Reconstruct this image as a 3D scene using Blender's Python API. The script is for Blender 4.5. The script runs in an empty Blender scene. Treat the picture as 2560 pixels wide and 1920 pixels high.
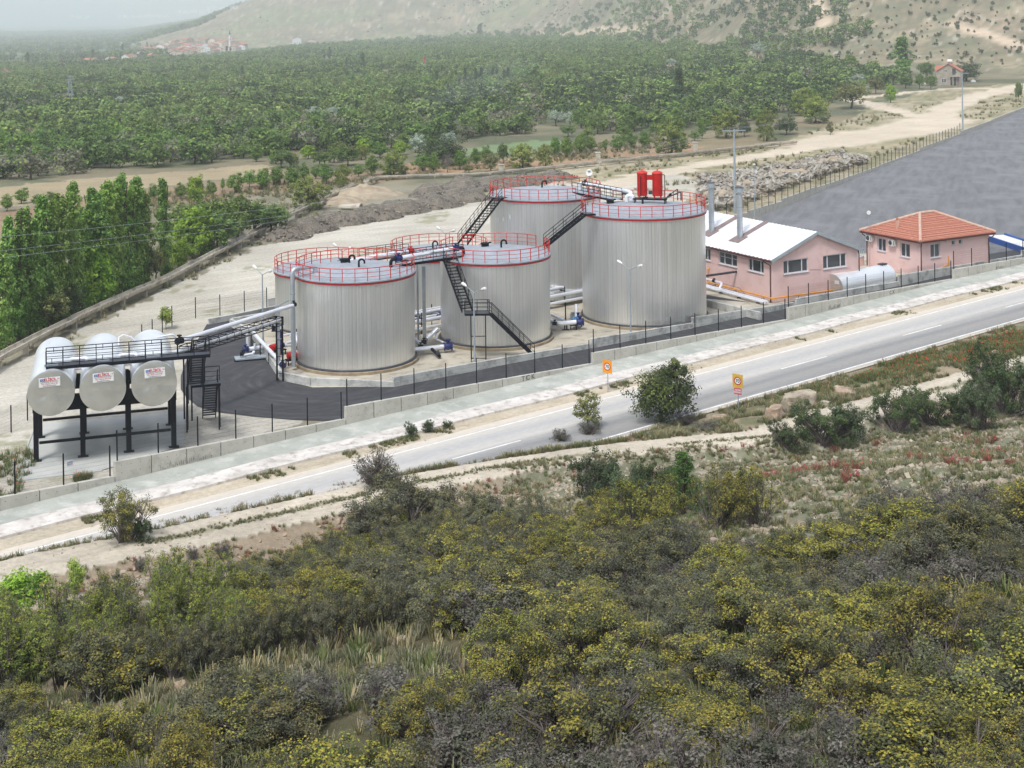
# Storage tank works beside a country highway, seen from the hillside across the road.
HAZE_D, SKY_S, SUN_E, EXPO, SUN_AZ = 2.1e-4, .108, 1.5, .92, 205
import bpy, math, random
import numpy as np
from mathutils import Vector, Matrix
rnd = random.Random(7)
rng = np.random.default_rng(11)
scene = bpy.context.scene
COL = scene.collection
# ------------------------------------------------------------------ camera model (photo pixels 2560 x 1920)
F, CX, CY, CZ = 3600.0, 1280.0, 10.0, 30.5
RL = math.radians(0.8); RS, RC = math.sin(RL), math.cos(RL)
TH = math.radians(40.5); TC, TS = math.cos(TH), math.sin(TH)      # direction of the highway

def ray(px, py):
    a = (px - CX) / F; b = (CY - py) / F
    return a * RC + b * RS, -a * RS + b * RC                      # dx, dz per unit of depth
def P(px, py, h=0.0):
    dx, dz = ray(px, py); t = (h - CZ) / dz
    return Vector((dx * t, t, h))
def Q(px, py, Y):
    dx, dz = ray(px, py)
    return Vector((dx * Y, Y, CZ + dz * Y))
def pix(p):
    xc = p[0] * RC - (p[2] - CZ) * RS; yc = p[0] * RS + (p[2] - CZ) * RC
    return CX + F * xc / p[1], CY - F * yc / p[1]
def UV(u, v, z=0.0):
    return Vector((u * TC - v * TS, u * TS + v * TC, z))
def touv(x, y):
    return x * TC + y * TS, -x * TS + y * TC

# ------------------------------------------------------------------ terrain height
def sst(t):
    t = np.clip(t, 0, 1); return t * t * (3 - 2 * t)
def nz(x, y, s, seed=0.0):
    x = x / s + seed * 3.1; y = y / s + seed * 1.7
    return (np.sin(x * 1.3 + 1.7 * np.sin(y * .9 + seed)) + np.sin(y * 1.7 + 1.3 * np.sin(x * 1.1 + 2 + seed)) +
            .6 * np.sin(x * 3.1 + y * 2.3 + seed) + .5 * np.sin(x * -2.7 + y * 3.9 + 1.1)) / 3.1
def hash2(i, j, s):
    h = np.sin(i * 127.1 + j * 311.7 + s * 74.7) * 43758.5453
    return h - np.floor(h)
def vn(x, y, s, seed=0):
    x = np.asarray(x) / s; y = np.asarray(y) / s
    i = np.floor(x); j = np.floor(y); fx = x - i; fy = y - j
    fx = fx * fx * (3 - 2 * fx); fy = fy * fy * (3 - 2 * fy)
    a = hash2(i, j, seed); b = hash2(i + 1, j, seed); c_ = hash2(i, j + 1, seed); d = hash2(i + 1, j + 1, seed)
    return (a + (b - a) * fx) * (1 - fy) + (c_ + (d - c_) * fx) * fy
TU = [10, 28, 35, 50, 57, 66, 76, 84, 110, 160]
def tr_lo(u): return np.interp(u, TU, [68.0, 68.0, 66.8, 66.3, 66.2, 64.9, 61.0, 60.2, 57.8, 55])
def tr_hi(u): return np.interp(u, TU, [71.2, 71.2, 70.4, 69.6, 69, 67.7, 64.5, 63.8, 61.4, 58.6])
def tr_z(u): return np.interp(u, TU, [3.2, 3.2, 3.0, 2.6, 2.2, 1.6, 1.1, 1.3, 1.5, 1.8])
def Hn(x, y):
    x = np.asarray(x, float); y = np.asarray(y, float)
    u, v = touv(x, y)
    lo, hi, T = tr_lo(u), tr_hi(u), tr_z(u)
    z = np.full_like(x, -0.03)
    up = T * (1 - sst((v - hi) / np.maximum(71.8 - hi, 1.3)))
    z = np.where(v > hi, np.maximum(up - .03, -.03), z)
    bump = .13 * nz(x, y, 1.9) * sst((v - hi) / .8) * sst((71.3 - v) / 1.5)
    z = z + np.where((v > hi) & (v < 71.5), bump, 0)
    z = np.where((v <= hi) & (v >= lo), T + .05 * nz(x, y, .9), z)
    d = lo - v
    fore = T - .5 * sst(d / 1.4) + .26 * np.maximum(d - 2, 0) * sst((d - 2) / 12) + (.42 * nz(x, y, 4.5, 2) + .12 * nz(x, y, 1.4, 3)) * sst((d - 1.5) / 9)
    z = np.where(d > 0, fore, z)
    a = x / np.maximum(y, 1)
    k = np.interp(a, [-.5, -.3, -.1, 0, .1, .2], [.026, .026, .020, .0155, .0085, 0.0])
    yy = np.maximum(y - 255, 0)
    flat_ = 1 - ((v < 134 + (u - 156) * .366) & (u > 100)) * 1.0
    far = -k * 3000 * (1 - np.exp(-yy / 3000)) + flat_ * np.clip(yy / 60, 0, 1) * .35 * nz(x, y, 16, 5) * (1 + yy / 900)
    hm = np.interp(a, [-.5, -.27, -.22, -.164, -.1, 0, .1, .2, .35, .5], [0, 0, 38, 112, 175, 235, 235, 190, 175, 165])
    yb = np.interp(a, [-.27, -.15, -.03, .03, .1, .16, .2, .25, .3, .4], [2150, 2250, 2250, 1900, 1150, 850, 690, 600, 560, 525])
    ln = np.interp(a, [-.27, 0, .1, .2, .4], [900, 1500, 1300, 1000, 900])
    t = (y - yb) / ln
    hill = hm * sst(t) * (1 + .10 * nz(x, y, 150, 7) + .04 * nz(x, y, 40, 8))
    mt = 560 * sst((y - 9500) / 5500) * (1 + .25 * nz(x, y, 1500, 4))
    z = np.where(y > 255, z + far + hill + mt, z)
    return z
def H(x, y): return float(Hn(np.array([x]), np.array([y]))[0])
def G(px, py, y0=20.0, y1=9000.0):
    """first hit of the terrain along a sight line"""
    dx, dz = ray(px, py)
    ys = np.exp(np.linspace(math.log(y0), math.log(y1), 1500))
    dd = (CZ + dz * ys) - Hn(dx * ys, ys)
    k = np.argmax(dd < 0)
    if dd[k] >= 0: return None
    if k == 0: t = ys[0]
    else:
        a, b = ys[k - 1], ys[k]
        t = a + (b - a) * dd[k - 1] / (dd[k - 1] - dd[k])
    return Vector((dx * t, t, H(dx * t, t)))
def inpoly(x, y, poly):
    x = np.asarray(x); y = np.asarray(y); r = np.zeros(x.shape, bool); n = len(poly)
    for i in range(n):
        x1, y1 = poly[i][0], poly[i][1]; x2, y2 = poly[(i + 1) % n][0], poly[(i + 1) % n][1]
        if y1 == y2: continue
        c_ = ((y1 > y) != (y2 > y)) & (x < (x2 - x1) * (y - y1) / (y2 - y1) + x1)
        r ^= c_
    return r
def dline(x, y, pts):
    d = np.full(np.asarray(x).shape, 1e9)
    for (p, q) in zip(pts[:-1], pts[1:]):
        ax, ay, bx, by = p[0], p[1], q[0], q[1]
        L = (bx - ax) ** 2 + (by - ay) ** 2
        t = np.clip(((x - ax) * (bx - ax) + (y - ay) * (by - ay)) / L, 0, 1)
        d = np.minimum(d, np.hypot(x - ax - t * (bx - ax), y - ay - t * (by - ay)))
    return d

# ------------------------------------------------------------------ materials
def sc(r, g, b, k=1.0):
    f = lambda q: (q / 255 / 12.92 if q <= 10 else ((q / 255 + .055) / 1.055) ** 2.4) * k
    return (f(r), f(g), f(b), 1)
def newmat(n):
    m = bpy.data.materials.new(n); m.use_nodes = True
    nt = m.node_tree; return m, nt, nt.nodes['Principled BSDF']
def N(nt, t, **kw):
    n = nt.nodes.new(t)
    for k_, v_ in kw.items():
        if k_ == 'ins':
            for kk, vv in v_.items(): n.inputs[kk].default_value = vv
        else: setattr(n, k_, v_)
    return n
def mixc(nt, fac, a, b, mode='MIX'):
    m = nt.nodes.new('ShaderNodeMix'); m.data_type = 'RGBA'; m.blend_type = mode
    for sock, val in ((m.inputs[0], fac), (m.inputs[6], a), (m.inputs[7], b)):
        if isinstance(val, bpy.types.NodeSocket): nt.links.new(val, sock)
        else: sock.default_value = val
    return m.outputs[2]
def ramp(nt, sock, stops):
    r = nt.nodes.new('ShaderNodeValToRGB'); e = r.color_ramp.elements
    while len(e) < len(stops): e.new(.5)
    for el, (p, c_) in zip(e, stops):
        el.position = p; el.color = c_ if len(c_) == 4 else (*c_, 1)
    nt.links.new(sock, r.inputs[0]); return r.outputs[0]
def noise(nt, vec, scale, detail=4, rough=.55, stretch=None, rot=None):
    if stretch or rot:
        mp = nt.nodes.new('ShaderNodeMapping'); nt.links.new(vec, mp.inputs[0])
        mp.vector_type = 'TEXTURE'   # turn first, then stretch
        if stretch: mp.inputs['Scale'].default_value = tuple(1 / q for q in stretch)
        if rot: mp.inputs['Rotation'].default_value = rot
        vec = mp.outputs[0]
    n = nt.nodes.new('ShaderNodeTexNoise'); n.inputs['Scale'].default_value = scale
    n.inputs['Detail'].default_value = detail; n.inputs['Roughness'].default_value = rough
    nt.links.new(vec, n.inputs['Vector']); return n.outputs[0]
def pos(nt): return nt.nodes.new('ShaderNodeNewGeometry').outputs['Position']
def mat(name, c1, c2=None, scale=1.5, rough=.7, metal=0.0, bump=0.0, bscale=None, spec=.5, stretch=None, rot=None, lo=.38, hi=.66, c3=None, scale3=9, fine=.0):
    m, nt, b = newmat(name)
    b.inputs['Roughness'].default_value = rough; b.inputs['Metallic'].default_value = metal
    b.inputs['Specular IOR Level'].default_value = spec
    p = pos(nt)
    if c2 is None: c2 = tuple(q * .8 for q in c1[:3]) + (1,)
    if metal == 0: c1, c2, c3 = [None if q is None else tuple(v * .84 for v in q[:3]) + (1,) for q in (c1, c2, c3)]
    col = ramp(nt, noise(nt, p, scale, 6, .6, stretch, rot), [(lo, c1), (hi, c2)])
    if c3 is not None:
        f = ramp(nt, noise(nt, p, scale3, 5, .65), [(.5, (0, 0, 0)), (.68, (1, 1, 1))])
        col = mixc(nt, f, col, c3)
    if fine:
        f = noise(nt, p, 30, 3, .7)
        mr = N(nt, 'ShaderNodeMapRange', ins={1: .3, 2: .7, 3: 1 - fine, 4: 1 + fine}); nt.links.new(f, mr.inputs[0])
        hs = nt.nodes.new('ShaderNodeHueSaturation'); nt.links.new(mr.outputs[0], hs.inputs['Value']); nt.links.new(col, hs.inputs['Color'])
        col = hs.outputs[0]
    nt.links.new(col, b.inputs['Base Color'])
    if bump:
        bp = nt.nodes.new('ShaderNodeBump'); bp.inputs['Strength'].default_value = bump; bp.inputs['Distance'].default_value = .05
        nt.links.new(noise(nt, p, bscale or scale * 4, 5, .65), bp.inputs['Height']); nt.links.new(bp.outputs[0], b.inputs['Normal'])
    return m
M = {}
M['clad'] = mat('aluminium_cladding', sc(232, 231, 226), sc(216, 216, 212), .35, .42, .8, 0, stretch=(3, 3, .25))
M['cladh'] = mat('aluminium_sheet', sc(240, 242, 244), sc(228, 231, 234), .5, .3, .5)
M['cap'] = mat('aluminium_end_cap', sc(206, 206, 198), sc(190, 190, 182), .8, .36, .75)
M['pipe'] = mat('aluminium_pipe_jacket', sc(240, 242, 246), sc(226, 229, 234), .8, .34, .4)
M['duct'] = mat('galvanised_duct', sc(190, 197, 203), sc(170, 178, 184), .9, .4, .7)
M['roof'] = mat('grey_roof_paint', sc(168, 176, 184), sc(152, 160, 168), .7, .55, 0, c3=sc(140, 147, 154), scale3=2.2)
M['red'] = mat('red_railing_paint', sc(214, 52, 36), sc(190, 38, 30), 2, .45)
M['redrim'] = mat('red_rim_paint', sc(186, 22, 28), sc(160, 18, 26), 2, .5)
M['redtank'] = mat('red_gloss_paint', sc(196, 14, 10), sc(170, 10, 10), 1.2, .32)
M['black'] = mat('black_steel_paint', sc(22, 24, 33), sc(16, 18, 26), 2, .6, spec=.12)
M['dark'] = mat('dark_grey_steel', sc(66, 70, 78), sc(52, 56, 64), 2, .55)
M['blue'] = mat('blue_valve_paint', sc(24, 40, 110), sc(18, 30, 84), 2, .45)
M['lblue'] = mat('light_blue_motor_paint', sc(48, 130, 190), sc(38, 108, 165), 2, .5)
M['conc'] = mat('wall_concrete', sc(206, 203, 192), sc(192, 189, 178), .5, .9, 0, .15, 14, .2, c3=sc(180, 177, 166), scale3=1.3, fine=.05)
M['conc2'] = mat('bund_concrete', sc(214, 214, 208), sc(192, 193, 188), .9, .9, 0, .15, 14, .2, c3=sc(150, 150, 147), scale3=.9, fine=.06)
M['ring'] = mat('stained_ring_concrete', sc(172, 156, 130), sc(140, 126, 106), 1.2, .9, 0, .1, 12, .2)
M['floor'] = mat('concrete_floor', sc(206, 198, 180), sc(184, 177, 160), .25, .85, 0, .05, 20, .2, c3=sc(160, 150, 132), scale3=.7, fine=.05)
M['pad'] = mat('smooth_concrete_pad', sc(206, 206, 200), sc(184, 187, 182), .35, .8, 0, .03, 20, .25, fine=.04)
M['apron'] = mat('apron_concrete', sc(182, 184, 175), sc(162, 166, 157), .5, .85, 0, .12, 9, .2, c3=sc(200, 200, 192), scale3=.8, fine=.09)
M['kerb'] = mat('pale_kerb_concrete', sc(228, 222, 214), sc(200, 194, 186), .7, .85, 0, .1, 9, .2, c3=sc(168, 160, 150), scale3=1.6)
m, nt, b = newmat('yard_asphalt'); p = pos(nt); sx = nt.nodes.new('ShaderNodeSeparateXYZ'); mp = nt.nodes.new('ShaderNodeMapping'); mp.inputs['Location'].default_value = (15.5, -118.5, 0); nt.links.new(p, mp.inputs[0]); nt.links.new(mp.outputs[0], sx.inputs[0])
ln_ = N(nt, 'ShaderNodeVectorMath', operation='LENGTH'); nt.links.new(mp.outputs[0], ln_.inputs[0]); at2 = N(nt, 'ShaderNodeMath', operation='ARCTAN2'); nt.links.new(sx.outputs[1], at2.inputs[0]); nt.links.new(sx.outputs[0], at2.inputs[1])
cb = nt.nodes.new('ShaderNodeCombineXYZ'); nt.links.new(ln_.outputs['Value'], cb.inputs[0]); nt.links.new(at2.outputs[0], cb.inputs[1])
a1 = ramp(nt, noise(nt, cb.outputs[0], 1.5, 6, .68, (1, .9, 1)), [(.34, sc(44, 44, 47)), (.52, sc(58, 58, 61)), (.7, sc(96, 95, 95))]); a2 = ramp(nt, noise(nt, p, 1.1, 5, .6), [(.4, sc(48, 48, 51)), (.66, sc(66, 66, 68))])
nt.links.new(mixc(nt, .5, a1, a2), b.inputs['Base Color']); b.inputs['Roughness'].default_value = .85; bp = nt.nodes.new('ShaderNodeBump'); bp.inputs['Strength'].default_value = .3; bp.inputs['Distance'].default_value = .03; nt.links.new(noise(nt, p, 20, 5, .7), bp.inputs['Height']); nt.links.new(bp.outputs[0], b.inputs['Normal']); M['asph'] = m
M['pale'] = mat('pale_asphalt', sc(126, 127, 128), sc(106, 107, 109), .5, .85, 0, .2, 12, .3, stretch=(.2, 1.5, 1), rot=(0, 0, 1.25), c3=sc(134, 135, 136), scale3=.12, fine=.1)
M['x'] = mat('tyre_track_dust', sc(112, 108, 104), sc(86, 84, 84), .8, .9)
M['white'] = mat('white_marking_paint', sc(226, 226, 222), sc(200, 200, 196), 3, .6)
M['wroof'] = mat('white_roof_sheet', sc(238, 239, 240), sc(226, 227, 228), .6, .4)
M['fascia'] = mat('grey_fascia', sc(168, 178, 184), sc(155, 165, 170), 1, .5)
M['brown'] = mat('brown_flashing', sc(146, 128, 124), sc(128, 110, 106), 2, .6)
M['gutter'] = mat('maroon_gutter', sc(92, 44, 42), sc(74, 36, 36), 3, .5)
M['pink'] = mat('pink_render', sc(240, 208, 202), sc(235, 200, 193), .35, .9, 0, .04, 30, .2, c3=sc(227, 191, 184), scale3=.5, fine=.03)
M['pvc'] = mat('white_window_frame', sc(216, 219, 224), sc(204, 207, 212), 3, .4)
M['yellow'] = mat('yellow_gas_pipe', sc(240, 166, 20), sc(226, 150, 14), 2, .45)
m, nt, b = newmat('ribbed_aluminium'); tcn = nt.nodes.new('ShaderNodeTexCoord'); sx = nt.nodes.new('ShaderNodeSeparateXYZ'); nt.links.new(tcn.outputs['Object'], sx.inputs[0])
at2 = N(nt, 'ShaderNodeMath', operation='ARCTAN2'); nt.links.new(sx.outputs[1], at2.inputs[0]); nt.links.new(sx.outputs[0], at2.inputs[1])
ml = N(nt, 'ShaderNodeMath', operation='MULTIPLY'); nt.links.new(at2.outputs[0], ml.inputs[0]); ml.inputs[1].default_value = 12.4
fl = N(nt, 'ShaderNodeMath', operation='FLOOR'); nt.links.new(ml.outputs[0], fl.inputs[0]); wn = N(nt, 'ShaderNodeTexWhiteNoise', noise_dimensions='1D'); nt.links.new(fl.outputs[0], wn.inputs['W'])
ml2 = N(nt, 'ShaderNodeMath', operation='MULTIPLY'); nt.links.new(at2.outputs[0], ml2.inputs[0]); ml2.inputs[1].default_value = 17.2
fr = N(nt, 'ShaderNodeMath', operation='FRACT'); nt.links.new(ml.outputs[0], fr.inputs[0]); ls_ = N(nt, 'ShaderNodeMath', operation='LESS_THAN'); nt.links.new(fr.outputs[0], ls_.inputs[0]); ls_.inputs[1].default_value = .05
cw = ramp(nt, noise(nt, pos(nt), .35, 6, .6, (2, 2, .3)), [(.36, sc(232, 233, 231)), (.66, sc(224, 225, 223))])
mr = N(nt, 'ShaderNodeMapRange', ins={3: .975, 4: 1.02}); nt.links.new(wn.outputs[0], mr.inputs[0]); hs = nt.nodes.new('ShaderNodeHueSaturation'); nt.links.new(cw, hs.inputs['Color']); nt.links.new(mr.outputs[0], hs.inputs['Value'])
nt.links.new(mixc(nt, ls_.outputs[0], hs.outputs[0], sc(190, 192, 194)), b.inputs['Base Color']); b.inputs['Metallic'].default_value = .86
mr = N(nt, 'ShaderNodeMapRange', ins={3: .345, 4: .375}); nt.links.new(wn.outputs[0], mr.inputs[0]); nt.links.new(mr.outputs[0], b.inputs['Roughness']); M['clad'] = m
M['tile'] = None
M['ridge'] = mat('mortar_ridge', sc(196, 184, 168), sc(214, 150, 126), 3.5, .85, 0, .2, 10)
M['pole'] = mat('grey_pole', sc(164, 174, 180), sc(148, 158, 164), 1.5, .6)
M['lampw'] = mat('white_lamp_head', sc(236, 236, 232), sc(220, 220, 216), 3, .4)
M['flume'] = mat('flume_concrete', sc(206, 198, 182), sc(180, 172, 156), .5, .9, 0, .2, 12, .2, c3=sc(150, 143, 130), scale3=1.0)
M['bark'] = mat('bark', sc(92, 80, 66), sc(66, 56, 46), 4, .9, 0, .3, 20, .2)
M['twig'] = mat('grey_twig', sc(128, 118, 112), sc(92, 84, 82), 4, .9)
M['rock'] = mat('pale_rock', sc(186, 174, 154), sc(150, 136, 116), .9, .9, 0, .5, 5, .2, c3=sc(112, 104, 92), scale3=2.6, fine=.1)
M['redrock'] = mat('reddish_rock', sc(178, 156, 134), sc(146, 124, 104), .9, .9, 0, .7, 4, .2, c3=sc(196, 186, 170), scale3=1.6, fine=.1)
M['rubble'] = mat('broken_concrete', sc(172, 164, 150), sc(138, 129, 116), .6, .9, 0, .2, 8, .2, c3=sc(198, 198, 194), scale3=.7)
M['heap'] = mat('dark_soil', sc(124, 116, 104), sc(92, 87, 79), .9, .95, 0, .8, 4, .1, c3=sc(150, 143, 132), scale3=5, fine=.25)
M['sand'] = mat('sandy_soil', sc(182, 167, 144), sc(152, 137, 116), .6, .95, 0, .7, 3, .1, fine=.2)
M['ac'] = mat('white_enamel', sc(226, 226, 220), sc(214, 214, 208), 3, .45)
M['wblue'] = mat('blue_weighbridge_paint', sc(26, 84, 168), sc(20, 70, 148), 2, .45)
M['signor'] = mat('orange_sign_face', sc(246, 160, 10), sc(238, 150, 6), 3, .4)
M['signye'] = mat('faded_yellow_sign_face', sc(224, 184, 76), sc(212, 170, 62), 3, .45)
M['signred'] = mat('sign_red', sc(196, 28, 40), sc(186, 24, 36), 3, .4)
M['pinkplate'] = mat('faded_red_plate', sc(214, 96, 104), sc(200, 80, 90), 3, .5)
M['signwh'] = mat('sign_white', sc(238, 238, 236), sc(228, 228, 226), 3, .4)
M['ink'] = mat('dark_lettering', sc(40, 44, 50), sc(34, 38, 44), 3, .5)
M['redink'] = mat('red_lettering', sc(206, 30, 44), sc(196, 26, 40), 3, .5)
M['blueink'] = mat('blue_lettering', sc(40, 96, 176), sc(36, 86, 160), 3, .5)
M['stain'] = mat('dark_graffiti_paint', sc(116, 114, 108), sc(98, 96, 92), 3, .9)
M['stone'] = mat('grey_block_wall', sc(176, 168, 152), sc(150, 142, 128), .8, .9, 0, .2, 6, .2)
M['vtile'] = mat('village_roof_tile', sc(186, 118, 94), sc(158, 98, 78), .1, .85)
M['vwall'] = mat('village_render', sc(222, 212, 198), sc(196, 180, 160), .05, .9)
M['wire'] = mat('cable', sc(176, 180, 178), sc(160, 164, 162), 1, .6)
m, nt, b = newmat('dark_window_glass'); b.inputs['Base Color'].default_value = (.035, .042, .048, 1); b.inputs['Roughness'].default_value = .06
b.inputs['Specular IOR Level'].default_value = .9; M['glass'] = m
m, nt, b = newmat('red_clay_tiles'); p = pos(nt)
sx = nt.nodes.new('ShaderNodeSeparateXYZ'); nt.links.new(p, sx.inputs[0])
w = N(nt, 'ShaderNodeTexWave', wave_type='BANDS', bands_direction='Z', ins={'Scale': 1.55, 'Distortion': .25, 'Detail': 2}); nt.links.new(p, w.inputs[0])
tc_ = ramp(nt, noise(nt, p, 4, 4), [(.3, sc(180, 122, 100)), (.7, sc(160, 102, 82))])
nt.links.new(mixc(nt, ramp(nt, w.outputs[0], [(.0, (1, 1, 1)), (.16, (0, 0, 0))]), tc_, sc(136, 74, 58)), b.inputs['Base Color'])
b.inputs['Roughness'].default_value = .8; M['tile'] = m
# wire mesh of the fences: thin wires, the rest open
m, nt, b = newmat('fence_wire_mesh'); b.inputs['Base Color'].default_value = sc(46, 52, 56); b.inputs['Roughness'].default_value = .5
uvn = nt.nodes.new('ShaderNodeUVMap'); sp = nt.nodes.new('ShaderNodeSeparateXYZ'); nt.links.new(uvn.outputs[0], sp.inputs[0])
def band(sock, period, width):
    a_ = N(nt, 'ShaderNodeMath', operation='DIVIDE'); nt.links.new(sock, a_.inputs[0]); a_.inputs[1].default_value = period
    f_ = N(nt, 'ShaderNodeMath', operation='FRACT'); nt.links.new(a_.outputs[0], f_.inputs[0])
    l_ = N(nt, 'ShaderNodeMath', operation='LESS_THAN'); nt.links.new(f_.outputs[0], l_.inputs[0]); l_.inputs[1].default_value = width / period
    return l_.outputs[0]
mx = N(nt, 'ShaderNodeMath', operation='MAXIMUM'); nt.links.new(band(sp.outputs[0], .06, .007), mx.inputs[0]); nt.links.new(band(sp.outputs[1], .25, .007), mx.inputs[1])
tr = nt.nodes.new('ShaderNodeBsdfTransparent'); ms = nt.nodes.new('ShaderNodeMixShader')
nt.links.new(mx.outputs[0], ms.inputs[0]); nt.links.new(tr.outputs[0], ms.inputs[1]); nt.links.new(b.outputs[0], ms.inputs[2])
nt.links.new(ms.outputs[0], nt.nodes['Material Output'].inputs[0]); M['mesh'] = m
# foliage: colours come with each leaf, a little varied per plant
def leafmat(name, trans=.3, var=.2):
    m, nt, b = newmat(name); at = N(nt, 'ShaderNodeAttribute', attribute_name='Col')
    oi = nt.nodes.new('ShaderNodeObjectInfo')
    mr = N(nt, 'ShaderNodeMapRange', ins={3: 1 - var, 4: 1 + var}); nt.links.new(oi.outputs['Random'], mr.inputs[0])
    mh = N(nt, 'ShaderNodeMath', operation='MULTIPLY_ADD'); nt.links.new(oi.outputs['Random'], mh.inputs[0]); mh.inputs[1].default_value = 7.13
    fr = N(nt, 'ShaderNodeMath', operation='FRACT'); nt.links.new(mh.outputs[0], fr.inputs[0])
    m2 = N(nt, 'ShaderNodeMapRange', ins={3: .487, 4: .513}); nt.links.new(fr.outputs[0], m2.inputs[0])
    hs = nt.nodes.new('ShaderNodeHueSaturation'); nt.links.new(at.outputs[0], hs.inputs['Color']); nt.links.new(mr.outputs[0], hs.inputs['Value']); nt.links.new(m2.outputs[0], hs.inputs['Hue'])
    nt.links.new(hs.outputs[0], b.inputs['Base Color']); b.inputs['Roughness'].default_value = .6; b.inputs['Specular IOR Level'].default_value = .25
    tl = nt.nodes.new('ShaderNodeBsdfTranslucent'); nt.links.new(hs.outputs[0], tl.inputs[0])
    ms = nt.nodes.new('ShaderNodeMixShader'); ms.inputs[0].default_value = trans
    nt.links.new(b.outputs[0], ms.inputs[1]); nt.links.new(tl.outputs[0], ms.inputs[2]); nt.links.new(ms.outputs[0], nt.nodes['Material Output'].inputs[0])
    return m
M['leaf'] = leafmat('leaves')

# ------------------------------------------------------------------ mesh builder
ORG = {}
class MB:
    def __init__(s): s.v = []; s.f = []; s.m = []; s.k = 0
    def add(s, vs, fs):
        o = len(s.v); s.v += [tuple(q) for q in vs]; s.f += [tuple(i + o for i in q) for q in fs]; s.m += [s.k] * len(fs); return s
    def box(s, c, sx, sy, sz, ax=None, az=None):
        c = Vector(c); ex = Vector(ax).normalized() if ax is not None else Vector((1, 0, 0))
        ez = Vector(az).normalized() if az is not None else Vector((0, 0, 1))
        ey = ez.cross(ex).normalized(); ez = ex.cross(ey)
        vs = [c + ex * (sx * .5 * i) + ey * (sy * .5 * j) + ez * (sz * .5 * k_) for i in (-1, 1) for j in (-1, 1) for k_ in (-1, 1)]
        return s.add(vs, [(0, 1, 3, 2), (4, 6, 7, 5), (0, 4, 5, 1), (2, 3, 7, 6), (0, 2, 6, 4), (1, 5, 7, 3)])
    def bar(s, p, q, w, h=None, up=None):
        p, q = Vector(p), Vector(q); d = q - p
        if d.length < 1e-6: return s
        up = Vector(up) if up is not None else (Vector((0, 0, 1)) if abs(d.normalized().z) < .95 else Vector((0, 1, 0)))
        return s.box((p + q) * .5, d.length, w, h if h else w, d, up - d.normalized() * up.dot(d.normalized()))
    def tube(s, pts, r, n=8, closed=False, caps=True):
        pts = [Vector(q) for q in pts]; m = len(pts); rs = r if isinstance(r, (list, tuple)) else [r] * m
        vs = []; pa = None
        for i in range(m):
            if closed: d = pts[(i + 1) % m] - pts[i - 1]
            else: d = pts[min(i + 1, m - 1)] - pts[max(i - 1, 0)]
            d.normalize()
            if pa is None: pa = d.orthogonal().normalized() if abs(d.z) > .99 else d.cross(Vector((0, 0, 1))).normalized()
            else:
                pa = pa - d * pa.dot(d); pa.normalize()
            b_ = d.cross(pa)
            vs += [pts[i] + (pa * math.cos(2 * math.pi * j / n) + b_ * math.sin(2 * math.pi * j / n)) * rs[i] for j in range(n)]
        fs = []
        for i in range(m if closed else m - 1):
            a, b_ = i * n, ((i + 1) % m) * n
            fs += [(a + j, a + (j + 1) % n, b_ + (j + 1) % n, b_ + j) for j in range(n)]
        if caps and not closed: fs += [tuple(range(n))[::-1], tuple(range((m - 1) * n, m * n))]
        return s.add(vs, fs)
    def lathe(s, c, prof, n=32, capb=False, capt=False, mod=None):
        c = Vector(c); vs = []
        for (r, z) in prof:
            for j in range(n):
                a = 2 * math.pi * j / n; rr = r * (1 + (mod[j % len(mod)] if mod and r > 0 else 0))
                vs.append((c.x + rr * math.cos(a), c.y + rr * math.sin(a), c.z + z))
        fs = []
        for i in range(len(prof) - 1):
            fs += [(i * n + j, i * n + (j + 1) % n, (i + 1) * n + (j + 1) % n, (i + 1) * n + j) for j in range(n)]
        if capb: fs.append(tuple(range(n))[::-1])
        if capt: fs.append(tuple(range((len(prof) - 1) * n, len(prof) * n)))
        return s.add(vs, fs)
    def prism(s, poly, z0, z1):
        n = len(poly)
        A = sum(poly[i][0] * poly[(i + 1) % n][1] - poly[(i + 1) % n][0] * poly[i][1] for i in range(n))
        if A < 0: poly = list(poly)[::-1]
        vs = [(p[0], p[1], z0) for p in poly] + [(p[0], p[1], z1) for p in poly]
        fs = [tuple(range(n))[::-1], tuple(range(n, 2 * n))] + [(i, (i + 1) % n, n + (i + 1) % n, n + i) for i in range(n)]
        return s.add(vs, fs)
    def poly(s, vs): return s.add(vs, [tuple(range(len(vs)))])
    def build(s, name, mt, parent=None, smooth=False, flat_angle=None, loc=None):
        me = bpy.data.meshes.new(name)
        o = ORG.get(parent.name, Vector()) if parent is not None else (Vector(loc) if loc is not None else Vector())
        me.from_pydata([(a - o.x, b_ - o.y, c_ - o.z) for a, b_, c_ in s.v], [], s.f)
        for q in (mt if isinstance(mt, (list, tuple)) else [mt]): me.materials.append(q)
        if s.k or any(s.m): me.polygons.foreach_set('material_index', s.m)
        if smooth:
            me.polygons.foreach_set('use_smooth', [True] * len(me.polygons))
            me.set_sharp_from_angle(angle=math.radians(flat_angle or 35))
        me.update()
        ob = bpy.data.objects.new(name, me); COL.objects.link(ob)
        if parent is not None: ob.parent = parent; ORG[ob.name] = o
        else: ob.location = o; ORG[ob.name] = o
        return ob
def tag(o, label=None, cat=None, group=None, kind=None):
    if label: o['label'] = label
    if cat: o['category'] = cat
    if group: o['group'] = group
    if kind: o['kind'] = kind
    return o
def thing(name, label, cat, loc=(0, 0, 0), group=None):
    o = bpy.data.objects.new(name, None); COL.objects.link(o); o.location = loc; o.empty_display_size = .3
    ORG[o.name] = Vector(loc); return tag(o, label, cat, group)
def structure(name, mb, mt, smooth=False):
    return tag(mb.build(name, mt, None, smooth), kind='structure')
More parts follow.
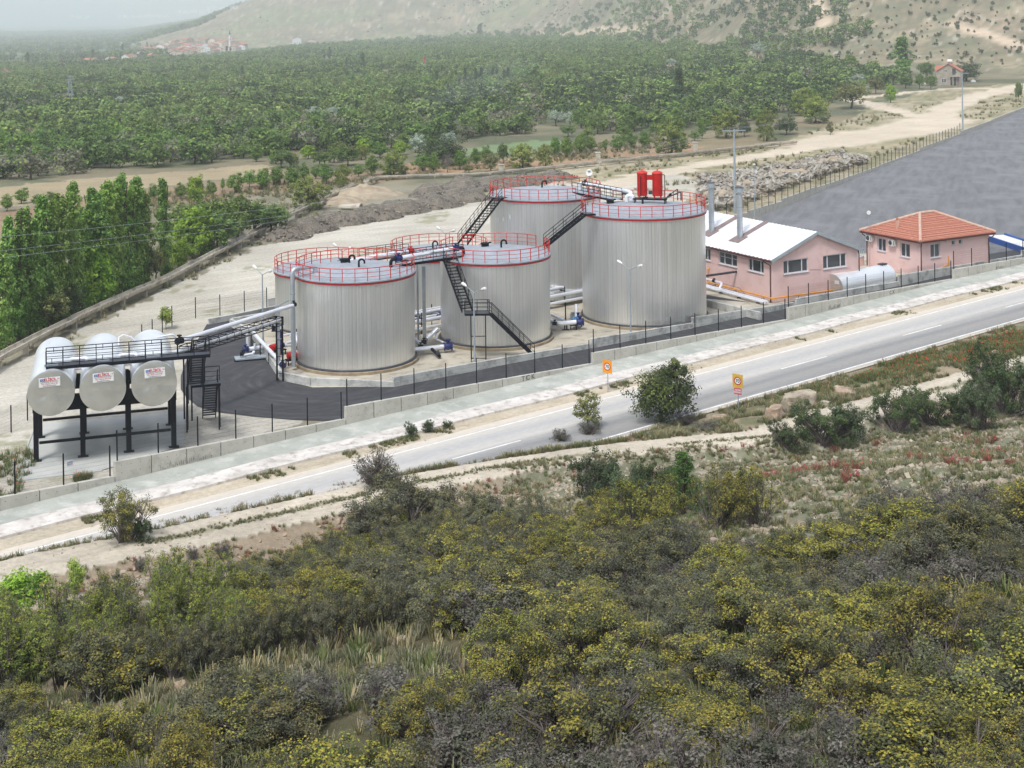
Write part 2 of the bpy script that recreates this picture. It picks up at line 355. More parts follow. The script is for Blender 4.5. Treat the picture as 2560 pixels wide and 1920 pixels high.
def dup(root, loc, rz=0.0, s=1.0, label=None, group=None):
    r = root.copy(); COL.objects.link(r); r.location = loc; r.rotation_euler = (0, 0, rz)
    r.scale = (s, s, s) if not isinstance(s, (tuple, list)) else s
    if label: r['label'] = label
    if group: r['group'] = group
    for ch in list(root.children):
        c_ = ch.copy(); COL.objects.link(c_); c_.parent = r
        for g in ch.children:
            d = g.copy(); COL.objects.link(d); d.parent = c_
    return r
def text(s_, p, ex, ey, size, mt, parent, name='lettering', align='CENTER', bold=0.0, squeeze=1.0):
    cu = bpy.data.curves.new(name, 'FONT'); cu.body = s_; cu.size = size; cu.align_x = align; cu.align_y = 'CENTER'; cu.extrude = .004; cu.offset = bold
    cu.materials.append(mt); o = bpy.data.objects.new(name, cu); COL.objects.link(o)
    ex = Vector(ex).normalized(); ey = Vector(ey); ey = (ey - ex * ey.dot(ex)).normalized(); ez = ex.cross(ey)
    Mx = Matrix((ex * squeeze, ey, ez)).transposed().to_4x4(); Mx.translation = Vector(p) - ORG[parent.name]
    bpy.context.view_layer.update(); me_ = bpy.data.meshes.new_from_object(o.evaluated_get(bpy.context.evaluated_depsgraph_get())); bpy.data.objects.remove(o)
    o = bpy.data.objects.new(name, me_); COL.objects.link(o); o.parent = parent; o.matrix_local = Mx
    return o
# ------------------------------------------------------------------ terrain sheet (reaches the far mountains)
rr = np.concatenate([np.exp(np.linspace(math.log(13), math.log(300), 760)), np.exp(np.linspace(math.log(300), math.log(17000), 320))[1:]])
aa = np.concatenate([np.linspace(-.85, -.37, 50)[:-1], np.linspace(-.37, .37, 430), np.linspace(.37, .85, 50)[1:]])
RR, AA = np.meshgrid(rr, aa, indexing='ij')
GX, GY = RR * np.sin(AA), RR * np.cos(AA)
GZ = Hn(GX, GY); nr, na = GX.shape
uu, vv = touv(GX, GY); aq = GX / np.maximum(GY, 1)
wx = GX + 1.3 * nz(GX, GY, 2.1, 1) + .5 * nz(GX, GY, .6, 2); wy = GY + 2.6 * nz(GX, GY, 2.7, 3) + .8 * nz(GX, GY, .7, 4)
def pxpoly(pts, h=0.0): return [P(*q, h).xy for q in pts]
def blend(c_, m_, k):
    m_ = np.clip(m_, 0, 1)[..., None]; return c_ * (1 - m_) + np.array(k[:3]) * m_
n1, n2, n3 = vn(GX, GY, 3.0, 1), vn(GX, GY, 11, 2), vn(GX, GY, .9, 3)
n4 = vn(GX, GY, 45, 4); n5 = vn(GX, GY, 160, 5)
C = np.zeros(GX.shape + (3,)); C[:] = sc(152, 146, 126)[:3]                       # base: dry earth
C = blend(C, sst((n1 - .3) / .4) * .6, sc(120, 116, 92))
# orchard floor on the plain
pl = sst((GY - 235) / 30)
orch = blend(C * 0 + np.array(sc(104, 108, 82)[:3]), sst((n2 - .45) / .25), sc(138, 130, 106))
orch = blend(orch, sst((n4 - .72) / .1) * .8, sc(150, 136, 108))
C = C * (1 - pl[..., None]) + orch * pl[..., None]
# distant farmland
fl = sst((GY - 1500) / 500) * (aq < .02)
strip = vn(GX * .35, GY, 120, 9); farm = blend(C * 0 + np.array(sc(92, 108, 80)[:3]), sst((strip - .6) / .1), sc(128, 136, 104))
farm = blend(farm, sst((vn(GX, GY * .5, 90, 10) - .6) / .08), sc(82, 96, 72))
C = C * (1 - fl[..., None]) + farm * fl[..., None]
# hills: dry pasture with limestone and reddish scars
hm_ = Hn(GX, GY) - 0; 
yb_ = np.interp(aq, [-.27, -.15, -.03, .03, .1, .16, .2, .25, .3, .4], [2150, 2250, 2250, 1900, 1150, 850, 690, 600, 560, 525])
hl = sst((GY - yb_ + 10) / 60) * (aq > -.262)
past = blend(C * 0 + np.array(sc(168, 154, 128)[:3]), sst((n4 - .3) / .3), sc(146, 136, 110))
past = blend(past, sst((vn(GX, GY, 7, 12) - .5) / .2) * .7, sc(116, 122, 96)); past = blend(past, sst((vn(GX, GY, 24, 15) - .6) / .15) * .5, sc(120, 124, 98))
past = blend(past, sst((vn(GX * 1.2, GY * .35, 60, 13) - .7) / .07) * .35, sc(182, 158, 136))
past = blend(past, sst((vn(GX, GY, 3.5, 14) - .8) / .08) * .6, sc(206, 196, 178))
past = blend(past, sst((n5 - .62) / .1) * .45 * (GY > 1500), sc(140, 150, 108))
past = blend(past, sst((vn(GX, GY, 2.2, 16) - .52) / .15) * .55, sc(112, 110, 88)); past = blend(past, sst((vn(GX * .8, GY, 9, 17) - .62) / .1) * .5, sc(128, 118, 96))
C = C * (1 - hl[..., None]) + past * hl[..., None]
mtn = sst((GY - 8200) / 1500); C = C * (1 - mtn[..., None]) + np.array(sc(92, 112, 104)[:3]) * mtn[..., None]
# field between the works and the orchards: thin dry grass on pale soil
fpoly = pxpoly([(1150, 470), (1420, 415), (1640, 395), (1780, 380), (1960, 350), (2120, 300), (2180, 262), (2350, 222), (2600, 205), (2640, 300), (2200, 430), (1860, 560), (1500, 620), (1300, 560)])
f_ = inpoly(wx, wy, fpoly) * 1.0
fc = blend(C * 0 + np.array(sc(176, 164, 136)[:3]), sst((n1 - .35) / .3) * .75, sc(140, 138, 104))
fc = blend(fc, sst((n2 - .55) / .2) * .6, sc(196, 184, 158))
fc = blend(fc, sst((n3 - .62) / .2) * .6, sc(112, 112, 84))
C = C * (1 - f_[..., None]) + fc * f_[..., None]
# ploughed strips and the green field
for pts, k in (([(-60, 480), (0, 466), (660, 402), (705, 428), (420, 462), (120, 500), (-60, 530)], sc(176, 160, 130)),
               ([(-60, 560), (0, 530), (300, 482), (560, 455), (730, 440), (745, 472), (560, 500), (300, 520), (0, 610), (-60, 640)], sc(158, 134, 108)),
               ([(1000, 404), (1200, 396), (1380, 384), (1540, 368), (1740, 352), (1745, 376), (1560, 392), (1380, 410), (1010, 440)], sc(176, 144, 114)),
               ([(700, 432), (1000, 420), (1010, 450), (740, 470)], sc(150, 130, 104)),
               ([(1157, 358), (1340, 338), (1441, 346), (1379, 375), (1173, 380)], sc(128, 150, 108))):
    q = inpoly(wx, wy, pxpoly(pts)); C = blend(C, q * (.75 + .25 * n1), k)
# pale, driven ground round the works and the dirt roads
site = pxpoly([(-80, 980), (0, 925), (200, 830), (430, 712), (660, 612), (800, 582), (960, 548), (1160, 508), (1380, 458), (1560, 446), (1700, 430), (1760, 470), (1800, 560), (1500, 720), (700, 1060), (300, 1240), (-80, 1330)])
s_ = inpoly(wx, wy, site) * 1.0
sp_ = blend(C * 0 + np.array(sc(200, 194, 180)[:3]), sst((n1 - .4) / .3) * .4, sc(188, 181, 165))
sp_ = blend(sp_, sst((vn(GX * .21 + GY * .09, (GY - GX * .5) * .8, 1.6, 21) - .5) / .25) * .7, sc(212, 206, 192))
sp_ = blend(sp_, sst((vn(GX, GY, 6, 22) - .72) / .1) * sst((n3 - .4) / .2) * .6, sc(140, 142, 104))
C = C * (1 - s_[..., None]) + sp_ * s_[..., None]
roads = [([(1480, 470), (1620, 438), (1760, 410), (1900, 388), (2040, 366), (2130, 352), (2240, 332), (2330, 306), (2300, 288), (2200, 268), (2120, 246)], 3.6),
         ([(2040, 358), (2160, 340), (2280, 322), (2340, 300)], 10), ([(2330, 305), (2360, 275), (2420, 245), (2500, 228), (2600, 205)], 4.6), ([(2120, 246), (2230, 236), (2350, 224), (2480, 222)], 2.6)]
for pts, w_ in roads:
    d_ = dline(wx, wy, [P(*q).xy for q in pts]); C = blend(C, 1 - sst((d_ - w_ * .75) / (w_ * .4)), sc(214, 200, 178))
# far tracks on the hills
for pts in ([(2040, 0), (2046, 30), (2060, 60)], [(1340, 78), (1500, 72), (1620, 66)], [(2380, 60), (2480, 90), (2600, 130)]):
    g_ = [G(*q) for q in pts]
    if all(g_): C = blend(C, 1 - sst((dline(GX, GY, [q.xy for q in g_]) - 3) / 4), sc(206, 186, 160))
# verge along the highway
ve = ((vv > 72) & (vv < 83.2) & (GY < 260)) * 1.0
vc = blend(C * 0 + np.array(sc(202, 190, 168)[:3]), sst((n3 - .5) / .3) * .5, sc(184, 170, 146))
C = C * (1 - ve[..., None]) + vc * ve[..., None]
# strip between highway and track, the track itself, the shrub slope
lo_, hi_ = tr_lo(uu), tr_hi(uu); near = (GY < 260) & (vv < 73)
st = (near & (vv > hi_)) * 1.0
c1 = blend(C * 0 + np.array(sc(150, 140, 116)[:3]), sst((n3 - .35) / .3) * .8, sc(112, 114, 82)); c1 = blend(c1, sst((n1 - .6) / .15) * .7, sc(176, 158, 134))
C = C * (1 - st[..., None]) + c1 * st[..., None]
tk = near & (vv <= hi_ + .5 + .35 * (n3 - .5)) & (vv >= lo_ - .5 + .5 * (n3 - .5))
mid = np.abs(vv - (lo_ + hi_) / 2)
c2 = blend(C * 0 + np.array(sc(208, 197, 178)[:3]), sst((n3 - .45) / .3) * .5, sc(192, 181, 162)); c2 = blend(c2, (mid < .32) * sst((n1 - .35) / .2) * .75, sc(132, 132, 100))
C = np.where(tk[..., None], c2, C)
fo = (near & (vv < lo_ - .2)) * 1.0
c3 = blend(C * 0 + np.array(sc(112, 106, 82)[:3]), sst((n1 - .4) / .3) * .7, sc(88, 88, 64)); c3 = blend(c3, sst((n3 - .66) / .12) * .7, sc(176, 164, 142))
c3 = blend(c3, sst((vn(GX, GY, 5, 31) - .7) / .1) * .5, sc(160, 152, 134))
bank = sst((lo_ - vv) / .5) * (1 - sst((lo_ - vv - 2.2) / 1.2)); c3 = blend(c3, bank * .85, sc(170, 154, 132))
clear_poly = [G(*q).xy for q in ((1240, 1170), (1560, 1130), (1800, 1110), (2100, 1075), (2300, 1052), (2700, 1020), (2700, 1230), (2250, 1290), (1980, 1370), (1760, 1340), (1560, 1260))]
cl = inpoly(wx, wy, clear_poly) * 1.0
c4 = blend(C * 0 + np.array(sc(132, 130, 108)[:3]), sst((n3 - .4) / .25) * .7, sc(114, 118, 90)); c4 = blend(c4, sst((vn(GX, GY, .4, 33) - .66) / .1) * .8, sc(182, 175, 158))
c3 = c3 * (1 - cl[..., None]) + c4 * cl[..., None]
C = C * (1 - fo[..., None]) + c3 * fo[..., None]
me = bpy.data.meshes.new('terrain'); nv = nr * na
me.vertices.add(nv); me.vertices.foreach_set('co', np.stack([GX, GY, GZ], -1).astype(np.float32).ravel())
I, J = np.meshgrid(np.arange(nr - 1), np.arange(na - 1), indexing='ij'); k0 = I * na + J
quads = np.stack([k0, k0 + na, k0 + na + 1, k0 + 1], -1).reshape(-1, 4); nf = len(quads)
me.loops.add(nf * 4); me.loops.foreach_set('vertex_index', quads.ravel().astype(np.int32))
me.polygons.add(nf); me.polygons.foreach_set('loop_start', np.arange(0, nf * 4, 4, dtype=np.int32)); me.polygons.foreach_set('loop_total', np.full(nf, 4, np.int32))
me.update(calc_edges=True); me.polygons.foreach_set('use_smooth', [True] * nf)
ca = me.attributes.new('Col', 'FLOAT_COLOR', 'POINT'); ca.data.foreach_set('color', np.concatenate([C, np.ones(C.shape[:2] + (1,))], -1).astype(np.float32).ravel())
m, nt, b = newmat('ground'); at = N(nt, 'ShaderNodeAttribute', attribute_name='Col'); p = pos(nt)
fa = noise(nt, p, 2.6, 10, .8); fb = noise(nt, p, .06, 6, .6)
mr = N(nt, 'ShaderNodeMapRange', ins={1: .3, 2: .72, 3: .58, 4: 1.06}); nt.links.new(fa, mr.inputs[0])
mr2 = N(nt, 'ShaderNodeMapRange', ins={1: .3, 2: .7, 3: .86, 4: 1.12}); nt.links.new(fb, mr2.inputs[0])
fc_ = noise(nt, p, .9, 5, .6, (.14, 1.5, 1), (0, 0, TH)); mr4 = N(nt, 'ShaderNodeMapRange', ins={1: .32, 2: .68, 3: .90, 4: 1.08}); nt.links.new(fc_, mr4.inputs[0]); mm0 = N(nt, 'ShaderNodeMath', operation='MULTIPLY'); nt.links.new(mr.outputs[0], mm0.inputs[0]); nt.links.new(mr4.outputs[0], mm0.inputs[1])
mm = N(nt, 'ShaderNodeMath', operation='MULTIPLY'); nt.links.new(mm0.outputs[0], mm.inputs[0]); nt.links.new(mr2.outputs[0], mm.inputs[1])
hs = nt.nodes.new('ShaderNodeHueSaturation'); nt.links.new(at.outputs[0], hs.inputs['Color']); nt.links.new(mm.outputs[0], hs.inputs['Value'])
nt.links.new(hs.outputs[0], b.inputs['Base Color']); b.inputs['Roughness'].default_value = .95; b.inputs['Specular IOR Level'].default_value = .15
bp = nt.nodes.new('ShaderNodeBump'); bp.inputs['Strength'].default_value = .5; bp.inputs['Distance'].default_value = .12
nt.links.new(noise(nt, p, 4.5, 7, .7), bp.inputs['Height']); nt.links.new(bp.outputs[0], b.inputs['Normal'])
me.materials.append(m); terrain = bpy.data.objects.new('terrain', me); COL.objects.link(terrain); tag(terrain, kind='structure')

# ------------------------------------------------------------------ highway with markings
def ribbon(u0, u1, v0, v1, z, step=3.0, wob=0.0):
    b_ = MB(); n = max(1, int((u1 - u0) / step)); vs = []
    for i in range(n + 1):
        u = u0 + (u1 - u0) * i / n
        w0, w1 = (wob * (rnd.random() - .5), wob * (rnd.random() - .5)) if wob else (0, 0)
        vs += [UV(u, v0 + w0, z), UV(u, v1 + w1, z)]
    b_.add(vs, [(2 * i, 2 * i + 2, 2 * i + 3, 2 * i + 1) for i in range(n)]); return b_
def uvnode(nt):
    p_ = pos(nt); mp = nt.nodes.new('ShaderNodeMapping'); mp.inputs['Rotation'].default_value = (0, 0, -TH); nt.links.new(p_, mp.inputs[0]); return mp.outputs[0]
m, nt, b = newmat('worn_highway_asphalt'); q = uvnode(nt); sx = nt.nodes.new('ShaderNodeSeparateXYZ'); nt.links.new(q, sx.inputs[0])
mr = N(nt, 'ShaderNodeMapRange', ins={1: 72.0, 2: 81.2, 3: 0, 4: 1}); nt.links.new(sx.outputs[1], mr.inputs[0])
st1 = noise(nt, q, .35, 6, .6, (.12, 2.4, 1)); ad = N(nt, 'ShaderNodeMath', operation='MULTIPLY_ADD'); nt.links.new(st1, ad.inputs[0]); ad.inputs[1].default_value = .22
sb = N(nt, 'ShaderNodeMath', operation='SUBTRACT'); nt.links.new(mr.outputs[0], sb.inputs[0]); sb.inputs[1].default_value = .11; nt.links.new(sb.outputs[0], ad.inputs[2])
cc = ramp(nt, ad.outputs[0], [(.0, sc(186, 176, 160)), (.05, sc(160, 156, 150)), (.1, sc(132, 131, 129)), (.22, sc(144, 142, 138)), (.32, sc(128, 128, 127)), (.44, sc(154, 153, 149)), (.52, sc(184, 180, 173)), (.66, sc(168, 167, 165)), (.8, sc(186, 182, 174)), (.95, sc(200, 190, 174))])
f2 = noise(nt, q, 6, 5, .7, (.3, 1, 1)); mr3 = N(nt, 'ShaderNodeMapRange', ins={1: .3, 2: .7, 3: .88, 4: 1.1}); nt.links.new(f2, mr3.inputs[0])
hs = nt.nodes.new('ShaderNodeHueSaturation'); nt.links.new(cc, hs.inputs['Color']); nt.links.new(mr3.outputs[0], hs.inputs['Value']); nt.links.new(hs.outputs[0], b.inputs['Base Color'])
b.inputs['Roughness'].default_value = .85; M['road'] = m
structure('highway', ribbon(2, 420, 71.9, 80.9, .05), M['road'])
mk = ribbon(2, 420, 72.5, 72.68, .056); mk2 = ribbon(2, 420, 79.75, 79.9, .056); mk.add(mk2.v, mk2.f)
for i in range(-3, 22):
    q_ = ribbon(59.3 + i * 17.25, 65.4 + i * 17.25, 76.2, 76.36, .056); mk.add(q_.v, q_.f)
m, nt, b = newmat('worn_road_paint'); p = pos(nt); f = ramp(nt, noise(nt, p, 1.1, 6, .7), [(.4, (0, 0, 0)), (.6, (1, 1, 1))])
nt.links.new(mixc(nt, f, sc(228, 228, 226), sc(206, 204, 200)), b.inputs['Base Color']); b.inputs['Roughness'].default_value = .7
structure('road_markings', mk, m)
# sloping concrete apron between wall and kerb
WB = [(-140, 1330), (0, 1294), (262, 1227), (846, 1080), (1474, 926), (1972, 812), (2380, 708), (2560, 668), (2760, 622)]
WBP = [P(*q) for q in WB]
def wall_at(u):
    us = [touv(q.x, q.y)[0] for q in WBP]; vs = [touv(q.x, q.y)[1] for q in WBP]; return float(np.interp(u, us, vs))
ap = MB(); kb = MB(); vs = []; ks = []
uus = [20 + 2.0 * i for i in range(72)]
for u in uus:
    vw = wall_at(u); vk = 82.7 + .12 * math.sin(u * .4) - .25 * sst((u - 120) / 40)
    vs += [UV(u, vw + .2, .40), UV(u, vk + 1.75, .20)]; ks += [UV(u, vk + 1.85, .205), UV(u, vk, .13), UV(u, vk - .02, -.1)]
n = len(uus)
ap.add(vs, [(2 * i + 1, 2 * i + 3, 2 * i + 2, 2 * i) for i in range(n - 1)])
for i in range(n - 1): kb.add([ks[3 * i], ks[3 * i + 1], ks[3 * i + 3], ks[3 * i + 4], ks[3 * i + 2], ks[3 * i + 5]], [(1, 3, 2, 0), (4, 5, 3, 1)])
structure('apron', ap, M['apron']); structure('kerb', kb, M['kerb'])
# ------------------------------------------------------------------ yard surfaces
def sheet(name, pts, z, mt, h=0.0):
    b_ = MB(); b_.poly([Vector((q[0], q[1], z)) for q in ([P(*w, h) for w in pts] if len(pts[0]) == 2 else pts)]); return structure(name, b_, mt)
def wv(u): return UV(u, wall_at(u) + .1)
edge_l = [(840, 1052), (740, 1050), (640, 1042), (542, 1030), (494, 1016), (466, 994), (452, 974), (452, 940), (470, 890), (500, 840), (517, 811), (600, 788), (688, 771), (760, 745), (900, 690)]
ylow = [P(*q) for q in edge_l] + [UV(88, 120), UV(104, 121), UV(118, 118), UV(128, 117), UV(150, 118), UV(175, 112)] + [wv(u) for u in (172, 146, 130, 107, 82.5, 70, 58.9)]
sheet('asphalt_yard', ylow, .02, M['asph'])
far_y = [P(1700, 640), P(1790, 572), P(1880, 548), P(2040, 483), P(2200, 420), P(2400, 340), P(2560, 274), P(2760, 190)]
fy = far_y + [UV(520, 150), UV(520, 96), UV(300, 93), UV(172, 92.6), UV(160, 92.5), UV(146, 95)]
sheet('pale_asphalt_yard', fy, .028, M['pale'])
floorp = [UV(68.2, 118), UV(61.8, 102.3), UV(62.4, 98.3), UV(67.4, 94), UV(78, 93.2), UV(88, 92.6), UV(100, 92.1), UV(114, 91.2), UV(110, 101), UV(112, 122), UV(69, 122.5)]
sheet('concrete_floor', floorp, .036, M['floor'])
sheet('concrete_pad', [UV(35.9, 92.3), UV(40.9, 90.4), UV(47.5, 91.6), UV(51.7, 99.2), UV(42.0, 103.8)], .03, M['pad'])
ed = MB(); ed.bar(UV(35.9, 92.2, -.1), UV(40.9, 90.3, -.1), .1, .3); ed.bar(UV(35.8, 92.3, -.1), UV(41.9, 103.8, -.1), .1, .3); structure('pad_edge', ed, M['pad'])
sheet('building_plinth_floor', [UV(112.5, 92.8), UV(130, 92.2), UV(148, 95), UV(146, 103), UV(126, 112), UV(112, 104)], .032, M['floor'])
# grey apron of the works building
# ------------------------------------------------------------------ storage tanks
def arc(c, r, z, a0, a1, n):
    return [(c[0] + r * math.cos(a0 + (a1 - a0) * i / n), c[1] + r * math.sin(a0 + (a1 - a0) * i / n), z) for i in range(n + 1)]
def gooseneck(root, p, h=.75, r=.085, dirx=1.0):
    x, y, z = p; pts = [(x, y, z), (x, y, z + h * .6)]
    for i in range(9):
        a = math.pi - math.pi * i / 8; pts.append((x + dirx * (.24 + .24 * math.cos(a)), y, z + h * .6 + .24 * math.sin(a) + .02))
    pts.append((x + dirx * .48, y, z + h * .45))
    return MB().tube(pts, r, 8).build('vent_pipe', M['black'], root, True)
def make_tank(label, c, R, hw, gaps, ngp, vents, hatch):
    t = thing('storage_tank', label, 'storage tank', (c[0], c[1], 0), 'insulated storage tanks')
    b_ = MB(); ribs = int(2 * math.pi * R / .30); b_.lathe((c[0], c[1], 0), [(R, .36), (R, hw - .2)], ribs * 5, mod=[0, .0003, .0003, 0, -.003]); b_.build('wall', M['clad'], t)
    MB().lathe((c[0], c[1], 0), [(R + .30, -.05), (R + .30, .26), (R + .22, .30), (R - .1, .30)], 96).build('foundation_ring', M['ring'], t, True)
    MB().lathe((c[0], c[1], 0), [(R + .16, .301), (R + .17, .40), (R + .06, .44)], 96).build('base_flashing', M['dark'], t, True)
    MB().lathe((c[0], c[1], 0), [(R + .02, hw - .30), (R + .13, hw - .29), (R + .13, hw - .14), (R + .02, hw - .13)], 96).build('rim_band', M['redrim'], t, True)
    MB().lathe((c[0], c[1], 0), [(R + .05, hw - .128), (R + .17, hw - .10), (R + .17, hw), (R * .72, hw + .2), (R * .36, hw + .40), (R * .1, hw + .52), (.001, hw + .54)], 96).build('roof', M['roof'], t, True, 50)
    g = MB(); Rr = R + .02; z0 = hw; segs = []
    gs = sorted(gaps); edges = []
    if not gs: segs = [(0, 2 * math.pi, True)]
    else:
        for i, (a, w) in enumerate(gs):
            nx = gs[(i + 1) % len(gs)]; e0 = a + w; e1 = nx[0] - nx[1] + (2 * math.pi if i == len(gs) - 1 else 0); segs.append((e0, e1, False))
    for (a0, a1, cl) in segs:
        n_ = max(4, int((a1 - a0) / .09))
        for zz, rd in ((1.08, .04), (.72, .023), (.36, .023)):
            pts = arc(c, Rr, z0 + zz, a0, a1, n_); g.tube(pts[:-1] if cl else pts, rd, 6, closed=cl)
        np_ = max(2, round((a1 - a0) / (2 * math.pi) * ngp))
        for i in range(np_ if cl else np_ + 1):
            a = a0 + (a1 - a0) * i / np_; x, y = c[0] + Rr * math.cos(a), c[1] + Rr * math.sin(a); g.bar((x, y, z0 - .05), (x, y, z0 + 1.07), .06, .05, (math.cos(a), math.sin(a), 0))
    g.build('guard_rail', M['red'], t)
    for (dx, dy, dr) in vents:
        gooseneck(t, (c[0] + dx, c[1] + dy, hw + .54 * (1 - math.hypot(dx, dy) / R)), dirx=dr)
    for (dx, dy) in hatch:
        z = hw + .5 * (1 - math.hypot(dx, dy) / R); h_ = MB().lathe((c[0] + dx, c[1] + dy, z), [(.36, -.1), (.36, .34), (.42, .35), (.42, .42), (.001, .46)], 20); h_.box((c[0] + dx + .45, c[1] + dy, z + .45), .25, .12, .12)
        h_.build('hatch', M['black'], t, True)
    return t
def ang(dx, dy): return math.atan2(dy, dx) % (2 * math.pi)
T1, T2, T3, T4, T5, T6 = (-13.8, 124.0), (-1.9, 131.6), (12.44, 139.8), (3.2, 151.3), (-18.1, 137.6), (-7.7, 145.4)
tk1 = make_tank('lower silver tank nearest the camera with a tall white elbow pipe at its side', T1, 5.05, 7.72, [(ang(4.4, 2.6), .14)], 30, [(-.7, 1.6, 1), (.4, -.9, 1)], [(-1.2, 2.3)])
tk2 = make_tank('silver tank with a black zigzag staircase down its front', T2, 5.0, 7.72, [(ang(-3.6, 3.6), .12), (ang(4.6, 2.9), .14), (ang(-4.6, -2.0), .14)], 30, [(.6, .3, 1)], [(-.9, 1.6)])
tk3 = make_tank('tall silver tank carrying two red drums on its roof', T3, 5.98, 10.42, [(ang(-5.9, -2.8), .12), (ang(-3.2, 5.0), .14)], 36, [], [(-3.0, 2.6)])
tk4 = make_tank('tall silver tank at the back with a bare grey cone roof', T4, 5.8, 10.6, [(ang(-5.0, -3.7), .12), (ang(3.5, -4.2), .15)], 36, [(-.3, .6, 1)], [])
tk5 = make_tank('short silver tank half hidden behind the nearest tank', T5, 4.85, 5.6, [(ang(4.0, 2.9), .16)], 28, [], [])
tk6 = make_tank('short silver tank between the back tank and the staircase tank', T6, 4.85, 5.6, [(ang(-4.0, -2.9), .16)], 28, [(-.6, -.6, 1)], [])
sg = MB(); sg.box((-14.2, 134.3, 6.45), .62, .05, .42, (1, -.25, 0)); sg.build('switch_box', M['fascia'], tk5); sg = MB(); sg.box((-13.3, 136.3, 6.45), .62, .05, .42, (.3, 1, 0)); sg.build('switch_box', M['fascia'], tk5)
sg = MB(); sg.box((T3[0] - 1.2, T3[1] + 5.85, 11.25), .9, .05, .38, (1, .2, 0)); sg.build('name_plate', M['dark'], tk3); sg = MB(); sg.box((T3[0] + 1.4, T3[1] + 5.8, 11.25), .6, .05, .38, (1, -.2, 0)); sg.build('name_plate', M['dark'], tk3)
for i, (a, z) in enumerate(((3.62, 8.2), (3.71, 8.3), (3.86, 8.5), (4.02, 8.8))):
    x, y = T4[0] + 5.83 * math.cos(a), T4[1] + 5.83 * math.sin(a); MB().box((x, y, z), .16, .02, .42, (-math.sin(a), math.cos(a), 0)).build('paper_notice', M['signwh'], tk4)
# ------------------------------------------------------------------ staircases and walkways
def flight(root, top, bot, w, n, rails=(1, -1), name='flight'):
    top, bot = Vector(top), Vector(bot); d = (bot - top); hd = Vector((d.x, d.y, 0)).normalized(); sd = Vector((-hd.y, hd.x, 0))
    b_ = MB()
    for s_ in (1, -1): b_.bar(top + sd * (w / 2 * s_), bot + sd * (w / 2 * s_), .06, .24)
    for i in range(1, n):
        q = top + d * (i / n); b_.box(q, .27, w - .07, .045, hd)
    o = b_.build(name, M['black'], root)
    for s_ in rails:
        r_ = MB(); off = sd * (w / 2 * s_)
        for hgt, rd in ((1.0, .032), (.66, .022), (.34, .022)):
            r_.tube([top + off + Vector((0, 0, hgt)), bot + off + Vector((0, 0, hgt))], rd, 6)
        k = max(2, round(d.length / 1.25))
        for i in range(k + 1):
            q = top + d * (i / k) + off; r_.bar(q, q + Vector((0, 0, 1.0)), .05)
        r_.build('handrail', M['black'], root)
def walkway(root, p, q, w, rails=(1, -1), name='deck', thick=.16, mt='dark', ends=False, rh=1.05):
    p, q = Vector(p), Vector(q); d = q - p; hd = d.normalized(); sd = Vector((-hd.y, hd.x, 0)).normalized()
    b_ = MB(); b_.bar(p, q, w, .05); b_.build(name, M[mt], root)
    f_ = MB()
    for s_ in (1, -1): f_.bar(p + sd * (w / 2 + .025) * s_ - Vector((0, 0, .04)), q + sd * (w / 2 + .025) * s_ - Vector((0, 0, .04)), .05, thick)
    f_.build('edge_beam', M['black'], root)
    for s_ in rails:
        r_ = MB(); off = sd * (w / 2 * s_)
        for hgt, rd in ((rh, .032), (rh * .66, .02), (rh * .33, .02)): r_.tube([p + off + Vector((0, 0, hgt)), q + off + Vector((0, 0, hgt))], rd, 6)
        k = max(2, round(d.length / 1.1))
        for i in range(k + 1):
            z_ = p + d * (i / k) + off; r_.bar(z_, z_ + Vector((0, 0, rh)), .045)
        r_.build('handrail', M['black'], root)
st = thing('staircase', 'black steel zigzag staircase with a landing on the front of the middle tank', 'staircase', (-3, 123.4, 0))
flight(st, (-6.0, 128.6, 7.8), (-4.2, 123.7, 4.15), .95, 17)
walkway(st, (-4.4, 123.2, 4.12), (-2.3, 123.2, 4.12), 1.15, rails=(1, -1), name='landing', rh=1.0)
flight(st, (-2.3, 123.3, 4.08), (1.35, 124.7, .1), .95, 17)
fr = MB()
for x in (-3.9, -2.65):
    for y in (122.75, 123.7): fr.bar((x, y, 0), (x, y, 4.05), .07)
fr.bar((-3.9, 122.75, .35), (-2.65, 122.75, .35), .06); fr.bar((-3.9, 123.7, 2.0), (-2.65, 123.7, 2.0), .06); fr.build('support_frame', M['black'], st)
st = thing('staircase', 'black steel stair climbing from the middle tank roof to the red drum tank', 'staircase', (4.6, 135, 7.8)); flight(st, (6.55, 135.45, 10.66), (2.75, 134.55, 7.85), .95, 13)
walkway(st, (6.5, 135.4, 10.66), (7.4, 135.75, 10.66), 1.0, rails=())
st = thing('staircase', 'black steel stair climbing from the middle tank roof to the back tank', 'staircase', (-3.5, 141.5, 7.8)); flight(st, (-1.75, 147.3, 10.66), (-5.0, 136.3, 7.85), .95, 17)
walkway(st, (-1.8, 147.2, 10.66), (-1.0, 148.3, 10.66), 1.0, rails=())
br = thing('walkway', 'black railed walkway joining the nearest tank to the staircase tank', 'walkway', (-7, 127.8, 7.7)); walkway(br, (-10.2, 125.6, 7.95), (-5.0, 129.6, 7.95), 1.1, thick=.22, mt='roof')
br = thing('walkway', 'black railed walkway joining the two short tanks', 'walkway', (-12.9, 141.5, 5.7)); walkway(br, (-14.9, 140.0, 5.85), (-10.9, 143.0, 5.85), 1.1, thick=.2, mt='roof')
br = thing('walkway', 'black railed walkway joining the back tank to the red drum tank', 'walkway', (8.3, 146.7, 10.7)); walkway(br, (6.5, 149.6, 10.9), (10.2, 143.4, 10.9), 1.2, thick=.2, mt='roof')
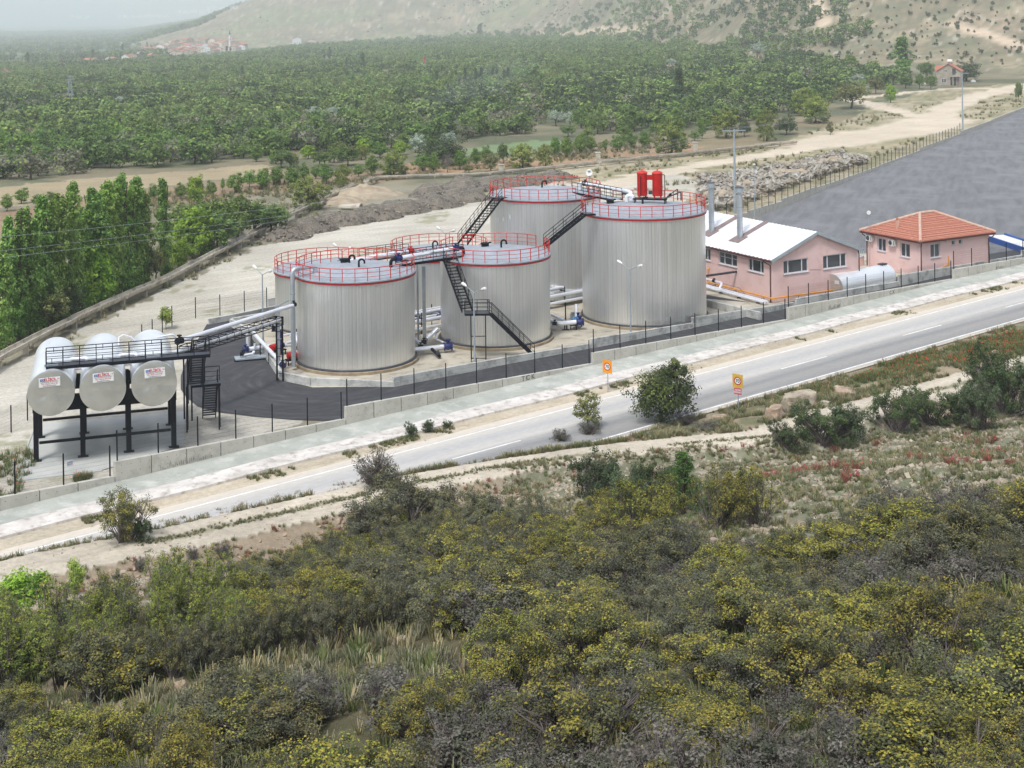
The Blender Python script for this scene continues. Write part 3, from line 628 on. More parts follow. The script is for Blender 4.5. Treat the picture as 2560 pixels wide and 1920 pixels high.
# ------------------------------------------------------------------ roof pipework
def valve(root, p, d, s=1.0, mt='blue'):
    p, d = Vector(p), Vector(d).normalized(); b_ = MB()
    b_.tube([p - d * .22 * s, p - d * .16 * s], .22 * s, 10); b_.tube([p + d * .16 * s, p + d * .22 * s], .22 * s, 10); b_.tube([p - d * .2 * s, p, p + d * .2 * s], [.14 * s, .2 * s, .14 * s], 10)
    b_.tube([p, p + Vector((0, 0, .34 * s))], .07 * s, 8); b_.tube([p + Vector((0, 0, .3 * s)), p + Vector((0, 0, .36 * s))], .15 * s, 12)
    return b_.build('valve', M[mt], root, True)
def bend(p0, p1, p2, r=.3, n=5):
    p0, p1, p2 = Vector(p0), Vector(p1), Vector(p2); a = p1 + (p0 - p1).normalized() * r; c_ = p1 + (p2 - p1).normalized() * r
    return [a + (p1 - a) * (2 * t * (1 - t) + t * t * 0) * 1.0 + (c_ - a) * t * t for t in [i / n for i in range(n + 1)]]
def pipeline(root, pts, r, mt='pipe', name='pipe', br_=None, n=10):
    pts = [Vector(q) for q in pts]; o = [pts[0]]
    for i in range(1, len(pts) - 1): o += bend(pts[i - 1], pts[i], pts[i + 1], br_ or r * 2.4)
    o.append(pts[-1]); return MB().tube(o, r, n).build(name, M[mt], root, True)
pp = thing('roof_pipe', 'white jacketed pipe along the walkway between the nearest tank and the staircase tank', 'pipe', (-8, 126.7, 8.6))
pipeline(pp, [(-9.9, 124.9, 8.62), (-5.6, 129.1, 8.62)], .2); valve(pp, (-10.15, 124.65, 8.62), (1, 1, 0), 1.3); pipeline(pp, [(-10.3, 124.5, 8.62), (-10.75, 124.05, 8.6), (-10.75, 124.05, 7.85)], .15, 'black', 'elbow', .3)
valve(pp, (-5.35, 129.35, 8.62), (1, 1, 0), 1.3); pipeline(pp, [(-5.2, 129.5, 8.62), (-4.7, 129.95, 8.6), (-4.7, 129.95, 7.85)], .15, 'black', 'elbow', .3)
pp = thing('roof_pipe', 'white jacketed pipe crossing between the two short tanks', 'pipe', (-13, 139, 6.5))
pipeline(pp, [(-16.2, 135.9, 6.35), (-10.6, 141.4, 6.35)], .24); pipeline(pp, [(-16.2, 135.4, 6.1), (-13.2, 136.3, 6.1)], .12); valve(pp, (-10.3, 141.7, 6.35), (1, 1, 0), 1.3, 'redtank'); valve(pp, (-16.5, 135.6, 6.35), (1, 1, 0), 1.2)
pipeline(pp, [(-16.6, 135.4, 6.3), (-17.1, 135.0, 6.3), (-17.1, 135.0, 5.75)], .16, 'black', 'elbow', .3)
pp = thing('roof_pipe', 'shiny white pipe beside the walkway from the back tank to the drum tank', 'pipe', (8.6, 148, 11))
pipeline(pp, [(6.9, 151.4, 10.9), (6.9, 151.4, 11.6), (10.6, 145.2, 11.6), (11.6, 143.3, 11.6), (11.6, 143.3, 10.8)], .2, br_=.4); valve(pp, (7.4, 150.6, 11.6), (.5, -.8, 0), 1.2, 'black')
# red drums
for k, (x, y, lab) in enumerate(((12.5, 141.0, 'red cylindrical filter drum on the tall tank, with a pipe down its front'), (13.95, 140.6, 'red cylindrical filter drum on the tall tank, with a pipe at its right'))):
    z = 11.32; t = thing('filter_drum', lab, 'drum', (x, y, z), 'red drums on the tank roof')
    MB().lathe((x, y, z), [(.05, .24), (.5, .26), (.5, 2.42)], 32).build('body', M['redtank'], t, True)
    MB().lathe((x, y, z), [(.50, 2.422), (.54, 2.43), (.54, 2.5), (.44, 2.60), (.25, 2.69), (.001, 2.73)], 32).build('lid', M['red'], t, True)
    h_ = MB().tube([(x, y, z + 2.7), (x, y, z + 2.84)], .05, 8); h_.bar((x, y, z + 2.84), (x + .28, y, z + 2.9), .05); h_.build('lid_lever', M['red'], t)
    for i in range(4):
        a = .6 + i * math.pi / 2; MB().bar((x + .44 * math.cos(a), y + .44 * math.sin(a), z), (x + .44 * math.cos(a), y + .44 * math.sin(a), z + .3), .09).build('leg', M['redtank'], t)
    if k == 0: pipeline(t, [(x - .2, y - .52, z + 2.2), (x - .2, y - .62, z + 2.2), (x - .2, y - .62, z + .1)], .035, 'black', 'side_pipe', .1); MB().box((x + .73, y - .18, z + 2.05), .55, .3, .48).build('connecting_duct', M['redtank'], t)
    else: pipeline(t, [(x + .5, y, z + 2.3), (x + .72, y, z + 2.3), (x + .72, y, z + .1)], .04, 'black', 'side_pipe', .1)
t = thing('drum_frame', 'black steel frame under the two red drums', 'frame', (13.2, 140.8, 11.1)); f_ = MB()
f_.bar((11.6, 141.0, 11.24), (14.7, 140.1, 11.24), .12, .14); f_.bar((11.8, 141.8, 11.24), (14.9, 140.9, 11.24), .12, .14)
for i in range(5): a = i / 4; f_.bar((11.6 + 3.1 * a, 140.95 - .9 * a, 11.25), (11.8 + 3.1 * a, 141.85 - .9 * a, 11.25), .1, .1)
for (x, y) in ((11.7, 141.0), (14.6, 140.2), (11.9, 141.7), (14.8, 140.9)): f_.bar((x, y, 10.85), (x, y, 11.2), .1)
f_.build('beams', M['black'], t); d_ = MB(); d_.bar((11.7, 141.4, 11.315), (14.8, 140.5, 11.315), .8, .02); d_.build('plate', M['dark'], t)
pipeline(t, [(14.6, 140.3, 11.35), (16.4, 142.0, 11.75), (16.4, 142.0, 10.9)], .07, 'dark'); pipeline(t, [(14.9, 140.6, 11.5), (16.1, 142.3, 12.0), (16.1, 142.3, 10.9)], .05, 'dark'); valve(t, (15.2, 140.9, 11.6), (1, 1, 0), .5, 'black')
pipeline(t, [(12.4, 139.7, 10.95), (12.4, 139.7, 11.5), (12.9, 140.2, 11.5)], .1, 'black', 'elbow', .2)
pipeline(t, [(11.0, 141.4, 10.9), (11.0, 141.4, 11.55), (11.6, 141.2, 11.55), (11.6, 141.2, 11.2)], .2, 'pipe', 'elbow', .3)
# satellite dish by the back tank
t = thing('satellite_dish', 'small white satellite dish above the back tank railing', 'satellite dish', (8.0, 153.9, 10.6))
MB().tube([(8.0, 154.0, 10.55), (8.0, 154.0, 12.2)], .04, 8).build('pole', M['pole'], t)
d_ = MB(); ax = Vector((-.15, -.95, .28)).normalized(); e1 = ax.cross(Vector((0, 0, 1))).normalized(); e2 = e1.cross(ax); c_ = Vector((8.0, 153.9, 12.35)); vs = [c_ - ax * .05]
for r_, dp in ((.14, -.04), (.26, .0), (.36, .06)):
    vs += [c_ + ax * dp + e1 * r_ * math.cos(2 * math.pi * j / 20) + e2 * r_ * 1.08 * math.sin(2 * math.pi * j / 20) for j in range(20)]
fs = [(0, 1 + j, 1 + (j + 1) % 20) for j in range(20)]
for i in range(2): fs += [(1 + 20 * i + j, 21 + 20 * i + j, 21 + 20 * i + (j + 1) % 20, 1 + 20 * i + (j + 1) % 20) for j in range(20)]
d_.add(vs, fs); o = d_.build('dish', M['lampw'], t, True); o.modifiers.new('thick', 'SOLIDIFY').thickness = .02
MB().tube([c_ - e2 * .3 + ax * .02, c_ + ax * .35 - e2 * .05], .014, 6).build('arm', M['dark'], t)
bl = MB(); bl.box(c_ + ax * .06 + e2 * .16, .3, .01, .05, e1); bl.box(c_ + ax * .045 + e2 * .08, .26, .01, .04, e1); bl.build('printed_lines', M['ink'], t)
# ------------------------------------------------------------------ pipes down the side of the nearest tank
pp = thing('elbow_pipe', 'tall galvanised pipe bending over the rim of the nearest tank', 'pipe', (-18.9, 121.0, 0))
pipeline(pp, [(-18.75, 120.9, .3), (-18.75, 120.9, 8.5), (-17.0, 122.3, 8.5), (-17.0, 122.3, 7.9)], .2, 'duct', 'pipe', .45, 14)
for z in (1.2, 3.2, 6.4): MB().tube([(-18.75, 120.9, z), (-18.75, 120.9, z + .05)], .225, 12).build('clamp', M['pole'], pp)
pp = thing('cable_duct', 'upright square galvanised duct in front of the nearest tank', 'duct', (-19.9, 120.4, 0)); MB().bar((-19.95, 120.4, 0), (-19.95, 120.4, 5.6), .3, .3).build('duct', M['duct'], pp)
MB().bar((-19.95, 120.4, 5.5), (-19.1, 120.9, 5.9), .1).build('bracket', M['duct'], pp)
pp = thing('cable_duct', 'upright square galvanised duct in the gap before the staircase tank', 'duct', (-8.2, 127.5, 0)); MB().bar((-8.15, 127.5, 0), (-8.15, 127.5, 7.4), .3, .3).build('duct', M['duct'], pp); MB().bar((-8.75, 128.2, 0), (-8.75, 128.2, 7.4), .16, .16).build('conduit', M['duct'], pp)
# ------------------------------------------------------------------ pump sets and ground pipework
def pump(label, x, y, rz, red=True):
    t = thing('pump_set', label, 'pump', (x, y, .04), 'pump sets between the tanks'); b_ = MB(); O = Vector((x, y, .04))
    b_.box(O + Vector((0, 0, .42)), 1.7, .7, .08)
    for sx_ in (-.75, .75):
        for sy_ in (-.28, .28): b_.bar(O + Vector((sx_, sy_, 0)), O + Vector((sx_, sy_, .4)), .08)
    b_.build('base_frame', M['black'], t)
    MB().tube([O + Vector((-.75, 0, .78)), O + Vector((-.7, 0, .78)), O + Vector((.05, 0, .78)), O + Vector((.1, 0, .78))], [.2, .3, .3, .2], 14).build('motor', M['redtank' if red else 'lblue'], t, True)
    c_ = MB().tube([O + Vector((.1, 0, .78)), O + Vector((.35, 0, .78))], .1, 10); c_.tube([O + Vector((.35, 0, .78)), O + Vector((.75, 0, .78))], .24, 14); c_.tube([O + Vector((.55, 0, .9)), O + Vector((.55, 0, 1.3))], .12, 10); c_.tube([O + Vector((.55, 0, 1.28)), O + Vector((.55, 0, 1.34))], .2, 12)
    c_.build('pump_casing', M['blue'], t, True)
    t.rotation_euler.z = rz; return t
pump('red pump set in front of the nearest tank beside the square duct', -18.9, 122.9, .5)
pump('red pump set further back near the short hidden tank', -21.0, 126.0, .9)
pump('blue pump set beside the tall drum tank', 5.6, 135.0, 1.2, False)
pp = thing('pump_manifold', 'white jacketed pipes with blue valves rising beside the nearest tank', 'pipes', (-21, 124.5, 0))
pipeline(pp, [(-24.0, 128.6, .05), (-24.0, 128.6, 2.0), (-19.6, 120.1, .75)], .17, br_=.3); pipeline(pp, [(-23.7, 128.4, 1.7), (-21.2, 129.3, 2.1), (-21.2, 129.3, .8)], .13, br_=.25)
pipeline(pp, [(-19.3, 124.6, 2.3), (-17.9, 122.0, 1.0)], .16); valve(pp, (-19.5, 119.9, .72), (.5, -.85, -.1), 1.1); valve(pp, (-21.2, 128.9, 1.2), (0, 0, 1), 1.2); valve(pp, (-17.7, 121.8, .95), (.5, -.85, -.2), 1.2); valve(pp, (-21.6, 128.0, 1.9), (0, 0, 1), .9, 'black')
for i in range(4): a = (i + .5) / 4; q = Vector((-24, 128.6, 2)) + (Vector((-19.6, 120.1, .75)) - Vector((-24, 128.6, 2))) * a; MB().bar((q.x, q.y, 0), (q.x, q.y, q.z - .15), .08).build('support', M['black'], pp)
pp = thing('loading_manifold', 'white pipes and blue valve on a steel skid over the black asphalt', 'pipes', (-26.5, 122.5, 0))
q0 = P(655, 868, .75); q1 = P(622, 873, .75); sk = P(625, 893, .2)
pipeline(pp, [q0 + Vector((2.6, .9, 0)), q0, q1], .19); pipeline(pp, [P(611, 888, .55), P(634, 884, .55), P(634, 879, .75)], .11, br_=.2); pipeline(pp, [q1 + Vector((.5, .1, 0)), q1 + Vector((.5, .1, .45))], .1)
valve(pp, q1 + Vector((-.3, 0, 0)), (1, .3, 0), 1.2); valve(pp, P(606, 885, .55), (1, .3, 0), .9, 'black'); valve(pp, P(618, 874, .8), (0, 0, 1), .8)
s_ = MB(); s_.box(sk, 2.6, 1.2, .1, (.95, .3, 0)); s_.build('skid_plate', M['pole'], pp)
s_ = MB()
for i in (-1, 1):
    for j in (-1, 1): c_ = sk + Vector((.95, .3, 0)) * (1.15 * i) + Vector((-.3, .95, 0)) * (.5 * j); s_.bar((c_.x, c_.y, 0), (c_.x, c_.y, .16), .1)
s_.bar(sk + Vector((-1.2, -.9, -.1)), sk + Vector((1.3, -.2, -.1)), .08, .1); s_.build('skid_legs', M['black'], pp)
pp = thing('pipe_rack', 'bundle of white jacketed pipes running along the aisle between the tank rows', 'pipes', UV(84, 109.5, 0))
for (v, z, r) in ((108.3, 1.75, .17), (108.8, 1.15, .13), (107.6, 1.2, .2), (107.4, .55, .16), (109.4, 1.7, .1)): MB().tube([UV(66.5, v, z), UV(101.5, v - .6, z)], r, 10).build('pipe', M['pipe'], pp, True)
for i in range(12):
    u = 68 + i * 3; f_ = MB(); f_.bar(UV(u, 107.2, 0), UV(u, 107.2, 2.0), .09); f_.bar(UV(u, 109.6, 0), UV(u, 109.6, 2.0), .09); f_.bar(UV(u, 107.1, .92), UV(u, 109.7, .92), .08); f_.bar(UV(u, 107.1, 1.5), UV(u, 109.7, 1.5), .08); f_.build('support', M['black'], pp)
for u in (80, 82.5, 94, 95.5): valve(pp, UV(u, 107.6, 1.2), UV(1, 0, 0), 1.3, 'blue' if u < 90 else 'black')
pp = thing('tank_outlet', 'white outlet pipe with blue end valves between the nearest tank and the staircase tank', 'pipes', (-7.6, 126, 0))
a, b_ = P(985, 879, .6), P(1113, 866, .6); pipeline(pp, [a, b_], .19); valve(pp, b_ + Vector((.25, .05, 0)), (1, .2, 0), 1.7); valve(pp, a - Vector((.1, 0, 0)), (1, .2, 0), 1.4, 'black')
pipeline(pp, [P(1112, 858, .75), P(1090, 848, .75), P(1090, 832, 1.1), P(1100, 823, 1.2)], .09, br_=.2); pipeline(pp, [P(1066, 848, .8), P(1093, 823, 1.4)], .2)
m_ = P(1080, 873, .55); pipeline(pp, [m_, m_ + Vector((.75, -1.6, -.25))], .14, 'black', 'drain'); valve(pp, m_ + Vector((.6, -1.3, -.1)), (.4, -.9, 0), .8, 'dark'); valve(pp, P(1060, 855, .8), (1, 0, 0), 1.0, 'black'); valve(pp, P(1052, 866, .6), (1, 0, 0), 1.0, 'black')
pipeline(pp, [P(1040, 850, .6), P(1055, 862, .6)], .16)
pp = thing('tank_outlet', 'white bent outlet pipe with a blue valve between the staircase tank and the drum tank', 'pipes', (4.2, 131.4, 0))
a, m_, b_ = P(1376, 801, .8), P(1395, 809, .8), P(1442, 805, .8); pipeline(pp, [a, m_, b_], .21, br_=.4); valve(pp, b_ + Vector((.3, .05, 0)), (1, .1, 0), 1.6); valve(pp, m_ - Vector((.3, -.1, 0)), (1, -.3, 0), .9, 'black')
s_ = MB()
for px in (1412, 1417): q = P(px, 826, .0); s_.bar(q, q + Vector((0, 0, .75)), .12); s_.box(q + Vector((0, 0, .05)), .5, .2, .05)
s_.build('support', M['black'], pp); pipeline(pp, [P(1380, 787, 1.1), P(1411, 801, .9)], .13); q = P(1414, 793, .5); MB().bar((q.x, q.y, 0), (q.x, q.y, 1.9), .12).build('support', M['black'], pp)
pipeline(pp, [P(1441, 805, .3), P(1440, 760, 1.9)], .14); valve(pp, P(1431, 790, .7), (0, 0, 1), 1.1, 'duct'); valve(pp, P(1438, 790, .7), (0, 0, 1), 1.1, 'duct')
# ------------------------------------------------------------------ buildings
def holed_wall(mb, p0, d, L, z0, z1, holes, depth=.2):
    """outer face of a wall from p0 along d (outside lies to the right of d), with recessed openings"""
    d = Vector(d).normalized(); nrm = Vector((d.y, -d.x, 0)); p0 = Vector(p0)
    pt = lambda s_, z, k=0.0: Vector((p0.x, p0.y, 0)) + d * s_ + nrm * -k + Vector((0, 0, z))
    xs = sorted({0, L, *[h[0] for h in holes], *[h[1] for h in holes]}); zs = sorted({z0, z1, *[h[2] for h in holes], *[h[3] for h in holes]})
    for i in range(len(xs) - 1):
        for j in range(len(zs) - 1):
            cx, cz = (xs[i] + xs[i + 1]) / 2, (zs[j] + zs[j + 1]) / 2
            if any(h[0] < cx < h[1] and h[2] < cz < h[3] for h in holes): continue
            mb.poly([pt(xs[i], zs[j]), pt(xs[i + 1], zs[j]), pt(xs[i + 1], zs[j + 1]), pt(xs[i], zs[j + 1])])
    for (a, b_, c_, e) in holes:
        for (q, r) in (((a, c_), (b_, c_)), ((b_, c_), (b_, e)), ((b_, e), (a, e)), ((a, e), (a, c_))):
            mb.poly([pt(*q), pt(*r), pt(*r, depth), pt(*q, depth)])
    return pt
def window(root, pt, h, nsplit, depth=.12, sill=True, fw=.085, cross=False):
    a, b_, c_, e = h; f_ = MB(); P0 = lambda s_, z, k=depth: pt(s_, z, k)
    m_ = fw / 2
    for (q, r) in (((a, c_ + m_), (b_, c_ + m_)), ((a, e - m_), (b_, e - m_)), ((a + m_, c_ + fw), (a + m_, e - fw)), ((b_ - m_, c_ + fw), (b_ - m_, e - fw))): f_.bar(P0(*q), P0(*r), fw, fw)
    for s_ in nsplit: x = a + (b_ - a) * s_; f_.bar(P0(x, c_ + fw), P0(x, e - fw), fw * 1.3, fw)
    if cross: z = c_ + (e - c_) * .6; f_.bar(P0(a + fw, z), P0(b_ - fw, z), .035, .04)
    w = f_.build('window', M['pvc'], root)
    MB().poly([P0(a, c_, depth + .02), P0(b_, c_, depth + .02), P0(b_, e, depth + .02), P0(a, e, depth + .02)]).build('pane', M['glass'], w)
    if sill:
        s_ = MB(); s_.bar(P0(a - .05, c_ - .035, .03), P0(b_ + .05, c_ - .035, .03), .26, .06); s_.build('sill', M['pvc'], w)
    return w
GD = Vector((.87, .493, 0)).normalized(); LD = Vector((-GD.y, GD.x, 0))
# --- works building with white sheet roof
c0 = Vector((25.8, 145.0, 0)); W, LN, EH, RH = 11.5, 21.0, 4.35, 2.2
bd = thing('works_building', 'pink works building with a white sheet metal gable roof', 'building', c0)
w_ = MB(); gh = [(1.5, 4.75, 2.75, 4.12), (6.75, 9.95, 2.72, 4.12)]; lh = [(1.3, 3.8, 2.75, 4.05), (5.6, 8.7, 2.75, 4.05), (10.1, 12.9, 2.75, 4.05), (14.6, 17.4, 2.75, 4.05)]
pg = holed_wall(w_, c0, GD, W, 0, EH, gh)
lw = MB(); ls = [(LN - h[1], LN - h[0], h[2], h[3]) for h in lh]
plg = holed_wall(w_, c0 + LD * LN, -LD, LN, 0, EH, ls)
w_.poly([pg(0, EH), pg(W, EH), pg(W / 2, EH + RH)])
holed_wall(w_, c0 + GD * W, LD, LN, 0, EH, []); holed_wall(w_, c0 + GD * W + LD * LN, -GD, W, 0, EH, [])
A_ = c0 + LD * LN; w_.poly([A_ + Vector((0, 0, EH)), A_ + GD * (W / 2) + Vector((0, 0, EH + RH)), A_ + GD * W + Vector((0, 0, EH))])
w_.build('wall', M['pink'], bd)
for h in gh: window(bd, pg, h, (.2, .76), cross=False)
for i, h in enumerate(ls): window(bd, plg, h, (.24, .78) if i != 1 else (.3, .7), cross=(i == 1))
oh = .35; rf = MB(); up = Vector((0, 0, 1))
for sgn in (0, 1):
    e0 = c0 + (GD * -oh if sgn == 0 else GD * (W + oh)) + up * (EH + .14 - oh * RH / (W / 2)); r0 = c0 + GD * (W / 2) + up * (EH + RH + .14)
    nrib = 70; vs = []
    for i in range(nrib + 1):
        s_ = -oh + (LN + 2 * oh) * i / nrib; k = (.075 if i % 2 else 0.0)
        vs += [e0 + LD * s_ + up * k, r0 + LD * s_ + up * k]
    rf.add(vs, [(2 * i, 2 * i + 1, 2 * i + 3, 2 * i + 2) for i in range(nrib)])
rfo = rf.build('roof', M['wroof'], bd)
fs_ = MB()
for s_ in (-oh - .03, LN + oh + .03):
    for sgn in (0, 1):
        e0 = c0 + (GD * (-oh) if sgn == 0 else GD * (W + oh)) + up * (EH + .06 - oh * RH / (W / 2)) + LD * s_; r0 = c0 + GD * (W / 2) + up * (EH + RH + .06) + LD * s_; fs_.bar(e0, r0, .06, .3)
fs_.build('fascia', M['fascia'], rfo)
gt = MB()
for off in (-oh - .06, W + oh + .06): q = c0 + GD * off + up * (EH - .1); gt.bar(q + LD * -oh, q + LD * (LN + oh), .12, .1)
gt.build('gutter', M['gutter'], bd)
def downpipe(root, top, kx, ky, base_z=0.0):
    top = Vector(top); q = top + kx; MB().tube([top, top + up * -.12, q + up * -.45, Vector((q.x, q.y, 2.3)) + ky * .0, Vector((q.x, q.y, 2.0)), Vector((q.x, q.y, base_z + .05))], .06, 8).build('downpipe', M['gutter'], root, True)
downpipe(bd, c0 + GD * (-oh) + LD * .9 + up * (EH - .12), GD * (oh - .1) - LD * .75, LD)
downpipe(bd, c0 + GD * (W + oh) + LD * .3 + up * (EH - .12), GD * (-oh + .1) - LD * .38, LD)
def roofz(s_): return EH + .16 + RH * (1 - abs(s_ - W / 2) / (W / 2))
for (l_, g_, ht, lab) in ((7.7, 2.1, 5.3, 'x'), (12.6, 2.1, 5.3, 'y')):
    q = c0 + LD * l_ + GD * g_; z = roofz(g_); ch = MB(); ch.tube([(q.x, q.y, z - .2), (q.x, q.y, z + ht - .7)], .31, 18); ch.tube([(q.x, q.y, z + ht - .7), (q.x, q.y, z + ht - .35)], .24, 16)
    o = ch.build('chimney', M['duct'], rfo, True)
    for k in range(3): MB().tube([(q.x, q.y, z + 1.1 + k * 1.1), (q.x, q.y, z + 1.14 + k * 1.1)], .325, 18).build('seam_band', M['pole'], o)
    MB().tube([(q.x, q.y, z + ht - .42), (q.x, q.y, z + ht + .1)], .43, 18).build('cowl', M['pole'], o, True); MB().tube([(q.x, q.y, z + ht + .101), (q.x, q.y, z + ht + .16)], [.47, .2], 18).build('cowl_cap', M['dark'], o)
    fl = MB(); sl = Vector((GD.x, GD.y, RH / (W / 2))).normalized(); nrm = sl.cross(LD) * -1; a = c0 + LD * l_ + GD * (g_ - .9) + up * (roofz(g_ - .9) + .07); b_ = c0 + LD * l_ + GD * (W / 2) + up * (roofz(W / 2) + .07)
    fl.bar(c0 + LD * l_ + GD * (g_ + .45) + up * (roofz(g_ + .45) + .07), b_, .8, .03); fl.bar(a, c0 + LD * l_ + GD * (g_ + .449) + up * (roofz(g_ + .449) + .07), 1.7, .03)
    fl.build('flashing', M['brown'], rfo)
gp_ = thing('gas_pipe', 'yellow gas pipe running round the base of the pink works building', 'gas pipe', c0)
o = -GD * .16; pipeline(gp_, [c0 + LD * 10.3 + o * .3 + up * 1.9, c0 + LD * 10.3 + o * 1.6 + up * 1.95, c0 + LD * 10.3 + o * 1.6 + up * .5, c0 + o * 1.6 - LD * .25 + up * .55, c0 - LD * .25 + GD * 8.2 + up * .5], .075, 'yellow', br_=.15)
for l_ in (1.0, 5.5, 9.0): f_ = MB(); q = c0 + LD * l_ + o * 1.6; f_.bar(q, q + up * .45, .05); f_.bar(q + o * 2, q + o * 2 + up * .42, .04); f_.bar(q + o * 2 + up * .4, q + up * .43, .04); f_.build('bracket', M['black'], gp_)
for g_ in (3.2, 6.8): f_ = MB(); q = c0 - LD * .25 + GD * g_; f_.bar(q, q + up * .42, .05); f_.build('bracket', M['black'], gp_)
wp = thing('wall_pipes', 'pair of white jacketed pipes along the long wall of the works building', 'pipes', c0)
for (k, z) in ((1.1, .38), (1.5, .34)): MB().tube([c0 + LD * 20 - GD * k + up * z, c0 - LD * .6 - GD * k + up * z], .13, 10).build('pipe', M['pipe'], wp, True)
MB().tube([c0 + LD * 20 - GD * .7 + up * .95, c0 + LD * 7.6 - GD * .7 + up * .95], .1, 10).build('pipe', M['pipe'], wp, True); pipeline(wp, [c0 + LD * 7.7 - GD * .7 + up * .95, c0 + LD * 7.2 - GD * .7 + up * .95, c0 + LD * 7.2 - GD * 1.1 + up * .4], .13); valve(wp, c0 + LD * 8.6 - GD * .7 + up * .95, LD, .8, 'black')
for l_ in range(0, 19, 3): f_ = MB(); q = c0 + LD * (l_ + .5); f_.bar(q - GD * 1.7 + up * .15, q - GD * .9 + up * .15, .08); f_.bar(q - GD * 1.3, q - GD * 1.3 + up * .2, .08); f_.build('support', M['black'], wp)
tb = MB(); q0 = c0 + LD * 4.9 - GD * .3; q1 = c0 + LD * 16 - GD * .3; tb.tube([q1 + up * .78, q0 + up * .78, q0 + up * .62 - LD * .3, q0 - LD * .9 + up * .3], .02, 6); tb.build('thin_tube', M['dark'], wp)
bm = thing('steel_beam', 'dark steel beam on a post reaching from the works building towards the drum tank', 'beam', (20, 148, 0)); q = c0 + LD * 5.7 + up * 2.3; e_ = Vector((17.4, 146.6, 2.3)); b_ = MB(); b_.bar(q, e_, .2, .2); b_.build('beam', M['dark'], bm)
q = q + (e_ - q) * .63; b_ = MB(); b_.bar((q.x, q.y, 0), (q.x, q.y, 2.2), .09); b_.box((q.x, q.y, .06), .4, .3, .04); b_.build('post', M['black'], bm)
# --- office building with hipped tile roof
c1 = Vector((44.3, 157.5, 0)); W2, L2, EH2 = 10.6, 8.4, 3.8
bd = thing('office_building', 'pink office building with a hipped red tile roof', 'building', c1)
w_ = MB(); gh = [(1.5, 2.95, 1.95, 3.45), (4.75, 5.3, 3.02, 3.58), (5.85, 6.4, 3.02, 3.58)]; lh = [(1.6, 3.05, 1.87, 3.4), (5.3, 6.6, 2.0, 3.45)]
pg = holed_wall(w_, c1, GD, W2, 0, EH2, gh); ls = [(L2 - h[1], L2 - h[0], h[2], h[3]) for h in lh]; pl_ = holed_wall(w_, c1 + LD * L2, -LD, L2, 0, EH2, ls)
holed_wall(w_, c1 + GD * W2, LD, L2, 0, EH2, []); holed_wall(w_, c1 + GD * W2 + LD * L2, -GD, W2, 0, EH2, []); w_.build('wall', M['pink'], bd)
for h in gh: window(bd, pg, h, (.48,) if h[1] - h[0] > 1 else ())
for h in ls: window(bd, pl_, h, (.5,))
oh = .5; cor = [c1 + GD * a + LD * b_ + up * (EH2 + .02) for a, b_ in ((-oh, -oh), (W2 + oh, -oh), (W2 + oh, L2 + oh), (-oh, L2 + oh))]
r0 = c1 + GD * (W2 / 2 - 1.1) + LD * (L2 / 2) + up * 5.95; r1 = c1 + GD * (W2 / 2 + 1.1) + LD * (L2 / 2) + up * 5.95
rf = MB(); t_ = up * .16
def course(a, b_, c_, d, n=15):
    """stepped tile courses between an eave a-b and the top edge d-c"""
    for i in range(n):
        f0, f1 = i / n, (i + 1) / n; lift = up * .05
        p = [a + (d - a) * f0 + lift, b_ + (c_ - b_) * f0 + lift, b_ + (c_ - b_) * f1, a + (d - a) * f1]; rf.poly([q + t_ for q in p]); rf.poly([p[0] + t_ - lift * 1.4, p[1] + t_ - lift * 1.4, p[1] + t_, p[0] + t_])
course(cor[0], cor[1], r1, r0); course(cor[1], cor[2], r1, r1); course(cor[2], cor[3], r0, r1); course(cor[3], cor[0], r0, r0)
rfo = rf.build('roof', M['tile'], bd)
so = MB(); so.poly(cor[::-1]); so.build('soffit', M['gutter'], bd)
hp = MB()
for a, b_ in ((cor[0], r0), (cor[1], r1), (cor[2], r1), (cor[3], r0), (r0, r1)):
    n = 22; pts = [a + (b_ - a) * (i / n) + t_ + up * (.06 + .025 * (i % 2)) for i in range(n + 1)]; hp.tube(pts, .17, 8)
hp.build('ridge', M['ridge'], rfo)
gt = MB()
for i in range(4): gt.bar(cor[i] + up * .02, cor[(i + 1) % 4] + up * .02, .13, .13)
gt.build('gutter', M['gutter'], bd)
for (gx, lx, kx) in ((-.0, -.0, GD * -.02 - LD * .1), (W2, 0, GD * -.15 - LD * .1), (0, L2, -GD * .1 - LD * .2)):
    top = c1 + GD * (gx + (-.3 if gx == 0 else .3)) + LD * (lx - .45 if lx == 0 else lx + .3) + up * (EH2 - .05); MB().tube([top, top + up * -.15, c1 + GD * gx + LD * lx + kx + up * (EH2 - .5), c1 + GD * gx + LD * lx + kx + up * .05], .06, 8).build('downpipe', M['gutter'], bd, True)
q = c1 + LD * 4.6 + GD * 1.1 + up * 4.55; ch = MB(); ch.bar(q + up * -.3, q + up * 1.0, .34, .34); o = ch.build('chimney', M['ridge'], rfo); MB().tube([q + up * 1.0, q + up * 1.28], [.16, .12], 10).build('chimney_pot', M['vtile'], o); MB().box(q + up * -.05, .62, .55, .05, GD, up + -GD * .3).build('flashing', M['gutter'], o)
def ac(q, d):
    nrm = Vector((d.y, -d.x, 0)); b_ = MB(); b_.box(q + nrm * .25, .95, .34, .72, d); o = b_.build('air_conditioner', M['ac'], bd)
    MB().tube([q + nrm * .42 - d * .16, q + nrm * .45 - d * .16], .26, 16).build('fan_grille', M['dark'], o); MB().box(q + nrm * .425 + d * .34, .1, .02, .5, d).build('vent_slot', M['dark'], o); b_ = MB(); b_.bar(q - up * .38 - d * .3, q - up * .38 - d * .3 + nrm * .4, .05); b_.bar(q - up * .38 + d * .3, q - up * .38 + d * .3 + nrm * .4, .05); b_.build('bracket', M['black'], o)
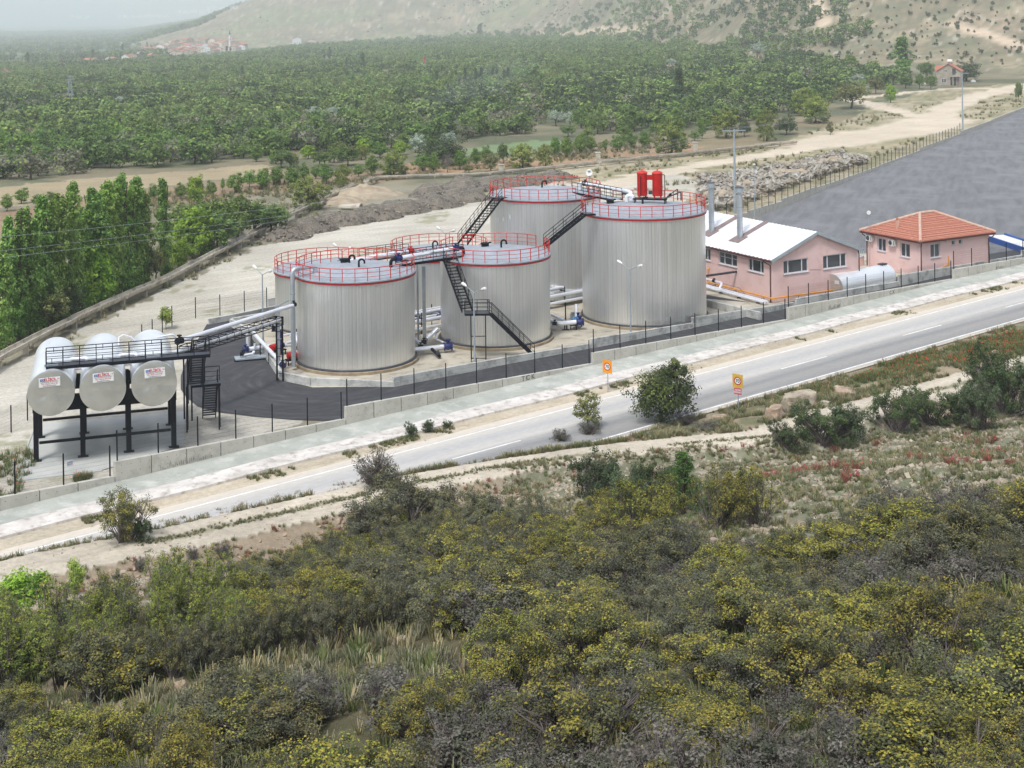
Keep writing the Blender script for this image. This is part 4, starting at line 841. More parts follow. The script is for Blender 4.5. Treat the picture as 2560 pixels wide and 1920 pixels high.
ac(c1 + LD * 7.55 + up * 3.3, -LD); ac(c1 + LD * 4.0 + up * 3.25, -LD)
q = c1 + GD * 3.9 - LD * .08 + up * 3.55; MB().lathe(q, [(.001, -.12), (.1, -.06), (.12, .05), (.001, .1)], 12).build('wall_lamp', M['lampw'], bd, True); MB().box(c1 + LD * .45 - GD * .05 + up * 3.2, .14, .1, .2, LD).build('junction_box', M['ac'], bd)
gp_ = thing('gas_pipe', 'small yellow gas pipe and meters on the wall of the tile roofed office', 'gas pipe', c1 + GD * 3.6)
o = -LD * .12; pipeline(gp_, [c1 + GD * 4.1 + o + up * 1.95, c1 + GD * 4.1 + o + up * .45], .05, 'yellow'); pipeline(gp_, [c1 + GD * 4.1 + o + up * 1.0, c1 + GD * 3.2 + o + up * .8, c1 + GD * 3.2 + o + up * .25], .05, 'yellow', br_=.12)
for g_ in (3.2, 4.1): MB().box(c1 + GD * g_ + o * 1.5 + up * .36, .2, .18, .26, GD).build('meter', M['ac'], gp_)
an = thing('antenna_pole', 'thin antenna pole with a white dish beside the office wall', 'antenna', c1 + LD * 7.6 - GD * .35); q = c1 + LD * 7.5 - GD * .4
MB().tube([q, q + up * 6.3], .035, 8).build('pole', M['pole'], an); d_ = MB(); e_ = Vector((-.25, -.95, .15)).normalized(); d_.tube([q + up * 6.2 + e_ * .05, q + up * 6.2 + e_ * .1, q + up * 6.2 + e_ * .16], [.05, .19, .23], 18); d_.build('dish', M['lampw'], an, True); MB().tube([q + up * 6.2 + e_ * .1, q + up * 6.2 + e_ * .34], .03, 6).build('receiver', M['dark'], an)
MB().tube([q + up * 5.9, c1 + LD * 4.2 + GD * 5 + up * 5.9], .008, 4).build('stay_wire', M['wire'], an)
po = thing('porch', 'low pink porch wall with white railing between the two pink buildings', 'porch', c1 + LD * 9); b_ = MB(); a = c1 + LD * 8.6 - GD * .3; e_ = c0 + GD * 12.2 + LD * 6.5
b_.bar(a + up * .55, e_ + up * .55, .2, 1.1); b_.build('wall', M['pink'], po); b_ = MB(); b_.bar(a + up * 1.13, e_ + up * 1.13, .3, .06); b_.build('coping', M['pvc'], po)
b_ = MB(); b_.tube([a + up * 2.0, e_ + up * 2.0], .035, 6); b_.tube([a + up * 1.3, e_ + up * 1.3], .03, 6)
for i in range(25): q = a + (e_ - a) * (i / 24); b_.bar(q + up * 1.16, q + up * 2.0, .03)
b_.build('railing', M['pvc'], po)
# --- half sunk silver tank and weighbridge
t = thing('sunken_tank', 'silver cylinder tank lying half sunk beside the works building', 'tank', (35.5, 150, 0)); a = Vector((32.7, 148.6, .85)); e_ = Vector((39.6, 154.0, .85)); d = (e_ - a).normalized(); R_ = 1.3
MB().tube([a, e_], R_, 40, caps=False).build('shell', M['cladh'], t, True)
cp = MB(); cp.tube([a - d * .015, a + d * .001], R_ - .01, 40); cp.build('end_cap', M['cap'], t); cp = MB(); cp.tube([e_ - d * .02, e_ + d * .16, e_ + d * .26], [R_, R_ * .7, .1], 40); cp.build('end_cap', M['cladh'], t, True)
for k in (.3, .42): q = a + (e_ - a) * k + up * R_; MB().tube([q - up * .05, q + up * .18], .07, 8).build('fitting', M['dark'], t)
q = a + (e_ - a) * .93 + up * R_; MB().box(q + up * .07, .9, .6, .12, d).build('hatch', M['dark'], t); cp = MB(); cp.box(a - d * .03 + up * .55 + Vector((-d.y, d.x, 0)) * -.55, .6, .02, .35, Vector((-d.y, d.x, 0))); cp.build('sign_plate', M['signwh'], t)
MB().tube([a + d * 2.2 + up * 1.45, c0 + GD * 4.9 + up * 2.9 - LD * .03], .012, 4).build('cable', M['dark'], t)
t = thing('weighbridge', 'white weighbridge deck with blue side beams beyond the office', 'weighbridge', (60.5, 176, 0)); a = Vector((58.9, 181.5, 0)); e_ = Vector((60.6, 170.6, 0)); d = (e_ - a).normalized(); sd = Vector((-d.y, d.x, 0)) * 3.0
b_ = MB(); b_.bar(a + sd * .5 + up * .42, e_ + sd * .5 + up * .42, 2.7, .12); b_.build('deck', M['signwh'], t)
for k in (0, 1): b_ = MB(); b_.bar(a + sd * k + up * .35, e_ + sd * k + up * .35, .22, .7); b_.build('side_beam', M['wblue'], t)
b_ = MB()
for k in range(6): q = a + (e_ - a) * (k / 5); b_.box(q + sd * .5 + up * .1, 2.6, .5, .2, sd)
b_.build('foot', M['dark'], t)
# ------------------------------------------------------------------ roadside retaining wall (stepped sections) with its fence
def wallpt(u, dz=0.0, dv=0.0): return UV(u, wall_at(u) + dv, dz)
SEC = [(24.0, 40.05, 1.68, .76), (40.05, 57.9, 1.66, .80), (57.9, 82.6, 1.66, .50), (82.6, 107.3, 1.36, .5), (107.3, 135.8, 1.62, .42), (135.8, 176.0, 1.42, .3)]
rw = thing('retaining_wall', 'long stepped grey concrete wall between the highway apron and the yard', 'wall', wallpt(24))
def panelled(mb, pa, pb, h0, h1, thick, plen, base=-.1):
    pa, pb = Vector(pa), Vector(pb); d = pb - pa; L = d.length; d.normalize(); n_ = Vector((-d.y, d.x, 0)); k = max(1, round(L / plen)); g = .034
    for i in range(k):
        a, b_ = L * i / k + g, L * (i + 1) / k - g; ha, hb = h0 + (h1 - h0) * a / L, h0 + (h1 - h0) * b_ / L
        p = [pa + d * a, pa + d * b_, pa + d * b_ + n_ * thick, pa + d * a + n_ * thick]
        vs = [Vector((q.x, q.y, base)) for q in p] + [Vector((p[0].x, p[0].y, ha)), Vector((p[1].x, p[1].y, hb)), Vector((p[2].x, p[2].y, hb)), Vector((p[3].x, p[3].y, ha))]
        mb.add(vs, [(0, 1, 5, 4), (1, 2, 6, 5), (2, 3, 7, 6), (3, 0, 4, 7), (4, 5, 6, 7), (3, 2, 1, 0)])
        if i: # recessed joint filler
            mb.k = 1; q = pa + d * (L * i / k); hz = h0 + (h1 - h0) * i / k; mb.box((q.x + n_.x * thick / 2, q.y + n_.y * thick / 2, (hz - .03 + base) / 2), .05, thick - .04, hz - .03 - base, d); mb.k = 0
for (u0, u1, h0, h1) in SEC:
    b_ = MB(); cuts = [u0] + [touv(q.x, q.y)[0] for q in WBP if u0 + 1 < touv(q.x, q.y)[0] < u1 - 1] + [u1]
    for a, e_ in zip(cuts[:-1], cuts[1:]):
        f0, f1 = (a - u0) / (u1 - u0), (e_ - u0) / (u1 - u0); panelled(b_, wallpt(a), wallpt(e_), h0 + (h1 - h0) * f0, h0 + (h1 - h0) * f1, .3, 2.6)
    b_.build('wall_section', [M['conc'], M['stain']], rw)
    hl = MB()
    u = u0 + .45
    while u < u1 - .3:
        ht = h0 + (h1 - h0) * (u - u0) / (u1 - u0)
        for dz in (.28, .75):
            if ht - dz > .45: q = wallpt(u, ht - dz, -.006); hl.box(q, .045, .012, .045, UV(1, 0, 0))
        u += .65
    if hl.f: hl.build('tie_hole', M['stain'], rw)
hdir = (WBP[4] - WBP[3]).normalized()
def onwall(px, py_h, s_, size, mt='stain', sq=1.0):
    q = P(px, 1000); u = None
    best = min(((abs(pix(wallpt(uu_ * .1, .6))[0] - px), uu_ * .1) for uu_ in range(240, 1750)), key=lambda t: t[0])[1]
    text(s_, wallpt(best, py_h, -.012), hdir, (0, 0, 1), size, M[mt], rw, 'graffiti', squeeze=sq, bold=.012)
onwall(1320, .62, 'T C K', .55); onwall(2226, .62, 'Y C X', .5)
ws = MB()
for (px, h_, n_, w_) in ((470, .72, 26, .42), (2086, .62, 18, .5), (2290, .4, 9, .3), (2500, .5, 14, .4), (1115, .48, 4, .3)):
    best = min(((abs(pix(wallpt(k * .1, .5))[0] - px), k * .1) for k in range(240, 1750)), key=lambda t: t[0])[1]
    for i in range(n_):
        u = best + (i - n_ / 2) * .115 * (1.3 if px == 470 else 1); y = .42 + .12 * rnd.random(); q = wallpt(u, y, -.006); ws.bar(q, q + hdir * (.05 * rnd.uniform(-1, 1)) + Vector((0, 0, w_ * rnd.uniform(.25, .9))), .008, rnd.uniform(.05, .11), up=UV(0, 1, 0) if 0 else None)
ws.build('scrawl', M['stain'], rw)
# fences
PM = MB(); PM.bar((0, 0, -.1), (0, 0, 1.95), .075); post_proto = PM.build('post', M['black'], None); COL.objects.unlink(post_proto)
def fence(label, pts, hts, group=None, hmesh=1.75, ph=1.0):
    """posts at pts (ground or wall tops), mesh panel in every bay"""
    t = thing('mesh_fence', label, 'fence', pts[0], group)
    for q in pts:
        o = post_proto.copy(); COL.objects.link(o); o.parent = t; o.location = Vector(q) - Vector(pts[0]); o.scale = (1, 1, ph)
    for a, b_ in zip(pts[:-1], pts[1:]):
        a, b_ = Vector(a), Vector(b_); L = (b_ - a).length; m_ = MB(); m_.poly([a + up * .06, b_ + up * .06, b_ + up * (hmesh + .06), a + up * (hmesh + .06)]); o = m_.build('mesh_panel', M['mesh'], t)
        uvl = o.data.uv_layers.new(name='UVMap'); 
        for li, w in enumerate(((0, 0), (L, 0), (L, hmesh), (0, hmesh))): uvl.data[li].uv = w
    return t
def sec_posts(i, n):
    u0, u1, h0, h1 = SEC[i]; out = []
    for k in range(n):
        u = u0 + .25 + (u1 - u0 - .5) * k / (n - 1); out.append(wallpt(u, h0 + (h1 - h0) * (u - u0) / (u1 - u0), .2))
    return out
places = ['lowest section nearest the left edge of the photo', 'section in front of the tank rack', 'section in front of the nearest tank', 'section in front of the drum tank', 'section in front of the two pink buildings', 'highest section at the right edge of the photo']
for i, n in enumerate((6, 7, 9, 9, 10, 13)): fence('black mesh fence on the roadside wall, ' + places[i], sec_posts(i, n), None)
nb = thing('notice_board', 'small white notice plate on the roadside fence near the tank rack', 'sign', wallpt(37, 1.4)); q = P(174, 1158, 2.0); b_ = MB(); b_.box(q, .42, .03, .36, hdir); b_.build('plate', M['signwh'], nb)
text('ÜNİTE\nNO 15', q - UV(0, .02, 0), hdir, (0, 0, 1), .12, M['blueink'], nb)
# ------------------------------------------------------------------ bund walls round the tanks
def lowwall(label, pts, hs, thick=.28, mt='conc2', plen=60):
    t = thing('bund_wall', label, 'wall', pts[0])
    b_ = MB()
    for (a, e_), (h0, h1) in zip(zip(pts[:-1], pts[1:]), hs): panelled(b_, a, e_, h0, h1, thick, plen, -.05)
    b_.build('wall_body', [M[mt], M['stain']], t); return t
lowwall('white topped low wall angling round the nearest tank', [P(628, 842), P(700, 951), P(776, 967), P(986, 968)], [(.66, .66), (.66, .7), (.7, .42)])
lowwall('low concrete kerb wall in front of the staircase tank', [UV(67.2, 93.9), UV(78.4, 93.2), UV(87.5, 92.4)], [(.8, .62), (.62, .42)])
lowwall('low concrete wall in front of the drum tank', [UV(87.5, 92.3), UV(99.8, 91.45)], [(.86, .5)])
lowwall('low concrete wall between the drum tank and the works building', [UV(99.9, 91.6), UV(114.0, 90.8)], [(.95, .45)])
lowwall('low concrete wall in front of the sunken silver tank', [UV(114.1, 90.7), UV(130.0, 89.8)], [(.82, .5)])
lowwall('low stained concrete wall in front of the tile roofed office', [UV(130.1, 89.7), UV(136.5, 89.6), UV(153.5, 88.6)], [(1.15, .95), (.95, .6)])
lowwall('concrete block wall end beside the weighbridge', [UV(153.0, 88.7), UV(159, 88.4)], [(1.1, 1.0)])
lowwall('low concrete divider wall from the drum tank to the works building', [P(1741, 760, 0), P(1905, 800, 0)][::-1], [(.75, .75)])
lowwall('low rear bund wall behind the short tanks', [UV(68.1, 118), UV(69, 122.8), UV(112, 122.8)], [(.7, .7), (.7, .7)])
lowwall('kerb wall at the back of the asphalt yard', [P(522, 812), P(600, 797), P(690, 772), P(770, 750)], [(.55, .55), (.55, .3), (.3, .3)])
lowwall('concrete wall stub behind the short hidden tank', [P(670, 772), P(760, 757)], [(1.0, 1.0)])
# back wall of the pale yard: stepped, with fence
bw = thing('retaining_wall', 'stepped concrete wall with fence along the far edge of the pale asphalt field', 'wall', P(1700, 640))
fpts = [P(1690, 628), P(1790, 570), P(1870, 549), P(1955, 519), P(2040, 483), P(2110, 456), P(2200, 420), P(2300, 379), P(2400, 340), P(2480, 308), P(2560, 274), P(2680, 224)]
hs_ = [1.2, 1.25, 1.2, 1.25, .9, .7, .55, .75, 1.0, .9, .6, .5]; b_ = MB()
for i, (a, e_) in enumerate(zip(fpts[:-1], fpts[1:])): panelled(b_, a, e_, hs_[i], hs_[i] - .25, .25, 3.0)
b_.build('wall_body', [M['conc'], M['stain']], bw)
pts = []
for i, (a, e_) in enumerate(zip(fpts[:-1], fpts[1:])):
    k = max(1, round((e_ - a).length / 2.7))
    for j in range(k): q = a + (e_ - a) * (j / k); pts.append(Vector((q.x, q.y, hs_[i] - .25 * j / k)))
fence('black mesh fence along the far edge of the pale asphalt field', pts[:60], None)
# small perimeter fence behind the rack and by the young tree
fence('thin black fence along the dirt lot behind the tank rack', [P(-40, 1108), P(28, 1080), P(69, 1050), P(150, 990), P(280, 905), P(355, 865), P(381, 851), P(406, 831), P(430, 815)], None)
fence('thin black fence behind the asphalt yard beside the young tree', [P(430, 815), P(489, 793, .4), P(550, 786, .4), P(611, 776, .4), P(667, 767, .4)], None)
# ------------------------------------------------------------------ lamps, poles, cables
ED = Vector((.64, -.77, 0))
def lamp(label, base, h=6.1):
    base = Vector(base); t = thing('street_lamp', label, 'street lamp', base); O = lambda d, z: base + ED * d + up * z
    MB().tube([base, base + up * h], [.085, .05], 10).build('pole', M['pole'], t, True); MB().tube([base - up * .02, base + up * .25], .14, 10).build('base', M['pole'], t)
    for s_ in (-1, 1):
        MB().tube([O(0, h - .02), O(s_ * 1.05, h + .42)], .032, 8).build('arm', M['pole'], t)
        a, e_ = O(s_ * .98, h + .40), O(s_ * 1.62, h + .60); d = (e_ - a).normalized(); b_ = MB(); b_.tube([a, a + d * .12, a + d * .4, e_ - d * .05, e_], [.05, .10, .15, .13, .04], 10); b_.build('lamp_head', M['lampw'], t, True)
lamp('double armed lamp at the left of the short hidden tank, on the angled bund wall', P(658, 858, .6)); lamp('double armed lamp in front of the zigzag staircase', P(1187, 912)); lamp('double armed lamp in front of the drum tank', P(1577, 841))
def lamp_behind(px, pj): Y = 24.4 * F / (pj - 10 - (px - CX) * RS); q = Q(px, pj, Y); return Vector((q.x, q.y, 0))
lamp('double armed lamp showing above the rails of the nearest tank', lamp_behind(855, 617)); lamp('double armed lamp showing above the rear rail of the small back tank', lamp_behind(1114, 580.5))
def upole(label, base, h, ca):
    base = Vector(base); t = thing('utility_pole', label, 'utility pole', base); b_ = MB(); b_.lathe(base, [(.2, -.2), (.13, h)], 10, capt=True); b_.build('pole', M['pole'], t, True)
    b_ = MB(); b_.bar(base - Vector(ca) * 1.7 + up * (h - .25), base + Vector(ca) * 1.7 + up * (h - .25), .2, .14); b_.build('crossarm', M['pole'], t)
    for k in (-1.5, 0, 1.5): MB().tube([base + Vector(ca) * k + up * (h - .15), base + Vector(ca) * k + up * (h + .16)], .07, 8).build('insulator', M['dark'], t)
    return [base + Vector(ca) * k + up * (h + .16) for k in (-1.5, 0, 1.5)]
CA = Vector((.98, .2, 0)); pA = upole('grey utility pole with a cross arm behind the works building', P(1838, 533), 12.1, CA); pB = upole('grey utility pole with a cross arm in front of the unfinished house', P(2407, 331), 13.6, CA)
t = thing('mast_lamp', 'slim grey lamp mast by the far wall, left of the pale field', 'lamp mast', P(1887, 551)); q = P(1887, 551); MB().tube([q, q + up * 7.7], [.06, .04], 8).build('pole', M['pole'], t, True); MB().lathe(q + up * 7.7, [(.02, .0), (.2, .02), (.22, .08), (.001, .22)], 14).build('lamp_head', M['lampw'], t, True)
def cable(name, label, a, b_, sag, r=.014, group='overhead power lines'):
    pts = [Vector(a) + (Vector(b_) - Vector(a)) * (i / 30) - up * (sag * 4 * (i / 30) * (1 - i / 30)) for i in range(31)]; return tag(MB().tube(pts, r, 5).build(name, M['wire'], None, True), label, 'cable', group)
ends = [Q(-60, 598, 112), Q(-60, 634, 110), Q(-60, 652, 108)]
labs = ['uppermost thin power line crossing the poplars', 'middle thin power line crossing the poplars', 'lowest thin power line crossing the poplars']
for a, e_, lb in zip(pA, ends, labs): cable('power_line', lb, a, e_, 1.6, .012)
for a, e_, lb in zip(pA, pB, ('left', 'middle', 'right')): cable('power_line', 'thin power line between the two grey utility poles, %s strand' % {'left': 'outer', 'middle': 'centre', 'right': 'inner'}[lb], a, e_, 2.2, .012)
# ------------------------------------------------------------------ road signs
def sign(label, px, py, face, plate):
    z = H(P(px, py).x, P(px, py).y); base = G(px, py); t = thing('speed_sign', label, 'road sign', base); ex = UV(-.55, -.83, 0).normalized() * -1; ex = Vector((.80, -.60, 0)); nrm = Vector((ex.y, -ex.x, 0))
    k = 1.0; MB().tube([base - up * .1, base + up * 2.55], .035, 8).build('post', M['pole'], t)
    zc = 2.15 if plate else 2.0; c_ = base + nrm * .05 + up * zc; b_ = MB(); b_.box(c_, .86, .02, 1.0, ex); b_.build('plate', M[face], t); 
    def disc(r, off, mt, nm):
        d_ = MB(); d_.tube([c_ + nrm * off, c_ + nrm * (off + .003)], r, 32); return d_.build(nm, M[mt], t)
    disc(.31, .0115, 'signred', 'red_ring'); disc(.235, .0155, 'signwh', 'white_disc'); text('70', c_ + nrm * .022, ex, up, .36, M['ink'], t, 'numerals', bold=.006)
    if plate:
        b_ = MB(); b_.box(base + nrm * .05 + up * 1.38, .62, .02, .48, ex); b_.build('sub_plate', M['pinkplate'], t); text('AZAMI\nHIZINIZ', base + nrm * .063 + up * 1.38, ex, up, .17, M['signwh'], t, 'lettering', bold=.004)
sign('orange 70 speed limit sign on the far verge by the apron', 1520, 980, 'signor', False); sign('faded yellow 70 speed limit sign with a red plate below', 1846, 1024, 'signye', True)
# ------------------------------------------------------------------ raised concrete flume on short piers
def flume(label, px, hz=1.15, w=.95, gap=()):
    t = thing('irrigation_flume', label, 'flume', P(*px[0])); pts = [P(*q, hz) for q in px]; cum = [0]
    for a, e_ in zip(pts[:-1], pts[1:]): cum.append(cum[-1] + (e_ - a).length)
    def at(s_):
        for i in range(len(pts) - 1):
            if s_ <= cum[i + 1] or i == len(pts) - 2: return pts[i] + (pts[i + 1] - pts[i]) * ((s_ - cum[i]) / (cum[i + 1] - cum[i]))
    L = cum[-1]; n = max(1, round(L / 5.0))
    for i in range(n):
        if i in gap: continue
        a, e_ = at(L * i / n), at(L * (i + 1) / n - .04); d = (e_ - a).normalized(); sd = Vector((-d.y, d.x, 0)); jit = Vector((0, 0, rnd.uniform(-.05, .05)))
        prof = [(w * .5 * math.cos(math.pi + math.pi * k / 10), w * .62 * math.sin(math.pi + math.pi * k / 10)) for k in range(11)]; inn = [(x * .8, z * .84 + .0) for x, z in prof][::-1]
        pr_ = prof + inn; b_ = MB(); vs = [a + sd * x + up * z + jit for x, z in pr_] + [e_ + sd * x + up * z + jit for x, z in pr_]; m_ = len(pr_)
        b_.add(vs, [(k, (k + 1) % m_, m_ + (k + 1) % m_, m_ + k) for k in range(m_)] + [tuple(range(m_))[::-1], tuple(range(m_, 2 * m_))]); b_.build('channel', M['flume'], t)
        b_ = MB(); b_.bar((a.x, a.y, -.15), (a.x, a.y, hz - .36), .2, .5, sd); b_.box((a.x, a.y, hz - .33), .3, w * 1.05, .16, d); b_.build('pier', M['flume'], t)
flume('long raised concrete water channel beside the poplars', [(-60, 925), (0, 885), (200, 783), (415, 690), (560, 615), (700, 545), (810, 490), (880, 462), (940, 440)], gap=(24,))
flume('thin concrete channel along the edge of the far orchard', [(945, 440), (1200, 432), (1490, 403)], .7); flume('further run of thin concrete channel past the pillar', [(1500, 402), (1735, 378), (1990, 352)], .7)
for (px, py, lb) in ((1253, 436, 'square concrete pillar of the channel behind the dark heaps'), (1495, 404, 'square concrete pillar of the channel left of the olive willow'), (1738, 377, 'square concrete pillar of the channel right of the olive willow')):
    q = P(px, py); b_ = MB(); b_.bar(q - up * .2, q + up * 1.7, .9, .9); b_.box(q + up * 1.75, 1.1, 1.1, .12); tag(b_.build('concrete_pillar', M['flume'], None), lb, 'pillar')
q = P(850, 520, .1); b_ = MB(); sl = []
for k in range(9): sl.append((.5 * math.cos(math.pi * k / 8), .55 * math.sin(math.pi * k / 8)))
sl2 = [(x * .82, z * .84) for x, z in sl][::-1]; pr_ = sl + sl2; d = Vector((.8, -.55, .1)).normalized(); sd = Vector((.5, .8, 0)).normalized(); vs = [q + sd * x + up * z for x, z in pr_] + [q + d * 4.2 + sd * x + up * z for x, z in pr_]; m_ = len(pr_)
b_.add(vs, [(k, (k + 1) % m_, m_ + (k + 1) % m_, m_ + k) for k in range(m_)] + [tuple(range(m_)), tuple(range(m_, 2 * m_))]); tag(b_.build('broken_channel', M['flume'], None), 'broken length of concrete channel lying upside down by the sandy heap', 'channel')
# ------------------------------------------------------------------ soil heaps and rubble
def heap(name, label, c_, rx, ry, h, rz, mt, seed, n=46, chips=0, group=None, rough=.35):
    b_ = MB(); vs = []; ca, sa = math.cos(rz), math.sin(rz)
    for i in range(n + 1):
        for j in range(n + 1):
            x, y = (i / n * 2 - 1), (j / n * 2 - 1); r_ = math.hypot(x, y); z = h * max(0, 1 - r_ ** 1.7)
            gx_, gy_ = np.array(c_[0] + x * rx), np.array(c_[1] + y * ry); wob = (float(vn(gx_, gy_, 1.9, 3)) - .5) * .8 + (float(vn(gx_, gy_, .7, 4)) - .5) * .35
            z = z * (1 + wob * rough * 2) + (wob * rough * .5 if r_ < .9 else 0) - .12
            X, Y_ = x * rx, y * ry; gx, gy = c_[0] + X * ca - Y_ * sa, c_[1] + X * sa + Y_ * ca; vs.append((gx, gy, z - .05 * (r_ > .97)))
    b_.add(vs, [(i * (n + 1) + j, (i + 1) * (n + 1) + j, (i + 1) * (n + 1) + j + 1, i * (n + 1) + j + 1) for i in range(n) for j in range(n)])
    o = b_.build(name, M[mt], None, True, loc=(c_[0], c_[1], 0)); return tag(o, label, 'heap', group)
hp_ = [(716, 590, 3.6, 2.4, 1.7), (775, 570, 4.2, 2.6, 1.8), (850, 552, 5, 2.8, 1.9), (930, 540, 5, 3, 2.0), (1000, 524, 5.2, 3.2, 2.0), (1085, 510, 5, 3.2, 1.9), (1150, 494, 5, 3.4, 2.0), (1085, 482, 4.6, 3, 1.8), (1160, 470, 6, 3.6, 2.0), (1240, 462, 6, 3.4, 1.9), (1310, 452, 5.5, 3.2, 1.8), (1385, 442, 5, 2.6, 1.5)]
hd = ['first of the row, pointing at the road', 'second from the near end', 'broad one beside the broken channel', 'long one below the sandy heap', 'one with stones at its foot', 'one behind the back tank stair', 'largest, just left of the back tank', 'one against the thin channel', 'one under the orchard willow', 'one behind the left rail of the back tank', 'one behind the back tank cone', 'last and stoniest one near the dish']
for i, ((px, py, a, b2, h_), lb) in enumerate(zip(hp_, hd)): heap('soil_heap', 'dark grey soil heap, ' + lb, P(px, py + 6), a, b2 * 1.15, h_ * 1.05, .55, 'heap', i + 1, group='row of soil heaps')
heap('sand_heap', 'pale sandy heap between the dark heaps and the channel', P(905, 490), 7.5, 4.2, 1.5, .5, 'sand', 31); heap('sand_heap', 'small pale sandy heap by the broken channel', P(860, 505), 4, 3, 1.2, .5, 'sand', 33)
def chips(name, label, pts, smin, smax, mt, flat=.35, seed=3):
    r_ = random.Random(seed); b_ = MB()
    for q in pts:
        s_ = r_.uniform(smin, smax); ax = Vector((r_.uniform(-1, 1), r_.uniform(-1, 1), r_.uniform(-.6, .6))); az = Vector((r_.uniform(-.7, .7), r_.uniform(-.7, .7), 1)); c_ = Vector(q)
        ex = ax.normalized(); ey = az.cross(ex).normalized(); ez = ex.cross(ey); sx_, sy_, sz_ = s_ * r_.uniform(.7, 1.5), s_ * r_.uniform(.5, 1), s_ * r_.uniform(flat * .6, flat * 1.4)
        vs = [c_ + ex * (sx_ * .5 * i * r_.uniform(.6, 1.1)) + ey * (sy_ * .5 * j * r_.uniform(.6, 1.1)) + ez * (sz_ * .5 * k * r_.uniform(.8, 1.1)) for i in (-1, 1) for j in (-1, 1) for k in (-1, 1)]
        b_.add(vs, [(0, 1, 3, 2), (4, 6, 7, 5), (0, 4, 5, 1), (2, 3, 7, 6), (0, 2, 6, 4), (1, 5, 7, 3)])
    o = b_.build(name, M[mt] if isinstance(mt, str) else mt, None); tag(o, label, 'rubble', None, 'stuff'); return o
pts = []
for (px, py, a, b2, h_) in hp_:
    c_ = P(px, py + 6)
    for _ in range(110):
        r_ = math.sqrt(rnd.random()); th = rnd.random() * 6.28; X, Y_ = r_ * a * math.cos(th), r_ * b2 * 1.2 * math.sin(th); pts.append((c_.x + X * .85 - Y_ * .52, c_.y + X * .52 + Y_ * .85, h_ * .85 * (1 - r_ ** 1.7) + .05))
chips('stones', 'loose stones on the dark soil heaps', pts, .1, .42, 'heap', .6, 5)
chips('pale_stones', 'pale stones scattered over the dark soil heaps', rnd.sample(pts, 260), .12, .38, 'rock', .6, 6)
rub = [P(*q) for q in [(1742, 520), (1742, 462), (1830, 440), (1960, 422), (2090, 395), (2150, 398), (2170, 408), (2080, 436), (2010, 458), (1930, 488), (1850, 515), (1790, 530)]]
xs, ys = [q.x for q in rub], [q.y for q in rub]; pts = []; poly_ = [q.xy for q in rub]
def rub_h(x, y): return max(0, 1.15 + .7 * float(nz(np.array(x), np.array(y), 5, 3)))
while len(pts) < 2300:
    x, y = rnd.uniform(min(xs), max(xs)), rnd.uniform(min(ys), max(ys))
    if inpoly(np.array([x]), np.array([y]), poly_)[0]: pts.append((x, y, rub_h(x, y) * rnd.uniform(.3, 1.05) + .1))
chips('rubble', 'mass of broken concrete slabs piled behind the far wall', pts, .4, 1.15, 'rubble', .3, 8)
for (px, py, a, lb) in ((1790, 505, 5.5, 'left end'), (1870, 482, 6.5, 'middle'), (1975, 446, 7, 'mid right'), (2080, 416, 5.5, 'right end')): heap('earth_mound', 'brown earth mound showing through the broken concrete, %s of the pile' % lb, P(px, py), a, 4.5, 1.7, .6, 'sand', px)
# ------------------------------------------------------------------ raised rack with three horizontal tanks
WD = Vector((.953, .303, 0)); DD = Vector((-.27, .963, 0)); RO = Vector((-32.6, 97.4, 0))
rk = thing('tank_rack', 'black steel rack on eight legs carrying three horizontal tanks', 'rack', RO)
rp = lambda i, j, z: RO + WD * (3.03 * i) + DD * (5.6 * j) + up * z
for i in range(4):
    for j in (0, 1):
        b_ = MB(); b_.bar(rp(i, j, 0), rp(i, j, 3.55), .34, .34, WD); b_.box(rp(i, j, .03), .7, .5, .05, WD); b_.build('leg', M['black'], rk)
for j in (0, 1): b_ = MB(); b_.bar(rp(0, j, 1.25) + WD * .2, rp(3, j, 1.25) - WD * .2, .18, .16); b_.build('brace', M['black'], rk)
for i in range(4): b_ = MB(); b_.bar(rp(i, 0, 3.42), rp(i, 1, 3.42), .26, .3); b_.build('beam', M['black'], rk)
CAPS = [Vector((-30.9, 95.4, 5.14)), Vector((-27.75, 96.4, 5.14)), Vector((-24.55, 97.4, 5.14))]; R_ = 1.5; TL = 10.2
for j in (0, 1):  # saddle beams, cut out round the tanks
    b_ = MB(); base = rp(0, j, 3.45) - WD * .2; n_ = 90; Lw = 9.5; vs = []
    for k in range(n_ + 1):
        s_ = Lw * k / n_; p_ = base + WD * s_; top = 4.35
        for c_ in CAPS:
            d_ = (p_ - Vector((c_.x, c_.y, 0)) - DD * ((p_ - c_).dot(DD))); off = (p_ - c_).dot(WD)
            if abs(off) < R_ + .02: top = min(top, max(3.62, 5.14 - math.sqrt((R_ + .02) ** 2 - off * off)))
        vs += [Vector((p_.x, p_.y, 3.3)) - DD * .12, Vector((p_.x, p_.y, top)) - DD * .12, Vector((p_.x, p_.y, top)) + DD * .12, Vector((p_.x, p_.y, 3.3)) + DD * .12]
    b_.add(vs, [(4 * k + a, 4 * k + 4 + a, 4 * k + 4 + (a + 1) % 4, 4 * k + (a + 1) % 4) for k in range(n_) for a in range(4)] + [(0, 1, 2, 3), (4 * n_ + 3, 4 * n_ + 2, 4 * n_ + 1, 4 * n_)]); b_.build('saddle_beam', M['black'], rk)
